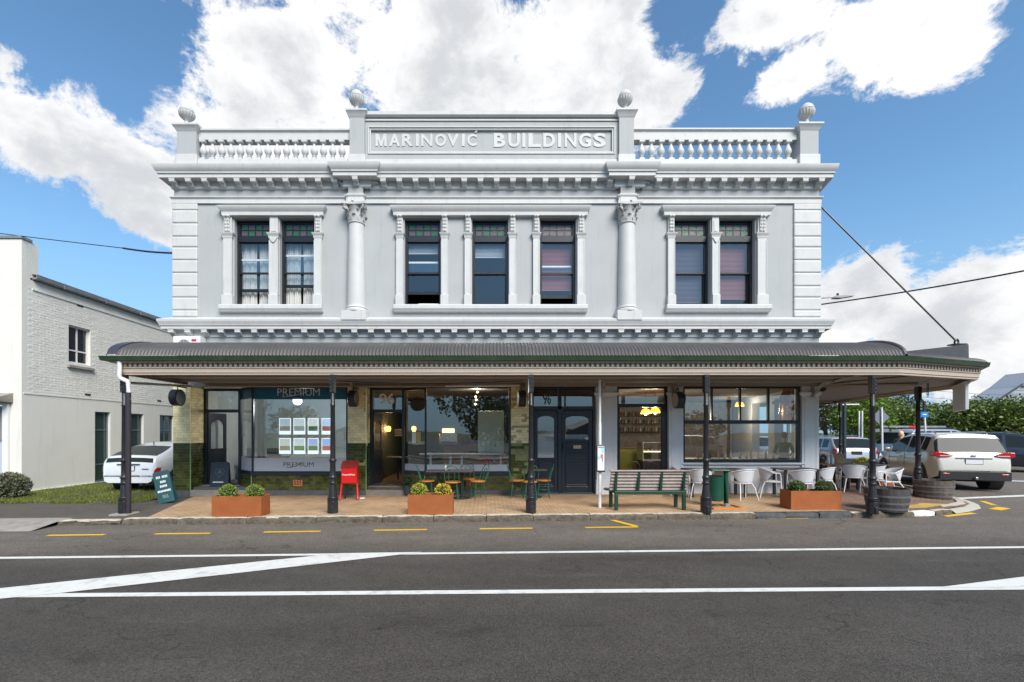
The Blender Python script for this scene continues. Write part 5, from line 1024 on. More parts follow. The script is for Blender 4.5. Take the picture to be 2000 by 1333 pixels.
dt = thing('dining_table', 'dark dining table just inside door 96', 'table', (F(775,2), 2.2, .19)); q = MB(); q.box(-.35,.35,-.3,.3,.72,.75); q.build('top', WOODD, dt); MB().tube([(0,0,0),(0,0,.72)], .03, 8).build('leg', BLKPL, dt)
pp = thing('potted_plant', 'leafy green plant in dark pot by the restaurant step', 'plant', (F(799,.1)-.0, -.12, .02)); MB().lathe([(.09,0),(.12,.24),(.10,.24),(.09,.2)], 16).build('pot', mat('dark_pot', (.03,.045,.05), .5), pp, smooth=40)
lv = MB()
for i in range(90):
    a, h, r_ = rnd.uniform(0, 6.28), rnd.uniform(.26, .56), rnd.uniform(.02, .2); p = Vector((r_*math.cos(a), r_*math.sin(a)*.7, h)); u = Vector((math.cos(a), math.sin(a), rnd.uniform(-.3,.8))).normalized()*.07; w = u.cross(Vector((0,0,1))).normalized()*.028; lv.add([p-u*.3-w*.2, p+u*.4-w, p+u, p+u*.4+w], [(0,1,2,3)])
tag(lv.build('leaves', mat('broad_leaf', (.035,.10,.02), .45, island=.4, trans=.2), pp, fix=False), kind='stuff')
# cafe: pendants, counter, display case, shelves, chairs, copper flue, bottles
def dome_pendant(label, px, py, Y):
    s = thing('pendant_lamp', label, 'lamp', (F(px,Y), Y, H(py,Y)), 0, 'amber dome pendants'); MB().lathe([(.16,-.09),(.155,-.05),(.11,.04),(.05,.07),(.03,.09)], 20).build('shade', LAMP, s, smooth=60); MB().sphere((0,0,-.10), .04, 8, 6).build('bulb', BULB, s); MB().tube([(0,0,.08),(0,0,3.05-H(py,Y))], .008, 5).build('cord', BLKPL, s); plight(s, (0,0,-.25), 26, .08, (1,.82,.6))
dome_pendant('left amber glass dome pendant lit inside the cafe door', 1261, 803, 2.6); dome_pendant('right amber glass dome pendant lit inside the cafe door', 1279.5, 801, 2.2)
dome_pendant('small lit amber pendant deep behind the cafe window', 1444.5, 789, 4.8)
cc = thing('counter', 'olive green cafe counter with tiled top deep inside', 'counter', (F(1240,4), 4.6, 0)); q = MB(); q.box(-.9,.7,-.3,.3,0,1.15); q.build('front', mat('olive_panel', (.10,.11,.01), .5), cc); q = MB(); q.box(-.95,.75,-.36,.33,1.152,1.2); q.build('top', WOODD, cc)
dc = thing('display_case', 'glass cake display case beside the cafe counter', 'display case', (F(1280,3), 3.4, 0)); q = MB(); q.box(-.4,.4,-.3,.3,0,.75); q.build('base', BLKPL, dc); q = MB(); frame(q, -.4, .4, .752, 1.4, -.3, .3, .03); q.build('case_frame', CHROME, dc); q = MB(); q.box(-.37,.37,-.29,.28,1.05,1.065); q.build('shelf', mat('lit_shelf', (.6,.62,.58), .4, emit=(.9,1,.9), estr=.5), dc)
for k in range(5): MB().sphere((-.28+.14*k, -.1, 1.11), .045, 8, 6, (1,1,.7)).build('cake', mat('cake_brown', (.30,.14,.06), .8, vary=.3), dc)
for k, z in enumerate((1.75, 2.1, 2.42)):
    sh = thing('wall_shelf', ('lower', 'middle', 'upper')[k]+' back shelf of jars and bottles inside the cafe', 'shelf', (F(1250,6.5), 7.3, z)); q = MB(); q.box(-1.3,1.4,-.15,.15,0,.03); q.build('board', WOODD, sh)
    for i in range(16): MB().lathe([(.04,.031),(.04,.14),(.018,.18),(.018,.23)], 8, (-1.2+.165*i+rnd.uniform(-.03,.03), 0, 0)).build('bottle', mat('bottle_%d' % (i % 4), ((.2,.1,.03),(.5,.5,.48),(.04,.1,.05),(.3,.28,.22))[i % 4], .2), sh, smooth=50)
fl = thing('copper_flue', 'copper flue canister hanging in the top corner of the cafe window', 'flue', (F(1539,1.0), 1.0, 0)); MB().lathe([(.06,1.98),(.20,2.02),(.22,2.06),(.22,2.8),(.16,2.92),(.14,3.05)], 24).build('column', mat('copper', (.75,.32,.12), .22, metal=1.0), fl, smooth=50); MB().tube([(-.45,0,2.62),(-.1,0,2.72)], .05, 10).build('branch_pipe', mat('copper', (.75,.32,.12), .22, metal=1.0), fl, smooth=50)
MB().lathe([(.225,2.30),(.235,2.31),(.235,2.34),(.225,2.35)], 24).build('band', CHROME, fl)
cbx = thing('counter', 'white-topped cafe bench under the corner window', 'counter', (F(1470,1), 2.1, 0)); q = MB(); q.box(-1.4,1.5,-.25,.25,0,.86); q.build('front', mat('pale_board', (.40,.39,.37), .7), cbx); q = MB(); q.box(-1.45,1.55,-.3,.3,.862,.9); q.build('top', WHITEP, cbx)
for i in range(12): MB().lathe([(.035,.901),(.035,1.05),(.015,1.1),(.015,1.16)], 8, (-1.2+.22*i+rnd.uniform(-.06,.06), -.1, 0)).build('bottle', mat('bottle_%d' % (i % 4), (.2,.1,.03), .2), cbx, smooth=50)
CH1 = bentwood('bentwood_chair', 'left dark bentwood chair inside the cafe doorway', (F(1236,.6), .75, .0), R(180), mat('dark_bentwood', (.10,.09,.10), .4), mat('dark_seat', (.05,.04,.04), .5), 'bentwood chairs in the cafe doorway'); dup(CH1, 'right dark bentwood chair inside the cafe doorway', (F(1270,.6), .72, 0), R(172))
# ------------------------------------------------------------------ street furniture
def leaf_ball(par, c, r, n, m, sq=.85, name='clipped_foliage', size=.03):
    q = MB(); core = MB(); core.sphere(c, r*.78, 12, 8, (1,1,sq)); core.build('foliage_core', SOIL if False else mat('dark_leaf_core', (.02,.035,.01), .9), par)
    for i in range(n):
        d = Vector((rnd.gauss(0,1), rnd.gauss(0,1), rnd.gauss(0,1)+.25)).normalized(); p = Vector(c)+Vector((d.x*r, d.y*r, d.z*r*sq))*rnd.uniform(.78, 1.05)
        u = (d+Vector((rnd.gauss(0,.6), rnd.gauss(0,.6), rnd.gauss(0,.6)))).normalized()*size*rnd.uniform(.7, 1.3); w = u.cross(Vector((rnd.gauss(0,1), rnd.gauss(0,1), rnd.gauss(0,1)))).normalized()*size*.4
        q.add([p-u*.4, p+w, p+u, p-w], [(0,1,2,3)])
    return tag(q.build(name, m, par, fix=False), kind='stuff')
LEAFY = mat('yellow_green_leaf', (.42,.42,.06), .5, island=.45, trans=.25); LEAFG = mat('box_green_leaf', (.22,.28,.05), .5, island=.45, trans=.25); LEAFO = mat('golden_leaf', (.55,.42,.05), .5, island=.5, trans=.25); LEAFD = mat('dark_box_leaf', (.10,.15,.04), .5, island=.45, trans=.2)
def planter(px0, px1, py, label, lm, rz=0.0, h=.42):
    Y = G(px0, py, 0)[1]; a, b = F(px0, Y), F(px1, Y); w = b-a; p = thing('planter_box', label, 'planter', ((a+b)/2, Y, .003), rz, 'rusted steel planters along the kerb')
    q = MB(); d = .40; holed_ = [(-w/2, w/2)]; q.box(-w/2, w/2, 0, .012, 0, h); q.box(-w/2, w/2, d-.012, d, 0, h); q.box(-w/2, -w/2+.012, .012, d-.012, 0, h); q.box(w/2-.012, w/2, .012, d-.012, 0, h); q.build('box', CORTEN, p, bevel=.004)
    q = MB(); q.box(-w/2+.012, w/2-.012, .012, d-.012, .05, h-.05); q.build('soil', SOIL, p)
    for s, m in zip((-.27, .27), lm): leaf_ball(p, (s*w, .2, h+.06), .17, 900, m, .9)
    return p
planter(413, 510, 1010, 'rusted steel planter with two green box balls, leftmost of three', (LEAFG, LEAFG))
planter(796, 884, 1006, 'rusted steel planter with two yellowish balls before the bistro tables', (LEAFY, LEAFO))
planter(1545, 1644, 996, 'rusted steel planter with two dark box balls near the cafe tables', (LEAFD, LEAFD))
# red newspaper stand
def news_stand():
    x0, Y = F(684,-.85), -.85; s = thing('newspaper_stand', 'bright red newspaper stand with sloping lid and legs', 'newspaper stand', (x0, Y, .0), R(6)); w = .20
    q = MB(); q.prism([(-.16,.42),(.14,.42),(.16,.86),(.10,.95),(-.16,.84)], -w, w, 'x'); q.build('box', RED, s, bevel=.02)
    q = MB(); q.prism([(-.185,.845),(.08,.99),(.17,.99),(.17,.96),(.09,.955),(-.175,.82)], -w-.012, w+.012, 'x'); q.build('lid', DKRED, s, bevel=.006)
    q = MB(); q.box(-w+.02, w-.02, -.168, -.161, .45, .80); q.build('front_panel', RED, s, bevel=.01)
    for sx in (-1, 1):
        q = MB(); q.tube([(sx*(w-.01),-.10,.45),(sx*(w+.015),-.14,.12),(sx*(w+.03),-.18,.02)], .026, 8); q.build('leg', RED, s, smooth=50); q = MB(); q.tube([(sx*(w+.012),-.14,.10),(sx*(w+.0),.16,.05)], .02, 8); q.build('foot_rail', RED, s, smooth=50)
        MB().lathe([(.05,-.02),(.05,.02)], 14, M=Matrix.Translation((sx*(w-.04), .17, .05)) @ Matrix.Rotation(R(90), 4, 'Y')).build('wheel', RUBBER, s)
    text('lettering', 'PropertyPress', -.17, .15, .62, .675, -.169, WHITEV, s, ext=.003, bold=.02)
    lt = thing('litter', 'scrap of white paper on the pavers by the newspaper stand', 'litter', (F(708,-.8), -.8, .0)); q = MB(); q.box(-.06,.06,-.03,.03,0,.03); q.build('paper', WHITEV, lt, bevel=.008)
news_stand()
# bench seen from behind
def bench():
    Y = G(1203, 997, 0)[1]; b = thing('park_bench', 'grey timber slat bench on dark green frame facing the cafe', 'bench', (F(1270,Y), Y, 0), R(1)); w = .88
    for k in range(6):
        t = k/5; z = lerp(.47, .84, t); y = lerp(.10, -.02, t); q = MB(); q.box(-w, w, -.016, .016, -.035, .035, Matrix.Translation((0, y+.03, z)) @ Matrix.Rotation(R(-16), 4, 'X')); q.build('back_slat', WOODG, b, bevel=.006)
    q = MB(); q.box(-w-.03, w+.03, -.05, .04, .868, .90); q.build('top_slat', WOODG, b, bevel=.008)
    for k in range(5): q = MB(); y = .17+.085*k; q.box(-w, w, y-.036, y+.036, .415, .45); q.build('seat_slat', WOODG, b, bevel=.006)
    for sx in (-.76, .76): q = MB(); q.box(sx-.035, sx+.035, -.03, .045, 0, .36); q.build('leg', GREENB, b, bevel=.006); q = MB(); q.box(sx-.035, sx+.035, .40, .47, 0, .36); q.build('leg', GREENB, b, bevel=.006)
    for sx in (-.76, -.25, .26, .77): q = MB(); q.prism([(.06,.36),(.11,.36),(.03,.87),(-.03,.87)], sx-.025, sx+.025, 'x'); q.build('back_rib', GREENB, b); q = MB(); q.box(sx-.02, sx+.02, .11, .56, .37, .413); q.build('seat_rib', GREENB, b)
    q = MB(); q.box(-.80, .80, -.035, .05, .36, .43); q.build('rail', GREENB, b, bevel=.006); q = MB(); q.box(-.80, .80, .40, .47, .361, .412); q.build('rail', GREENB, b)
    MB().tube([(-w-.02,.2,.43),(-w-.12,.15,.46)], .018, 6).build('arm_stub', BLKPL, b)
bench()
# bus stop pole with timetable case
Y = G(1171, 992, 0)[1]; bs = thing('bus_stop_pole', 'slim white pole with dark-framed timetable case', 'pole', (F(1171.5,Y), Y, 0)); MB().tube([(0,0,0),(0,0,1.95)], .037, 14).build('pole', WHITEP, bs, smooth=50); MB().tube([(0,0,1.95),(0,0,2.95)], .030, 14).build('pole', WHITEP, bs, smooth=50)
q = MB(); q.box(-.10,.10,-.10,-.038,.83,1.46); q.build('timetable_case', mat('navy_case', (.03,.035,.06), .4), bs, bevel=.02); q = MB(); q.box(-.075,.08,-.106,-.101,.87,1.42); tcs = q.build('timetable_sheet', WHITEV, bs)
for (a, b, c, d, col, nm) in ((.0,.072,1.26,1.40,(.35,.62,.68),'map_water'),(-.07,-.01,1.12,1.2,(.40,.60,.66),'map_water_low'),(-.01,.05,1.15,1.24,(.60,.20,.12),'map_route'),(.02,.04,1.07,1.15,(.15,.07,.05),'map_route_dark'),(-.065,.072,1.385,1.40,(.05,.05,.06),'title_bar')): q = MB(); q.box(a, b, -.109, -.1065, c, d); q.build('printed_map', mat(nm, col, .6), tcs)
# litter bin
Y = -2.05; lb = thing('litter_bin', 'dark green litter bin slung on a green post with hood', 'litter bin', (F(1404,Y), Y, 0), R(-8)); MB().lathe([(.155,.14),(.175,.16),(.185,.70),(.19,.72),(.175,.72),(.165,.2)], 24, (-.08,0,0)).build('bucket', GREENP, lb, smooth=40); MB().lathe([(.001,.69),(.17,.69)], 20, (-.08,0,0)).build('liner', mat('blue_liner', (.02,.06,.18), .5), lb)
MB().tube([(.16,0,.09),(.16,0,.80),(.15,0,.84)], .055, 14).build('post', GREENP, lb, smooth=50); MB().tube([(.16,0,0),(.16,0,.09)], .052, 12).build('post_foot', GALV, lb)
q = MB(); q.box(-.20,.215,-.13,.13,.835,.875); q.build('hood', GREENP, lb, bevel=.018); 
fr = thing('timber_edging', 'raw timber edging frame round the litter bin foot', 'edging', (F(1405,Y-.1), Y-.12, .0)); q = MB()
for a in ((-.30,.42,-.32,-.26),(-.30,.42,.22,.28),(-.30,-.25,-.26,.22),(.37,.42,-.26,.22)): q = MB(); q.box(*a, 0, .04); q.build('batten', WOODO, fr, bevel=.004)
# barrels
def barrel(loc, r, h, label, m):
    b = thing('barrel_tub', label, 'barrel', loc, rnd.uniform(0, 1), 'half wine barrels on the corner'); n = 20
    for k in range(n):
        a0, a1 = 2*math.pi*k/n+.004, 2*math.pi*(k+1)/n-.004; vs = []; zs = [0,.25,.5,.75,1]
        for z in zs:
            R1 = r*(.80+.20*math.sin(.25+z*1.25)/math.sin(1.5))
            for (rr, a) in ((R1,a0),(R1+.004,(a0+a1)/2),(R1,a1),(R1-.028,a1),(R1-.028,a0)): vs.append((rr*math.cos(a), rr*math.sin(a), z*h))
        fs = [(i*5+j, i*5+(j+1) % 5, (i+1)*5+(j+1) % 5, (i+1)*5+j) for i in range(4) for j in range(5)]+[(0,1,2,3,4),(20,21,22,23,24)]; MB().add(vs, fs).build('stave', m, b)
    for z in (.08, .32, .62): R1 = r*(.80+.20*math.sin(.25+z*1.25)/math.sin(1.5))+.006; R2 = r*(.80+.20*math.sin(.25+(z+.09)*1.25)/math.sin(1.5))+.006; MB().lathe([(R1,z*h),(R1+.003,z*h),(R2+.003,(z+.09)*h),(R2,(z+.09)*h)], 40).build('hoop', HOOP, b, smooth=40)
    MB().lathe([(.001,h*.80),(r*.95,h*.80)], 24).build('soil', SOIL, b)
barrel((F(1747,-2.75)+.03, -2.52, 0), .41, .50, 'dark grey half wine barrel beside the corner post', mat('wet_barrel_oak', (.055,.048,.045), .7, vary=.4, vscale=6, bump=.3))
barrel((F(1816,-.4)-.02, -.52, .0), .415, .47, 'paler brown half wine barrel in front of the parked car', BARREL)
# sandwich boards
def sandwich(name, label, loc, rz, w, h, m, lean=.18, tilt=0.0):
    s = thing(name, label, 'sandwich board', loc, rz); s.rotation_euler = (0, tilt, rz)
    for sg in (-1, 1):
        q = MB(); pts = [(-w/2,0),(w/2,0),(w/2,h*.96),(w*.38,h),(-w*.38,h),(-w/2,h*.96)]; M = Matrix.Translation((0, sg*lean, 0)) @ Matrix.Rotation(sg*math.atan2(lean, h), 4, 'X'); q.prism(pts, -.012, .012, 'y', M); pnl = q.build('board', m, s, bevel=.004)
        if sg < 0: face = M
    return s, face
TEALB = mat('teal_board', (.008,.065,.075), .5, vary=.1); s1, fm = sandwich('sandwich_board', 'tilted teal sandwich board with pale lettering by the lawn', (-7.98, -1.28, .0), R(18), .36, .80, TEALB, .14, R(-13))
for z, w, hh in ((.62,.24,.06),(.50,.10,.055),(.39,.14,.055),(.27,.28,.05),(.18,.12,.012),(.15,.12,.012),(.12,.10,.012)):
    for k in range(int(w/.032)+1):
        if w > .11 and rnd.random() < .08: continue
        xx = -w/2+.032*k; q = MB(); q.box(xx, xx+.022, -.0165, -.0125, z, z+hh, fm)
        q.build('painted_lettering', WHITEV if hh > .02 else mat('dim_chalk', (.35,.42,.42), .7), s1)
s2, fm = sandwich('sandwich_board', 'dark sandwich board with heart drawing in the agency doorway', (F(431,.35), .34, .135), R(6), .50, .76, mat('dark_slate_board', (.012,.025,.035), .5), .10)
hp = [(.13*math.sin(t)**3, (.12*math.cos(t)-.045*math.cos(2*t)-.018*math.cos(3*t)-.01*math.cos(4*t))) for t in [2*math.pi*i/40 for i in range(40)]]; MB().tube([fm @ Vector((x, -.014, .46+z)) for x, z in hp], .005, 5, closed=True).build('chalk_heart', mat('dim_teal_chalk', (.10,.16,.18), .8), s2)
for z, w in ((.50,.10),(.45,.12)): q = MB(); q.box(-w/2, w/2, -.0145, -.0125, z-.012, z+.008, fm); q.build('chalk_line', mat('dim_teal_chalk', (.10,.16,.18), .8), s2)
for k in range(7): q = MB(); q.box(-.17+.042*k, -.14+.042*k, -.0155, -.0125, .17, .20+.008*(k % 2), fm); q.build('painted_lettering', WHITEV, s2)
# bistro tables and chairs
def table(name, label, loc, w, d, h, legx, grp=None, m=WOODD, ped=True, rz=0.0):
    t = thing(name, label, 'table', loc, rz, grp); q = MB(); q.box(-w/2, w/2, -d/2, d/2, h-.03, h); q.build('top', m, t, bevel=.006)
    for x in legx:
        if ped: MB().tube([(x,0,.03),(x,0,h-.031)], .032, 10).build('pedestal', BLKPL, t, smooth=50); MB().lathe([(.22,0),(.21,.015),(.05,.035)], 24, (x,0,0)).build('base', BLKPL, t, smooth=50)
    if not ped:
        for sx in (-1, 1):
            for sy in (-1, 1): q = MB(); q.box(sx*(w/2-.07)-.03, sx*(w/2-.07)+.03, sy*(d/2-.07)-.03, sy*(d/2-.07)+.03, 0, h-.031); q.build('leg', BLKPL, t)
    return t
ZF = .01; BY = -.72
table('bistro_table', 'left brown bistro table before the restaurant window', (F(856,BY), BY, ZF), .60, .6, .73, (0,), 'bistro tables'); table('bistro_table', 'right brown bistro table before the restaurant window', (F(856,BY)+.615, BY, ZF), .60, .6, .73, (0,), 'bistro tables'); table('bistro_table', 'small bistro table half hidden behind the middle verandah post', (F(1042,-.6), -.55, ZF+.01), .66, .6, .745, (0,), 'bistro tables')
BL = ['green bistro chair at the left end of the paired tables', 'green bistro chair with its hoop back to the street', 'green bistro chair at the right end of the paired tables', 'green bistro chair left of the small table, before the chipped pier', 'green bistro chair behind the middle verandah post', 'green bistro chair in front of the double doors', 'green bistro chair on the far side of the paired tables']
BP = [((F(834,BY), BY-.08, ZF), R(97)), ((F(884,-1.05), -1.08, ZF), R(178)), ((F(934,BY), -.86, ZF), R(-62)), ((F(1010,BY), BY+.05, ZF), R(88)), ((F(1035,-.95), -.98, ZF), R(185)), ((F(1062,BY), BY+.1, ZF), R(-92)), ((F(914,-.2), -.30, ZF), R(5))]
c0 = bentwood('bistro_chair', BL[0], BP[0][0], BP[0][1], BISTRO, WOODO, 'green bistro chairs with wooden seats')
for l_, (p_, r_) in list(zip(BL, BP))[1:]: dup(c0, l_, p_, r_)
sv = thing('sauce_bottle', 'small white bottle on the left bistro table', 'bottle', (F(870,BY), BY+.05, ZF+.731)); MB().lathe([(.03,0),(.03,.11),(.012,.13)], 12).build('body', WHITEP, sv, smooth=50); MB().lathe([(.014,.131),(.012,.17)], 10).build('cap', mat('orange_cap', (.6,.2,.03), .5), sv)
# white tub chairs
def tub_chair(label, loc, rz):
    c = thing('tub_chair', label, 'chair', loc, rz, 'white woven tub chairs')
    q = MB(); q.lathe([(.001,.40),(.21,.40),(.235,.415),(.235,.43),(.20,.44),(.001,.435)], 28); q.build('seat', CHAIRW, c, smooth=50)
    q = MB(); vs = []; n = 26; rows = 7
    for i in range(n+1):
        a = lerp(R(-35), R(215), i/n); f = max(0, math.sin(a)); f2 = f**.6; top = lerp(.655, .775, f2); bot = lerp(.64, .42, min(1, f*1.55)**1.0) if f > 0 else .64
        for k in range(rows):
            t = k/(rows-1); z = lerp(bot, top, t); r_ = lerp(.225, .30, (z-.42)/.36); vs.append((r_*math.cos(a), r_*math.sin(a)*.95, z))
    q.add(vs, [(i*rows+k, (i+1)*rows+k, (i+1)*rows+k+1, i*rows+k+1) for i in range(n) for k in range(rows-1)]); sh = q.build('woven_shell', CHAIRW, c, smooth=70); so = sh.modifiers.new('thick', 'SOLIDIFY'); so.thickness = .012
    rim = [(.30*math.cos(a), .30*math.sin(a)*.95, lerp(.655, .775, max(0, math.sin(a))**.6)) for a in [lerp(R(-35), R(215), i/26) for i in range(27)]]
    MB().tube(rim, .014, 8).build('rim_tube', CHAIRT, c, smooth=60)
    for s in (-1, 1):
        e = rim[0] if s > 0 else rim[-1]; MB().tube([e, (e[0]*1.02, e[1]-.02, .60), (e[0]*1.04, e[1]-.03, .3), (e[0]*1.08, e[1]-.05, 0)], .013, 8).build('leg', CHAIRT, c, smooth=50); MB().tube([(s*.16,.14,.42),(s*.20,.21,.3),(s*.25,.28,0)], .013, 8).build('leg', CHAIRT, c, smooth=50)
        MB().tube([(e[0]*1.03, e[1]-.025, .42), (s*.16,.14,.42)], .012, 6).build('side_rail', CHAIRT, c)
    return c
WY = -.85
TL = [('white tub chair behind the green litter bin', (F(1366,-.9), -.95, .03), R(160)), ('white tub chair with its back to the street right of the bin', (F(1447,-1.0), -1.05, .03), R(188)), ('white tub chair facing right under the cafe window', (F(1502,-.75), -.80, .04), R(70)),
      ('white tub chair behind the right-hand planter, back to street', (F(1566,-1.1), -1.1, .03), R(176)), ('white tub chair by the corner pilaster, beyond the planter', (F(1611,-.6), -.5, .04), R(-150)), ('white tub chair turned sideways at the outdoor corner table', (F(1672,.2), .3, .04), R(150)),
      ('white tub chair directly behind the corner verandah post', (F(1722,-.2), .1, .03), R(215)), ('white tub chair rising behind the nearer barrel tub', (F(1748,-.8), -.62, .02), R(-105)), ('white tub chair farthest back beside the brown parcel', (F(1640,1.5), 1.6, .04), R(20)), ('white tub chair half hidden beside the cafe door bench', (F(1330,-.2), -.35, .03), R(60))]
t0 = tub_chair(*TL[0]); [dup(t0, *a) for a in TL[1:]]
table('cafe_table', 'long dark timber table under the cafe window', (F(1398,-.5), -.42, .03), 1.55, .62, .73, (), 'dark cafe tables', ped=False); table('cafe_table', 'square dark table beside the corner pilaster', (F(1556,-.5), -.45, .04), .98, .62, .73, (), 'dark cafe tables', ped=False)
table('cafe_table', 'reddish timber table beyond the corner with the brown parcel on it', (F(1618,1.2), 1.2, .05), .9, .7, .74, (), 'dark cafe tables', mat('red_timber', (.22,.09,.05), .5, vary=.2), False)
table('cafe_table', 'dark slab table between the corner chairs', (F(1690,.9), .95, .05), .95, .7, .74, (), 'dark cafe tables', ped=False)
bg_ = thing('paper_bag', 'crumpled brown paper parcel standing on the far table', 'bag', (F(1635,1.3), 1.25, .791)); vs = []
for z, s in ((0,1),(.1,1.05),(.2,.96),(.30,.9)):
    for i in range(12): a = 2*math.pi*i/12; vs.append(((.15*s+rnd.uniform(-.012,.012))*math.copysign(abs(math.cos(a))**.6, math.cos(a)), (.10*s+rnd.uniform(-.01,.01))*math.copysign(abs(math.sin(a))**.6, math.sin(a)), z+(rnd.uniform(-.03,.02) if z > .25 else 0)))
MB().add(vs, [(k*12+i, k*12+(i+1) % 12, (k+1)*12+(i+1) % 12, (k+1)*12+i) for k in range(3) for i in range(12)]+[tuple(range(12))]).build('paper', mat('kraft_paper', (.38,.24,.14), .85, vary=.15), bg_)
def jug(px, label): j = thing('glass_bottle', label, 'bottle', (F(px,1.1), 1.0, .791)); MB().lathe([(.045,0),(.045,.16),(.02,.21),(.02,.27)], 12).build('body', mat('clear_bottle', (.5,.52,.5), .1, spec=.8), j, smooth=50); MB().lathe([(.022,.271),(.022,.29)], 10).build('stopper', CHROME, j)
jug(1613, 'left clear water bottle on the reddish table'); jug(1621, 'right clear water bottle on the reddish table')
pl2 = thing('planter_box', 'dark planter with leafy shrub behind the corner tables', 'planter', (F(1700,2.4), 2.6, .05)); q = MB(); q.box(-.45,.45,-.2,.2,0,.5); q.build('box', BLKPL, pl2, bevel=.01); leaf_ball(pl2, (-.1,0,.62), .26, 700, LEAFY, .8, size=.05)
pl3 = thing('planter_box', 'tall rusted planter box behind the corner chairs', 'planter', (F(1728,.9), 1.0, .03)); q = MB(); q.box(-.2,.2,-.2,.2,0,.58); q.build('box', CORTEN, pl3, bevel=.006)
# ------------------------------------------------------------------ white brick neighbour on the left
nb = thing('brick_building', 'white painted brick building with metal gutter beyond the lawn', 'building', (0,0,0)); NX = -13.47; NY = .5; ye = 15.0
def wall_yz(mb, y0, y1, z0, z1, holes, x1, t):      # slab with openings facing +X
    ys = sorted({y0, y1, *[h[0] for h in holes], *[h[1] for h in holes]}); zs = sorted({z0, z1, *[h[2] for h in holes], *[h[3] for h in holes]})
    for a, b in zip(ys, ys[1:]):
        for c, d in zip(zs, zs[1:]):
            if any(h[0] < (a+b)/2 < h[1] and h[2] < (c+d)/2 < h[3] for h in holes): continue
            mb.quad((x1,a,c),(x1,b,c),(x1,b,d),(x1,a,d))
    for (a, b, c, d) in holes:
        x0 = x1-t; mb.quad((x1,a,c),(x0,a,c),(x0,a,d),(x1,a,d)); mb.quad((x1,b,c),(x0,b,c),(x0,b,d),(x1,b,d)); mb.quad((x1,a,c),(x1,b,c),(x0,b,c),(x0,a,c)); mb.quad((x1,a,d),(x1,b,d),(x0,b,d),(x0,a,d))
NW = [(2.0,2.82,4.0,5.22),(3.0,3.65,.02,2.45),(4.55,5.25,.95,2.45),(6.15,7.0,.95,2.45),(8.2,9.0,.95,2.45)]
q = MB(); wall_yz(q, NY+.25, ye, -.2, 6.3, NW, NX, .22); q.build('side_wall', RENDW, nb)
q = MB(); q.box(-30, NX, NY+.25, ye, 6.25, 6.3); q.build('roof', GALV, nb)
q = MB(); holed(q, -30, NX, -.2, 7.36, [(-17.2, F(8,NY), -.19, 2.55)], NY, NY+.25); q.build('front_wall', RENDW, nb)
q = MB(); q.box(-30, NX+.03, NY-.04, NY+.29, 7.361, 7.43); q.build('parapet_coping', GALV, nb); q = MB(); q.box(NX-.25, NX-.002, NY+.251, NY+.5, 6.31, 7.36); q.build('parapet_return', RENDW, nb)
br = MB(); z = 2.93; r_ = 0
while z < 6.0:
    y = NY+.3-(.12 if r_ % 2 else 0); lo = r_ % 6 == 5
    while y < ye-.3:
        L_ = .115 if lo else .232; a, b = y+.003, y+L_-.003; y += L_
        if any(h[0]-.05 < b and a < h[1]+.05 and h[2]-.16 < z+.08 and z < h[3]+.06 for h in NW): continue
        d = .003+rnd.uniform(-.0015, .003); br.add([(NX,a,z+.004),(NX,b,z+.004),(NX,b,z+.073),(NX,a,z+.073),(NX+d,a+.006,z+.011),(NX+d,b-.006,z+.011),(NX+d,b-.006,z+.067),(NX+d,a+.006,z+.067)], [(4,5,6,7),(0,1,5,4),(1,2,6,5),(2,3,7,6),(3,0,4,7)])
    z += .078; r_ += 1
tag(br.build('painted_bricks', BRICKW, nb), kind='stuff')
q = MB(); q.box(NX-.01, NX+.016, NY+.05, ye, 2.86, 2.9); q.build('string_course', RENDW, nb); q = MB(); q.box(NX-.01, NX+.03, NY+.3, ye, 5.96, 6.0); q.build('eaves_board', RENDW, nb)
q = MB(); q.box(NX-.1, NX+.03, NY-.0, ye, -.2, .02); q.build('plinth', WHITEP, nb)
q = MB(); q.prism([(NX-.02,6.27),(NX+.03,6.27),(NX+.15,6.30),(NX+.16,6.42),(NX+.14,6.42),(NX+.13,6.33),(NX-.02,6.33)], NY+.3, ye, 'y'); q.build('gutter', GALV, nb)
q = MB(); q.prism([(NX-1.5,6.75),(NX+.1,6.42),(NX+.1,6.40),(NX-1.5,6.7)], NY+.3, ye, 'y'); q.build('roof_edge', GALV, nb)
for i in range(8): q = MB(); y = NY+1.2+1.6*i; q.box(NX-.02, NX+.17, y-.02, y+.02, 6.26, 6.43); q.build('gutter_strap', GALV, nb)
NFR = mat('blue_grey_frame', (.10,.14,.17), .4); 
def nwin(i, m, bars_z, bars_y, gl):
    a, b, c, d = NW[i]; x = NX-.12; q = MB(); t = .05
    for bx_ in ((a,a+t,c,d),(b-t,b,c,d),(a+t,b-t,d-t,d),(a+t,b-t,c,c+t)): q.box(x-.03, x+.03, *bx_)
    for zz in bars_z: q.box(x-.025, x+.025, a+t, b-t, zz-.022, zz+.022)
    for yy in bars_y: q.box(x-.026, x+.026, yy-.02, yy+.02, c+t, d-t)
    w = q.build('window', m, nb); q = MB(); q.box(x-.006, x, a+t, b-t, c+t, d-t); q.build('pane', gl, w); q = MB(); q.box(x-.6, x-.58, a-.6, b+.6, c-.3, d+.3); q.build('room_back', DARKW, w); return w
DGL = mat('green_dark_glass', (.028,.055,.048), .03, spec=.7); DGL2 = mat('dark_glass', (.02,.022,.024), .03, spec=.7)
w0 = nwin(0, WHITEP, (4.42,), (2.41,), DGL2); q = MB(); q.box(NX-.15, NX+.09, 1.93, 2.9, 3.83, 3.92); q.build('window_sill', CONCRETE, w0, bevel=.01)
q = MB(); q.box(NX-.25, NX-.2, 2.62, 2.78, 4.1, 5.1); q.build('curtain', CURT, w0)
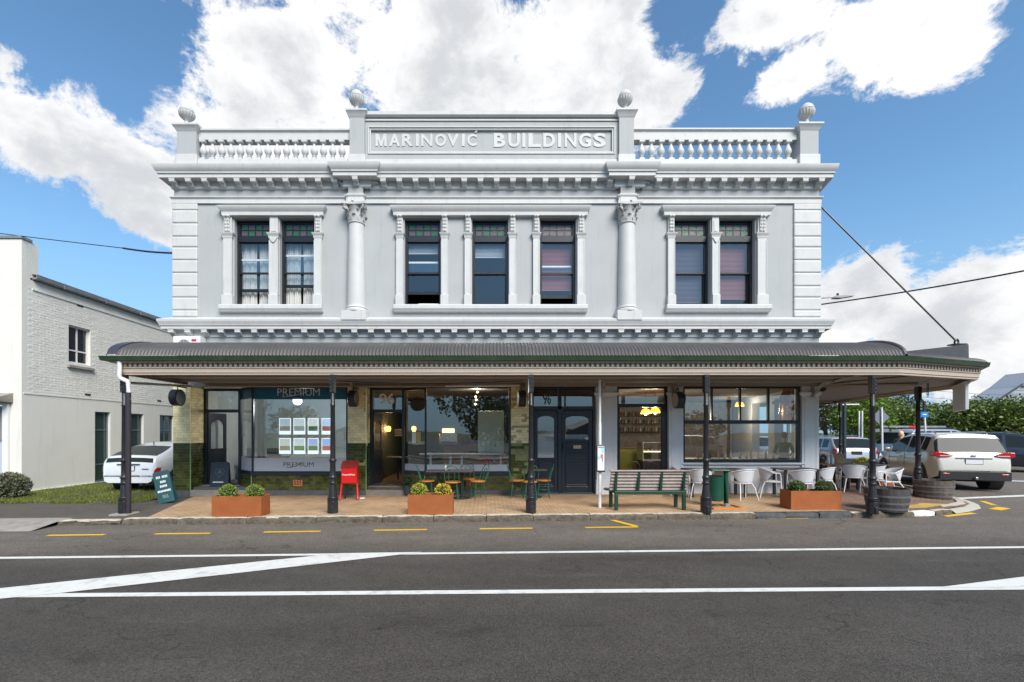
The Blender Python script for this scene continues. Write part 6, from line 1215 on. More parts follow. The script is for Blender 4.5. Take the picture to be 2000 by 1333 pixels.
nwin(1, NFR, (1.82, .62), (), DGL); nwin(2, NFR, (1.82,), (), DGL); nwin(3, NFR, (1.82,), (6.55,), DGL); nwin(4, NFR, (1.82,), (), DGL)
for yy, zz in ((2.6,2.98),(6.0,3.0),(9.5,3.0),(2.3,5.9)): q = MB(); q.box(NX, NX+.012, yy, yy+.22, zz, zz+.06); q.build('air_vent', DKV if False else BLKPL, nb)
# roller door porch at the far left
q = MB(); q.box(-17.2, F(10,NY), NY+.1, NY+.15, -.2, 2.5); q.build('roller_door', mat('pale_blue_door', (.45,.50,.58), .5), nb); q = MB(); q.box(-17.2, F(12,NY), NY+.06, NY+.1, 1.5, 2.5); q.build('door_grille', mat('grey_grille', (.22,.21,.22), .6), nb)
q = MB(); q.box(F(9,NY), F(20,NY), NY-.08, NY-.002, -.2, 2.56); q.build('door_post', WHITEP, nb, bevel=.01); q = MB(); q.prism([(NY-.45,2.62),(NY-.45,2.72),(NY-.002,2.88),(NY-.002,2.6)], -17.4, F(26,NY), 'x'); q.build('door_hood', CONCRETE, nb)

# ------------------------------------------------------------------ cars
def interp(tab, s):
    if s <= tab[0][0]: return tab[0][1]
    for (a, x), (b, y) in zip(tab, tab[1:]):
        if s <= b: return lerp(x, y, (s-a)/(b-a))
    return tab[-1][1]
def make_car(name, label, loc, rz, paint, sp, z0=0.0):
    root = thing(name, label, 'car', (loc[0], loc[1], z0), rz); L_ = sp['L']; W = sp['W']
    S = {0.0, L_}
    for k in ('top', 'wid', 'belt'): S |= {s for s, _ in sp[k]}
    for a, b in sp['side']+sp['rear']+[sp['screen']]: S |= {a, b}
    S = sorted(s for s in S if 0 <= s <= L_); full = []
    for a, b in zip(S, S[1:]):
        n = max(1, math.ceil((b-a)/.11)); full += [lerp(a, b, i/n) for i in range(n)]
    full.append(L_); S = full; rings = []; zb = sp.get('zb', .22)
    for s in S:
        zt = interp(sp['top'], s); w = W*interp(sp['wid'], s); bl = min(interp(sp['belt'], s), zt-.06); tum = sp.get('tum', .30); wt = .975*w-tum*max(0, zt-.06-bl); zr = max(bl+.03, zt-sp.get('hd', .10)); zbb = zb+max(0, .16-s*.35)+max(0, .14-(L_-s)*.3); zbb = min(zbb, zt-.25)
        md = lerp(zbb+.22, bl, .5)
        rings.append([(0,zbb),(.80*w,zbb),(.955*w,zbb+.05),(.99*w,zbb+.18),(w,md),(.985*w,bl-.02),(.96*w,bl+.015),(lerp(.96*w, wt, (zr-bl)/max(.05, zt-bl)),zr),(wt-.01,zt-.045),(wt-.06,zt-.014),(wt*.55,zt+.004),(0,zt+.012)])
    K = 12; groups = {}; side_i = 0
    def seg_in(a, b, lst):
        for i, (p, q) in enumerate(lst):
            if p-1e-4 <= a and b <= q+1e-4: return i
        return None
    def vert(i, k, sg): y, z = rings[i][k]; return (sg*y, S[i]-L_/2, z)
    for i in range(len(S)-1):
        for k in range(K-1):
            g = 'body'
            if k < 2: g = 'cladding'
            if k == 6 and seg_in(S[i], S[i+1], sp['side']) is not None: g = 'side%d' % seg_in(S[i], S[i+1], sp['side'])
            if k >= 9 or (k == 8 and False):
                r_ = seg_in(S[i], S[i+1], sp['rear'])
                if r_ is not None: g = 'rear%d' % r_
                elif seg_in(S[i], S[i+1], [sp['screen']]) is not None: g = 'screen'
            for sg in (-1, 1):
                gg = g+('L' if sg < 0 else 'R') if g.startswith('side') else g
                v = [vert(i,k,sg), vert(i+1,k,sg), vert(i+1,k+1,sg), vert(i,k+1,sg)]; groups.setdefault(gg, []).append(v if sg > 0 else v[::-1])
    for e, rv in ((0, 1), (len(S)-1, 0)):
        for k in range(K-1):
            for sg in (-1, 1):
                a, b = vert(e,k,sg), vert(e,k+1,sg); groups['cladding' if k < 3 else 'body'].append([a, b, (0, a[1], b[2]), (0, a[1], a[2])])
    NM = {'body': ('body', paint), 'cladding': ('lower_cladding', sp.get('clad', BLKPL)), 'screen': ('windscreen', CARGL)}
    for g, qs in groups.items():
        nm, m = NM.get(g, ('rear_window' if g.startswith('rear') else 'side_window', CARGL)); q = MB(); idx = {}; 
        for f in qs:
            ids = []
            for p in f:
                k_ = tuple(round(c, 4) for c in p)
                if k_ not in idx: idx[k_] = len(q.v); q.v.append(p)
                if idx[k_] not in ids: ids.append(idx[k_])
            if len(ids) > 2: q.f.append(tuple(ids))
        q.build(nm, m, root, smooth=38)
    def patch(nm, m, s0, s1, k0, k1, off, sides=(-1, 1), par=root):
        for sg in sides:
            q = MB(); ii = [i for i in range(len(S)) if s0-1e-4 <= S[i] <= s1+1e-4]; vs = []
            for i in ii:
                for k in range(k0, k1+1):
                    p = Vector(vert(i, k, sg)); n = Vector((sg*.8, -.6 if S[i] < L_/2 else .6, .1)).normalized(); vs.append(p+n*off)
            c = k1-k0+1; q.add(vs, [(a*c+k, (a+1)*c+k, (a+1)*c+k+1, a*c+k+1) for a in range(len(ii)-1) for k in range(c-1)]); q.build(nm, m, par, smooth=50)
    for a in sp.get('patches', []): patch(*a)
    r = sp.get('wr', .33); wy = sp['wheels']
    for y in wy:
        w = W*interp(sp['wid'], y)
        for sg in (-1, 1):
            M = Matrix.Translation((0, y-L_/2, r)) @ Matrix.Rotation(R(90)*sg, 4, 'Y')
            q = MB(); q.lathe([(r*1.17, w-.30), (r*1.17, w+.004)], 28, M=M); q.build('wheel_arch', BLKPL, root)
            q = MB(); q.lathe([(r*.62,w-.19),(r*.93,w-.20),(r,w-.17),(r,w-.03),(r*.94,w+.012),(r*.70,w+.016),(r*.62,w)], 28, M=M); t = q.build('wheel', RUBBER, root, smooth=40)
            q = MB(); q.lathe([(.001,w-.03),(r*.16,w-.005),(r*.18,w-.03),(r*.60,w-.05),(r*.66,w+.008),(r*.62,w+.012),(r*.60,w-.02)], 24, M=M)
            for k in range(5): q.box(-.03, .03, r*.12, r*.62, w-.03, w+.004, M @ Matrix.Rotation(2*math.pi*k/5, 4, 'Z'))
            q.build('rim', sp.get('rim', CHROME), t, smooth=40)
    for sg in (-1, 1):
        s = sp['mirror']; w = W*interp(sp['wid'], s); z = interp(sp['belt'], s)+.05; q = MB(); q.sphere((sg*(w+.10), s-L_/2, z+.05), .10, 10, 8, (1,.55,.75)); q.box(min(sg*(w-.03), sg*(w+.05)), max(sg*(w-.03), sg*(w+.05)), s-L_/2-.03, s-L_/2+.03, z-.01, z+.03); q.build('mirror', sp.get('mirm', paint), root, smooth=50)
    q = MB(); zp = sp['plate']; yp = sp.get('plate_y', -.012); q.box(-.19, .19, yp-L_/2-.006, yp-L_/2, zp, zp+.13); pl_ = q.build('number_plate', sp.get('platem', PLATE), root); q = MB(); q.box(-.20, .20, yp-L_/2-.004, yp-L_/2+.02, zp-.012, zp+.142); q.build('plate_frame', BLKPL, pl_)
    for (s0, z0_, s1, z1_) in sp.get('seams', []):
        for sg in (-1, 1): MB().tube([(sg*(W*interp(sp['wid'], s0)*.99+.001), s0-L_/2, z0_), (sg*(W+.001), lerp(s0,s1,.5)-L_/2, lerp(z0_, z1_, .5)), (sg*(W*.985+.001), s1-L_/2, z1_)], .006, 4).build('door_seam', BLKPL, root)
    for s in sp.get('handles', []):
        for sg in (-1, 1): q = MB(); zz = interp(sp['belt'], s)-.13; x = sg*(W+.012); q.box(min(x, x-sg*.03), max(x, x-sg*.03), s-L_/2-.09, s-L_/2+.09, zz-.015, zz+.015); q.build('door_handle', paint, root, bevel=.006)
    if 'rails' in sp:
        for sg in (-1, 1): MB().tube([(sg*W*.66, s-L_/2, interp(sp['top'], s)+dz) for s, dz in ((sp['rails'][0], .0), (sp['rails'][0]+.1, .06), (sp['rails'][1]-.1, .06), (sp['rails'][1], .0))], .018, 6).build('roof_rail', sp.get('railm', CHROME), root, smooth=40)
    if 'tails' in sp:
        pts, t0, t1 = sp['tails']
        for sg in (-1, 1):
            q = MB(); q.prism([(sg*x, z) for x, z in pts], t0-L_/2-.03, t1-L_/2, 'y'); tl = q.build('tail_light', sp.get('tailm', REDL), root, bevel=.015); q = MB(); x0_, x1_ = sorted((sg*pts[0][0]*1.15, sg*pts[2][0]*.98)); q.box(x0_, x1_, t0-L_/2-.036, t0-L_/2-.03, *sp.get('tailz', (1.005, 1.03))); q.build('lens_strip', REDL if 'tailm' in sp else CLRL, tl)
    for (nm, m, b) in sp.get('boxes', []): q = MB(); q.box(b[0], b[1], b[2]-L_/2, b[3]-L_/2, b[4], b[5]); q.build(nm, m, root, bevel=.012)
    return root
SUV = dict(L=4.64, W=.91, top=[(0,.62),(.025,.80),(.05,.95),(.085,1.06),(.13,1.12),(.40,1.55),(.44,1.635),(.60,1.66),(1.2,1.70),(2.0,1.70),(2.55,1.64),(2.72,1.58),(3.5,1.12),(3.9,1.06),(4.3,.97),(4.52,.82),(4.62,.66),(4.64,.62)],
    wid=[(0,.80),(.05,.90),(.2,.965),(.5,1.0),(3.8,1.0),(4.3,.92),(4.55,.76),(4.64,.62)], belt=[(0,.98),(.35,1.14),(.7,1.13),(1.5,1.06),(3.4,1.0),(4.64,.8)], side=[(.62,1.02),(1.08,1.95),(2.05,3.12)], rear=[(.13,.40)], screen=(2.72,3.5), wheels=(.92,3.66), wr=.36, mirror=3.0, plate=.78, plate_y=.02, tum=.40,
    patches=[('side_glass_rear', CARGL, .13, .40, 7, 9, .004)], tails=([(.45,1.03),(.62,1.10),(.80,1.135),(.90,1.12),(.905,1.0),(.80,.965),(.60,.97)], .055, .34), seams=[(1.02,.45,1.02,1.06),(2.0,.42,2.0,1.03),(3.15,.45,3.2,1.0)], handles=[1.25,2.3], rails=(.7,2.5),
    boxes=[('bumper', BLKPL, (-.80,.80,-.03,.10,.30,.56)), ('grip_bar', BLKPL, (-.42,.42,.025,.05,.93,.955)), ('badge', CHROME, (-.06,.06,.035,.055,1.0,1.06)), ('reflector', REDL, (-.74,-.58,-.04,-.02,.46,.50)), ('reflector', REDL, (.58,.74,-.04,-.02,.46,.50)), ('wiper', BLKPL, (-.05,.40,.14,.16,1.135,1.15)), ('tow_bar', CHROME, (-.03,.03,-.12,.0,.33,.40)), ('high_brake_light', REDL, (-.2,.2,.435,.46,1.605,1.63))])
HATCH = dict(L=4.45, W=.865, top=[(0,.55),(.02,.72),(.045,.86),(.06,.90),(.10,1.03),(.15,1.08),(.22,1.10),(.95,1.36),(1.5,1.465),(2.1,1.49),(2.5,1.46),(2.7,1.42),(3.6,.98),(4.0,.88),(4.35,.70),(4.45,.52)],
    wid=[(0,.86),(.06,.92),(.25,.97),(.6,1.0),(3.6,1.0),(4.1,.93),(4.35,.80),(4.45,.62)], belt=[(0,.90),(.5,1.02),(1.2,1.02),(3.4,.92),(4.45,.7)], side=[(.95,1.32),(1.42,2.2),(2.28,3.3)], rear=[(.06,.10),(.22,.95)], screen=(2.7,3.6), wheels=(.82,3.52), wr=.315, mirror=3.05, plate=.66, plate_y=.0, tum=.55,
    patches=[('tail_light', CLRL, .02, .30, 4, 6, .008), ('tail_light', CLRL, .02, .10, 6, 8, .008), ('tail_light', REDL, .0, .24, 3, 4, .008)], seams=[(1.36,.45,1.36,1.0),(2.24,.42,2.24,.95)], handles=[1.55,2.4], clad=mat('white_sill', (.68,.70,.72), .35), boxes=[('grip_bar', BLKPL, (-.35,.35,-.012,.03,.84,.86)), ('badge', BLKPL, (.42,.62,-.012,.01,.70,.72)), ('antenna', BLKPL, (-.012,.012,1.0,1.03,1.38,1.50)), ('exhaust', BLKPL, (.35,.45,-.02,.1,.22,.28))])
WAGON = dict(L=4.7, W=.89, top=[(0,.60),(.03,.80),(.06,.98),(.10,1.02),(.50,1.42),(.60,1.47),(1.2,1.51),(2.1,1.51),(2.6,1.45),(3.45,1.0),(4.1,.90),(4.5,.75),(4.7,.52)], wid=[(0,.88),(.08,.95),(.3,1.0),(3.9,1.0),(4.4,.88),(4.7,.65)], belt=[(0,.92),(.5,1.02),(3.3,.92),(4.7,.7)], side=[(.65,1.2),(1.3,2.0),(2.1,3.0)], rear=[(.10,.50)], screen=(2.6,3.45), wheels=(.95,3.7), wr=.33, mirror=2.85, plate=.74, plate_y=.015, platem=PLATEB,
    patches=[('tail_light', REDL, .03, .28, 5, 6, .012), ('tail_light', REDL, .03, .08, 5, 9, .012)], seams=[(1.25,.45,1.25,1.0)], handles=[1.4,2.2], rails=(.8,2.3), boxes=[('badge', mat('blue_badge', (.03,.05,.16), .3), (-.07,.07,.055,.07,.93,.975)), ('high_brake_light', REDL, (-.28,.28,.50,.54,1.43,1.462)), ('bumper', BLKPL, (-.75,.75,-.02,.1,.32,.44))])
VAN = dict(L=4.9, W=.95, top=[(0,.65),(.03,.9),(.06,1.1),(.30,1.70),(.45,1.84),(.9,1.88),(3.0,1.88),(3.4,1.80),(4.2,1.15),(4.6,.98),(4.85,.75),(4.9,.6)], wid=[(0,.9),(.1,.96),(.4,1.0),(4.2,1.0),(4.7,.86),(4.9,.7)], belt=[(0,1.1),(4.0,1.08),(4.9,.85)], side=[(.45,1.5),(1.62,2.7),(2.8,3.8)], rear=[(.06,.30)], screen=(3.4,4.2), wheels=(.95,3.9), wr=.35, mirror=3.75, plate=.7, tum=.2, patches=[('tail_light', REDL, .03, .16, 5, 8, .012)], seams=[(1.56,.4,1.56,1.08),(2.75,.4,2.75,1.08)], handles=[1.8,2.9], rails=(.6,3.2), railm=BLKPL)
PW = carpaint('pearl_white_paint', (.60,.57,.50)); make_car('parked_car', 'white hatchback parked nose-in on the lawn beside the tiled pier', (-10.47, .72+2.2, 0), R(-2), carpaint('clean_white_paint', (.66,.68,.70)), HATCH, -.05)
suv = make_car('parked_car', 'pearl white sport utility car with red tail lights parked at the corner', (0, 0), 0, PW, SUV)
def place_rear(o, L_, rear_x, rear_y, ang, z): # ang: heading clockwise from +Y
    h = Vector((math.sin(ang), math.cos(ang))); o.location = (rear_x+h.x*L_/2, rear_y+h.y*L_/2, z); o.rotation_euler = (0, 0, -ang)
place_rear(suv, 4.64, 14.42, .75, R(22), .02)
wg = make_car('parked_car', 'silver wagon with red high brake light parked beyond the cafe tables', (0,0), 0, carpaint('silver_blue_paint', (.40,.43,.49)), WAGON); place_rear(wg, 4.7, 16.3, 7.4, R(12), .02)
vn = make_car('parked_van', 'grey people mover with a ladder on its roof behind the white car', (0,0), 0, carpaint('grey_blue_paint', (.30,.32,.38)), VAN); vn['category'] = 'van'; place_rear(vn, 4.9, 21.3, 11.4, R(80), .02)
ld = thing('ladder', 'aluminium ladder with red end strapped on the van roof', 'ladder', (21.5, 11.7, 1.99), R(10))
for s in (-.18, .18): q = MB(); q.box(-.3, 3.4, s-.025, s+.025, 0, .09); q.build('stile', GALV, ld)
for k in range(10): MB().tube([(.1+.33*k,-.18,.045),(.1+.33*k,.18,.045)], .016, 6).build('rung', GALV, ld)
q = MB(); q.box(1.0,1.6,-.215,-.206,.0,.09); q.build('red_marker', RED, ld)
dk_ = make_car('parked_car', 'dark navy car with roof rails at the right edge', (0,0), 0, carpaint('navy_paint', (.012,.016,.028)), dict(SUV, rim=CHROME, mirm=CHROME, railm=BLKPL)); place_rear(dk_, 4.64, 21.6, 9.2, R(128), .02)
wc = make_car('parked_car', 'white car half hidden behind the corner pilaster', (0,0), 0, carpaint('plain_white_paint', (.66,.66,.66)), dict(HATCH, plate=.4)); place_rear(wc, 4.45, 15.3, 14.3, R(192), .02)
op = make_car('parked_car', 'beige sport utility car across the street, seen only as a window reflection', (0,0), 0, carpaint('beige_paint', (.45,.40,.32)), SUV); place_rear(op, 4.64, 14.3, -15.6, R(-88), ROADZ)
# ------------------------------------------------------------------ trees, hedge, far houses, poles and wires
BARK = mat('bark', (.10,.075,.055), .9, vary=.3, vscale=8, bump=.5, bscale=20)
def crown(par, blobs, n, size, m, name='crown', rr=rnd):
    q = MB(); tot = sum(b[1]*b[2]*b[3] for b in blobs)
    for (c, rx, ry, rz) in blobs:
        for i in range(int(n*rx*ry*rz/tot)):
            d = Vector((rr.gauss(0,1), rr.gauss(0,1), rr.gauss(0,1))).normalized(); k = rr.uniform(.55, 1.0)**.5*(1+.12*math.sin(7*d.x+3*d.z)+.1*math.sin(9*d.y+5*d.z)); p = Vector(c)+Vector((d.x*rx, d.y*ry, d.z*rz))*k
            u = Vector((rr.gauss(0,1), rr.gauss(0,1), rr.gauss(0,.7))).normalized()*size*rr.uniform(.6, 1.4); w = u.cross(Vector((rr.gauss(0,1), rr.gauss(0,1), rr.gauss(0,1)))).normalized()*size*.45
            q.add([p-u*.5, p+w*.8, p+u*.6, p-w*.8], [(0,1,2,3)])
    return tag(q.build(name, m, par, fix=False), kind='stuff')
def tree(name, label, loc, h, blobs, n, size, m, group=None, tr=.12):
    t = thing(name, label, 'tree' if 'hedge' not in name else 'hedge', loc, 0, group); th = min(b[0][2] for b in blobs); MB().tube([(0,0,-.1),(.05,0,th*.5),(0,.05,th+.3)], [tr*1.3, tr, tr*.6], 8).build('trunk', BARK, t, smooth=60)
    for b in blobs[:5]: c = b[0]; MB().tube([(0,.03,th*.7), (c[0]*.5, c[1]*.5, lerp(th*.7, c[2], .6)), c], [tr*.55, tr*.4, tr*.15], 6).build('branch', BARK, t, smooth=60)
    crown(t, blobs, n, size, m); return t
LF1 = mat('sunlit_leaf', (.13,.22,.015), .5, island=.5, trans=.35); LF2 = mat('hedge_leaf', (.10,.145,.022), .45, island=.55, trans=.25, vary=.4, vscale=.9); LF3 = mat('olive_leaf', (.09,.10,.03), .5, island=.5, trans=.25); LF4 = mat('dark_tree_leaf', (.035,.055,.02), .5, island=.5, trans=.2)
# tall hedge on the far side of the side street, built bush by bush
HP = [(1935,15.5,3.9),(2030,14.5,4.0),(1850,17.0,3.75),(1770,19.0,3.7),(2130,13.5,4.1),(1705,22,4.6)]
HL = ['tall clipped hedge bush right of the hanging sign board', 'tall clipped hedge bush at the right edge of the street', 'tall clipped hedge bush straight behind the white car roof', 'hedge bush behind the blue street sign', 'hedge bush beyond the right edge of view', 'hedge bush between the wagon and the blue sign, farthest back']
for (px, Y, h), lb_ in zip(HP, HL):
    x = F(px, Y); bl = [((rnd.uniform(-1.6,1.6), rnd.uniform(-.6,.6), lerp(.9, h-.95, k/7)+rnd.uniform(-.15,.15)), 1.25, 1.1, 1.0) for k in range(8)]+[((s*1.3, 0, h-1.0), 1.2, 1.1, .95) for s in (-1,0,1)]
    tree('hedge_bush', lb_, (x, Y, 0), h, bl, 5200, .17, LF2, 'hedge along the side street')
def simple_tree(px, Y, zb, zt, r_, label, m, n=3000, size=.16, name='street_tree'):
    x = F(px, Y); bl = [((rnd.uniform(-.6,.6)*r_, rnd.uniform(-.5,.5)*r_, lerp(zb, zt-.4*r_, k/6)), r_*rnd.uniform(.5,.75), r_*rnd.uniform(.5,.7), r_*rnd.uniform(.4,.55)) for k in range(7)]
    return tree(name, label, (x, Y, 0), zt, bl, n, size, m, 'trees down the side street')
simple_tree(1678, 13, 1.7, 4.0, 1.5, 'bright lime green street tree behind the silver wagon', LF1, 4200, .15); simple_tree(1612, 15, 2.4, 4.6, 1.7, 'olive multi-stemmed tree glimpsed beside the corner pilaster', LF3, 2600, .16); simple_tree(1735, 27, 2.2, 4.6, 1.7, 'olive tree behind the diamond sign', LF3, 2600, .2); simple_tree(1650, 24, 2.0, 4.4, 1.8, 'yellowish tree far down the side street', LF1, 2200, .2); simple_tree(1755, 32, 2.5, 5.3, 1.9, 'dark spired tree top on the skyline', LF4, 2200, .22)
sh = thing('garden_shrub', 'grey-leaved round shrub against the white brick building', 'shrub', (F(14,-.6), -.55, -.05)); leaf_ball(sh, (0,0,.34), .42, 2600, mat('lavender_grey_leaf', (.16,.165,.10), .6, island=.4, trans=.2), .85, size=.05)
# house beyond the hedge
hs_ = thing('house', 'grey weatherboard house roof with dormer rising above the hedge', 'house', (F(1990,26)+.9, 27, 0)); WB = mat('grey_weatherboard', (.30,.33,.37), .7, vary=.06); DKR = mat('dark_roof_trim', (.05,.05,.06), .6)
X0 = F(1925,26)-F(1990,26); q = MB(); q.box(X0+.2, 9, 0, 2.2, 0, 3.6); q.build('wall', mat('cream_wall', (.50,.46,.40), .8), hs_); q = MB(); q.prism([(X0-.3,3.55),(X0+3.1,5.75),(12,5.75),(12,3.55)], -.2, 2.5, 'y'); rf_ = q.build('roof', WB, hs_)
for i in range(6): z = 3.75+.32*i; xa_ = X0-.3+(z-3.55)*3.4/2.2; q = MB(); q.box(xa_+.1, 10, -.235, -.205, z, z+.03); q.build('weatherboard', WB, rf_)
q = MB(); q.add([(X0-.5,-.3,3.45),(X0+3.1,-.3,5.8),(X0+3.1,-.3,5.92),(X0-.5,-.3,3.57),(X0-.5,-.2,3.45),(X0+3.1,-.2,5.8),(X0+3.1,-.2,5.92),(X0-.5,-.2,3.57)], [(0,1,2,3),(4,7,6,5),(3,2,6,7),(0,4,5,1)]); q.build('barge_board', DKR, rf_)
q = MB(); q.prism([(X0+3.0,5.7),(X0+4.6,7.0),(X0+6.2,5.7)], -.4, 2.4, 'y'); q.build('dormer', WB, rf_); q = MB(); q.box(X0+3.9, X0+5.3, -.46, -.41, 5.72, 6.3); q.build('window', CARGL, rf_)
# blue street sign, diamond sign and plain poles
sg = thing('street_sign', 'small blue street name sign on a leaning white pole', 'sign', (F(1806,8), 8, 0)); MB().tube([(.12,0,0),(0,0,2.45)], .035, 8).build('pole', WHITEP, sg, smooth=50); q = MB(); q.box(-.22,.12,-.05,-.02,2.42,2.66); q.build('blade', mat('sign_blue', (.01,.19,.55), .4), sg); q = MB(); q.box(-.14,.04,-.056,-.051,2.52,2.56); q.build('lettering_strip', WHITEV, sg); q = MB(); q.box(-.06,.02,-.04,.04,2.662,3.15); q.build('dark_cap', BLKPL, sg)
dg_ = thing('warning_sign', 'back of a grey diamond traffic sign on a white pole', 'sign', (F(1722,9.5), 9.5, 0)); MB().tube([(.05,0,0),(0,0,2.95)], .04, 8).build('pole', WHITEP, dg_, smooth=50); q = MB(); q.prism([(0,2.05),(.42,2.47),(0,2.9),(-.42,2.47)], -.01, .01, 'y', Matrix.Translation((0,.06,0))); q.build('diamond_plate', mat('sign_back_grey', (.16,.17,.22), .5), dg_); q = MB(); q.box(-.3,.4,.05,.07,1.75,1.9); q.build('small_plate', mat('sign_back_grey', (.16,.17,.22), .5), dg_)
for k, px in enumerate((1684, 1687.5)): pl_ = thing('white_pole', ('left', 'right')[k]+' slim white pole of the pair behind the silver wagon', 'pole', (F(px,10), 10+.3*k, 0)); MB().tube([(0,0,0),(0,0,2.75)], .035, 8).build('pole', WHITEP, pl_, smooth=50); MB().sphere((0,0,2.76), .04, 8, 6).build('cap', WHITEP, pl_)
# street lamp reaching out from behind the building
sl = thing('street_lamp', 'slim grey street lamp head reaching past the building corner', 'street lamp', (F(1540,9.6), 9.6, 0)); xh = F(1630,9.6)-F(1540,9.6); zh = H(581,9.6); MB().tube([(0,0,0),(0,0,zh-.6),(.1,0,zh-.1),(xh,0,zh)], [.09,.07,.045,.03], 8).build('pole', GALV, sl, smooth=50); q = MB(); q.prism([(xh-.1,zh-.06),(xh+.25,zh-.07),(xh+.9,zh+.04),(xh+.4,zh+.09),(xh,zh+.05)], -.14, .14, 'y'); q.build('lamp_head', mat('lamp_grey', (.30,.31,.32), .5), sl, bevel=.02); MB().lathe([(.05,0),(.05,.13)], 10, (xh+.15,0,zh+.06)).build('sensor', BLKPL, sl)
def wire(label, a, b, sag, r_): o = MB(); a, b = Vector(a), Vector(b); o.tube([a.lerp(b, i/24)-Vector((0,0,sag*math.sin(math.pi*i/24))) for i in range(25)], r_, 6); tag(o.build('overhead_wire', BLKPL), label, 'wire')
wire('thick black service wire crossing the sky at the right', (F(1560,3.0), 3.0, H(601,3.0)), (F(2300,-3), -3.0, H(470,-3)), .10, .022); 
wire('thin black service wire reaching the left corner of the building', (-45, 1.5, H(448,1.5)+6.2), (F(240,.4), .4, H(485,.4)), .9, .012)
wire('short thick black cable tail on the left corner quoins', (F(240,.4), .4, H(485,.4)), (F(341), .05, H(493.5)), .03, .026)
for k, (za, zb) in enumerate(((4.6,4.1),(5.2,4.5))): wire(('lower', 'upper')[k]+' thin distant wire under the verandah corner', (F(1700,20), 20, za), (F(2100,22), 22, zb), .3, .012)
# ------------------------------------------------------------------ people
def person(label, loc, rz, shirt, trousers, hair, h=1.72, arms='down', longhair=False):
    p = thing('person', label, 'person', loc, rz); k = h/1.72
    J = {'pel':(0,0,.95),'wai':(0,.0,1.10),'che':(0,.01,1.30),'nkb':(0,.0,1.46),'nk':(0,-.01,1.50),'hd':(0,-.02,1.62),'hl':(-.09,0,.92),'kl':(-.10,-.02,.50),'al':(-.10,.02,.09),'tl':(-.11,-.14,.04),'hr':(.09,0,.92),'kr':(.10,-.03,.50),'ar':(.11,.02,.09),'tr':(.12,-.14,.04),'sl':(-.17,.01,1.42),'sr':(.17,.01,1.42)}
    if arms == 'down': J |= {'el':(-.23,.02,1.14),'wl':(-.24,-.05,.90),'er':(.23,.02,1.14),'wr':(.24,-.05,.90)}
    else: J |= {'el':(-.24,.0,1.15),'wl':(-.16,-.22,1.05),'er':(.24,.0,1.15),'wr':(.15,-.24,1.08)}
    RD = {'pel':.13,'wai':.125,'che':.15,'nkb':.07,'nk':.055,'hd':.06,'hl':.09,'kl':.062,'al':.042,'tl':.035,'hr':.09,'kr':.062,'ar':.042,'tr':.035,'sl':.062,'sr':.062,'el':.045,'wl':.03,'er':.045,'wr':.03}
    E = [('pel','wai'),('wai','che'),('che','nkb'),('nkb','nk'),('nk','hd'),('pel','hl'),('hl','kl'),('kl','al'),('al','tl'),('pel','hr'),('hr','kr'),('kr','ar'),('ar','tr'),('che','sl'),('sl','el'),('el','wl'),('che','sr'),('sr','er'),('er','wr')]
    names = list(J); me = bpy.data.meshes.new('body'); me.from_pydata([tuple(c*k for c in J[n]) for n in names], [(names.index(a), names.index(b)) for a, b in E], []); o = bpy.data.objects.new('body', me); COL.objects.link(o); o.parent = p
    sm = o.modifiers.new('skin', 'SKIN'); o.modifiers.new('sub', 'SUBSURF').render_levels = 2; o.modifiers['sub'].levels = 2
    for i, n in enumerate(names): me.skin_vertices[0].data[i].radius = (RD[n]*k, RD[n]*k*(.72 if n in ('pel','wai','che') else 1)); me.skin_vertices[0].data[i].use_root = n == 'pel'
    dg = bpy.context.evaluated_depsgraph_get(); m2 = bpy.data.meshes.new_from_object(o.evaluated_get(dg)); o.modifiers.clear(); o.data = m2; m2.materials.clear()
    for m in (SKIN, shirt, trousers, BLKPL): m2.materials.append(m)
    for f in m2.polygons:
        c = f.center/k; f.use_smooth = True; f.material_index = 3 if c.z < .085 else 2 if c.z < .97 and abs(c.x) < .2 else 1 if c.z < 1.47 and (abs(c.x) < .215 or c.z > 1.12) else 0
    hd = MB(); hd.sphere((0,-.02*k,1.64*k), .1*k, 16, 12, (.78,.95,1.15)); hd.sphere((0,-.115*k,1.62*k), .02*k, 8, 6, (.7,1,1.1)); 
    for s in (-1, 1): hd.sphere((s*.078*k,-.01*k,1.63*k), .022*k, 8, 6, (.4,.8,1.2))
    hd.build('head', SKIN, p, smooth=60); ey = MB()
    for s in (-1, 1): MB().sphere((s*.032*k,-.105*k,1.65*k), .011*k, 8, 6).build('eye', BLKPL, p)
    MB().sphere((0,-.11*k,1.585*k), .022*k, 8, 6, (1.1,.3,.25)).build('mouth', mat('lip', (.35,.12,.10), .6), p)
    hr = MB(); hr.sphere((0,.012*k,1.675*k), .107*k, 16, 10, (.84,.95,1.0)); 
    if longhair: hr.sphere((0,.06*k,1.58*k), .10*k, 12, 8, (.95,.6,1.35))
    hr.build('hair', hair, p, smooth=60)
    for s, wn in ((-1, 'wl'), (1, 'wr')):
        w = Vector(J[wn])*k; d = Vector((0,-.3,-1)).normalized() if arms == 'down' else Vector((-s*.4,-1,.15)).normalized(); hn = MB(); hn.sphere(w+d*.05, .042, 8, 6, (.55,.8,1.1)); side = Vector((0,1,0)) if arms == 'down' else Vector((0,0,1))
        for j in range(4): b_ = w+d*.08+side*(.024-.016*j); hn.tube([b_, b_+d*.04, b_+d*.066+Vector((-s*.012,0,-.004))], [.009,.0085,.007], 6)
        b_ = w+d*.03-side*.035; hn.tube([b_, b_+d*.035-side*.018], [.011,.009], 6); hn.build('hand', SKIN, p, smooth=60)
    return p
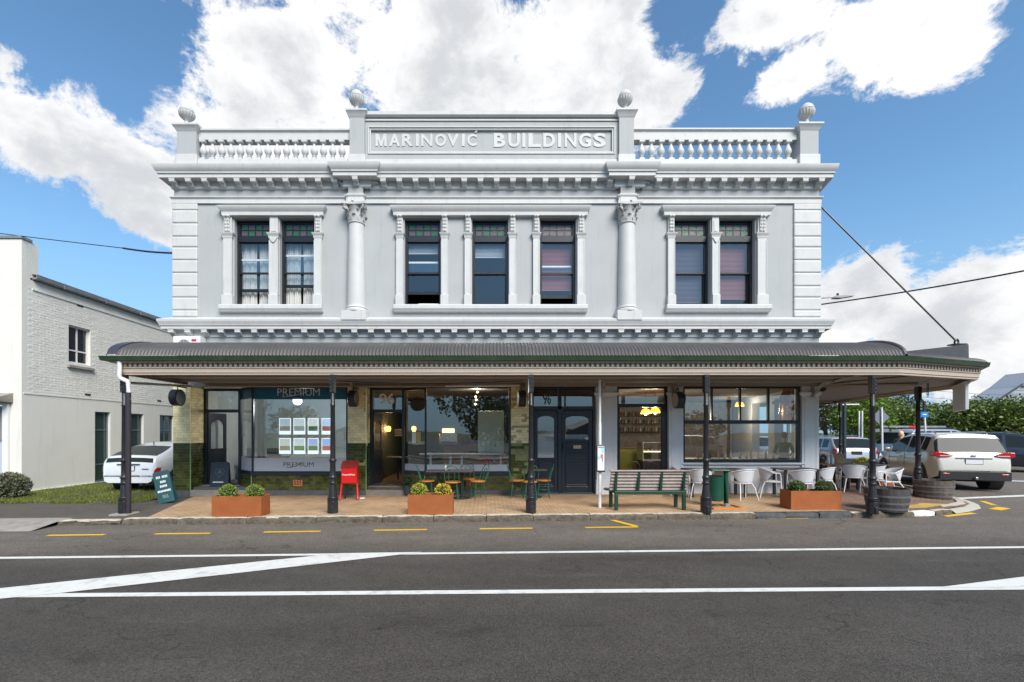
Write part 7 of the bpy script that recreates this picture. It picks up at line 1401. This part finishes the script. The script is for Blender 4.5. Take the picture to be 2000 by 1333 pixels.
person('blond person in olive top standing behind the white car', (17.5, 6.6, .02), R(-60), mat('olive_shirt', (.12,.11,.07), .8), mat('dark_trousers', (.03,.03,.035), .8), HAIRB, 1.72, 'down', True)
person('person in navy vest with dark hair standing inside the cafe', (F(1531,1.0), 1.0, 0), R(150), mat('navy_vest', (.02,.03,.05), .8), mat('black_trousers', (.02,.02,.02), .8), HAIRG, 1.70, 'front')
# ------------------------------------------------------------------ the other side of the street, seen in the shop windows
LFO = LF4
for k, (x, y, h, r_) in enumerate(((-26,-34,7.0,3.2),(-17,-30,4.6,2.6),(17,-27,3.8,3.0),(-1.2,-27,7.2,3.9),(34,-33,6,3))):
    bl = [((rnd.uniform(-.7,.7)*r_, rnd.uniform(-.5,.5)*r_, lerp(1.6, h-.5*r_, q_/6)), r_*rnd.uniform(.45,.7), r_*rnd.uniform(.45,.65), r_*rnd.uniform(.35,.5)) for q_ in range(7)]
    tree('garden_tree', ['tall tree across the street, reflected in the agency window', 'round tree across the street left of the villa, seen as a reflection', 'wide hedge-like tree across the street, reflected in the cafe window', 'broad dark tree across the street, reflected in the restaurant window', 'tree far right across the street, seen only in reflection'][k], (x, y, 0), h, bl, 1800 if k != 3 else 5200, .3, LFO, 'trees across the street')
for k, (x, y, w, hh) in enumerate(((-13, -44, 9, 1.6), (12, -40, 9, 1.2))):
    v = thing('villa', ('low white villa with grey hipped roof across the street', 'low villa with tiled gable across the street')[k]+', seen only in reflection', 'house', (x, y, 0)); q = MB(); q.box(-w/2, w/2, -5, 4, 0, hh); q.build('wall', WHITEP, v); q = MB(); q.prism([(-w/2-.5,hh),(0,hh+1.9),(w/2+.5,hh)], -5.5, 4.6, 'y'); q.build('roof', mat('roof_tile_grey', (.16,.15,.15), .7, vary=.25, vscale=8), v)
    for xx in (-w*.3, w*.3): q = MB(); q.box(xx-.7, xx+.7, 4.0, 4.05, .8, 2.0); q.build('window', CARGL, v)
fe = thing('picket_fence', 'low white fence across the street, seen only in reflection', 'fence', (8, -25.5, 0)); 
for k in range(8): q = MB(); q.box(-16+4*k, -12.1+4*k, -.03, .03, .1, 1.0); q.build('panel', WHITEP, fe)
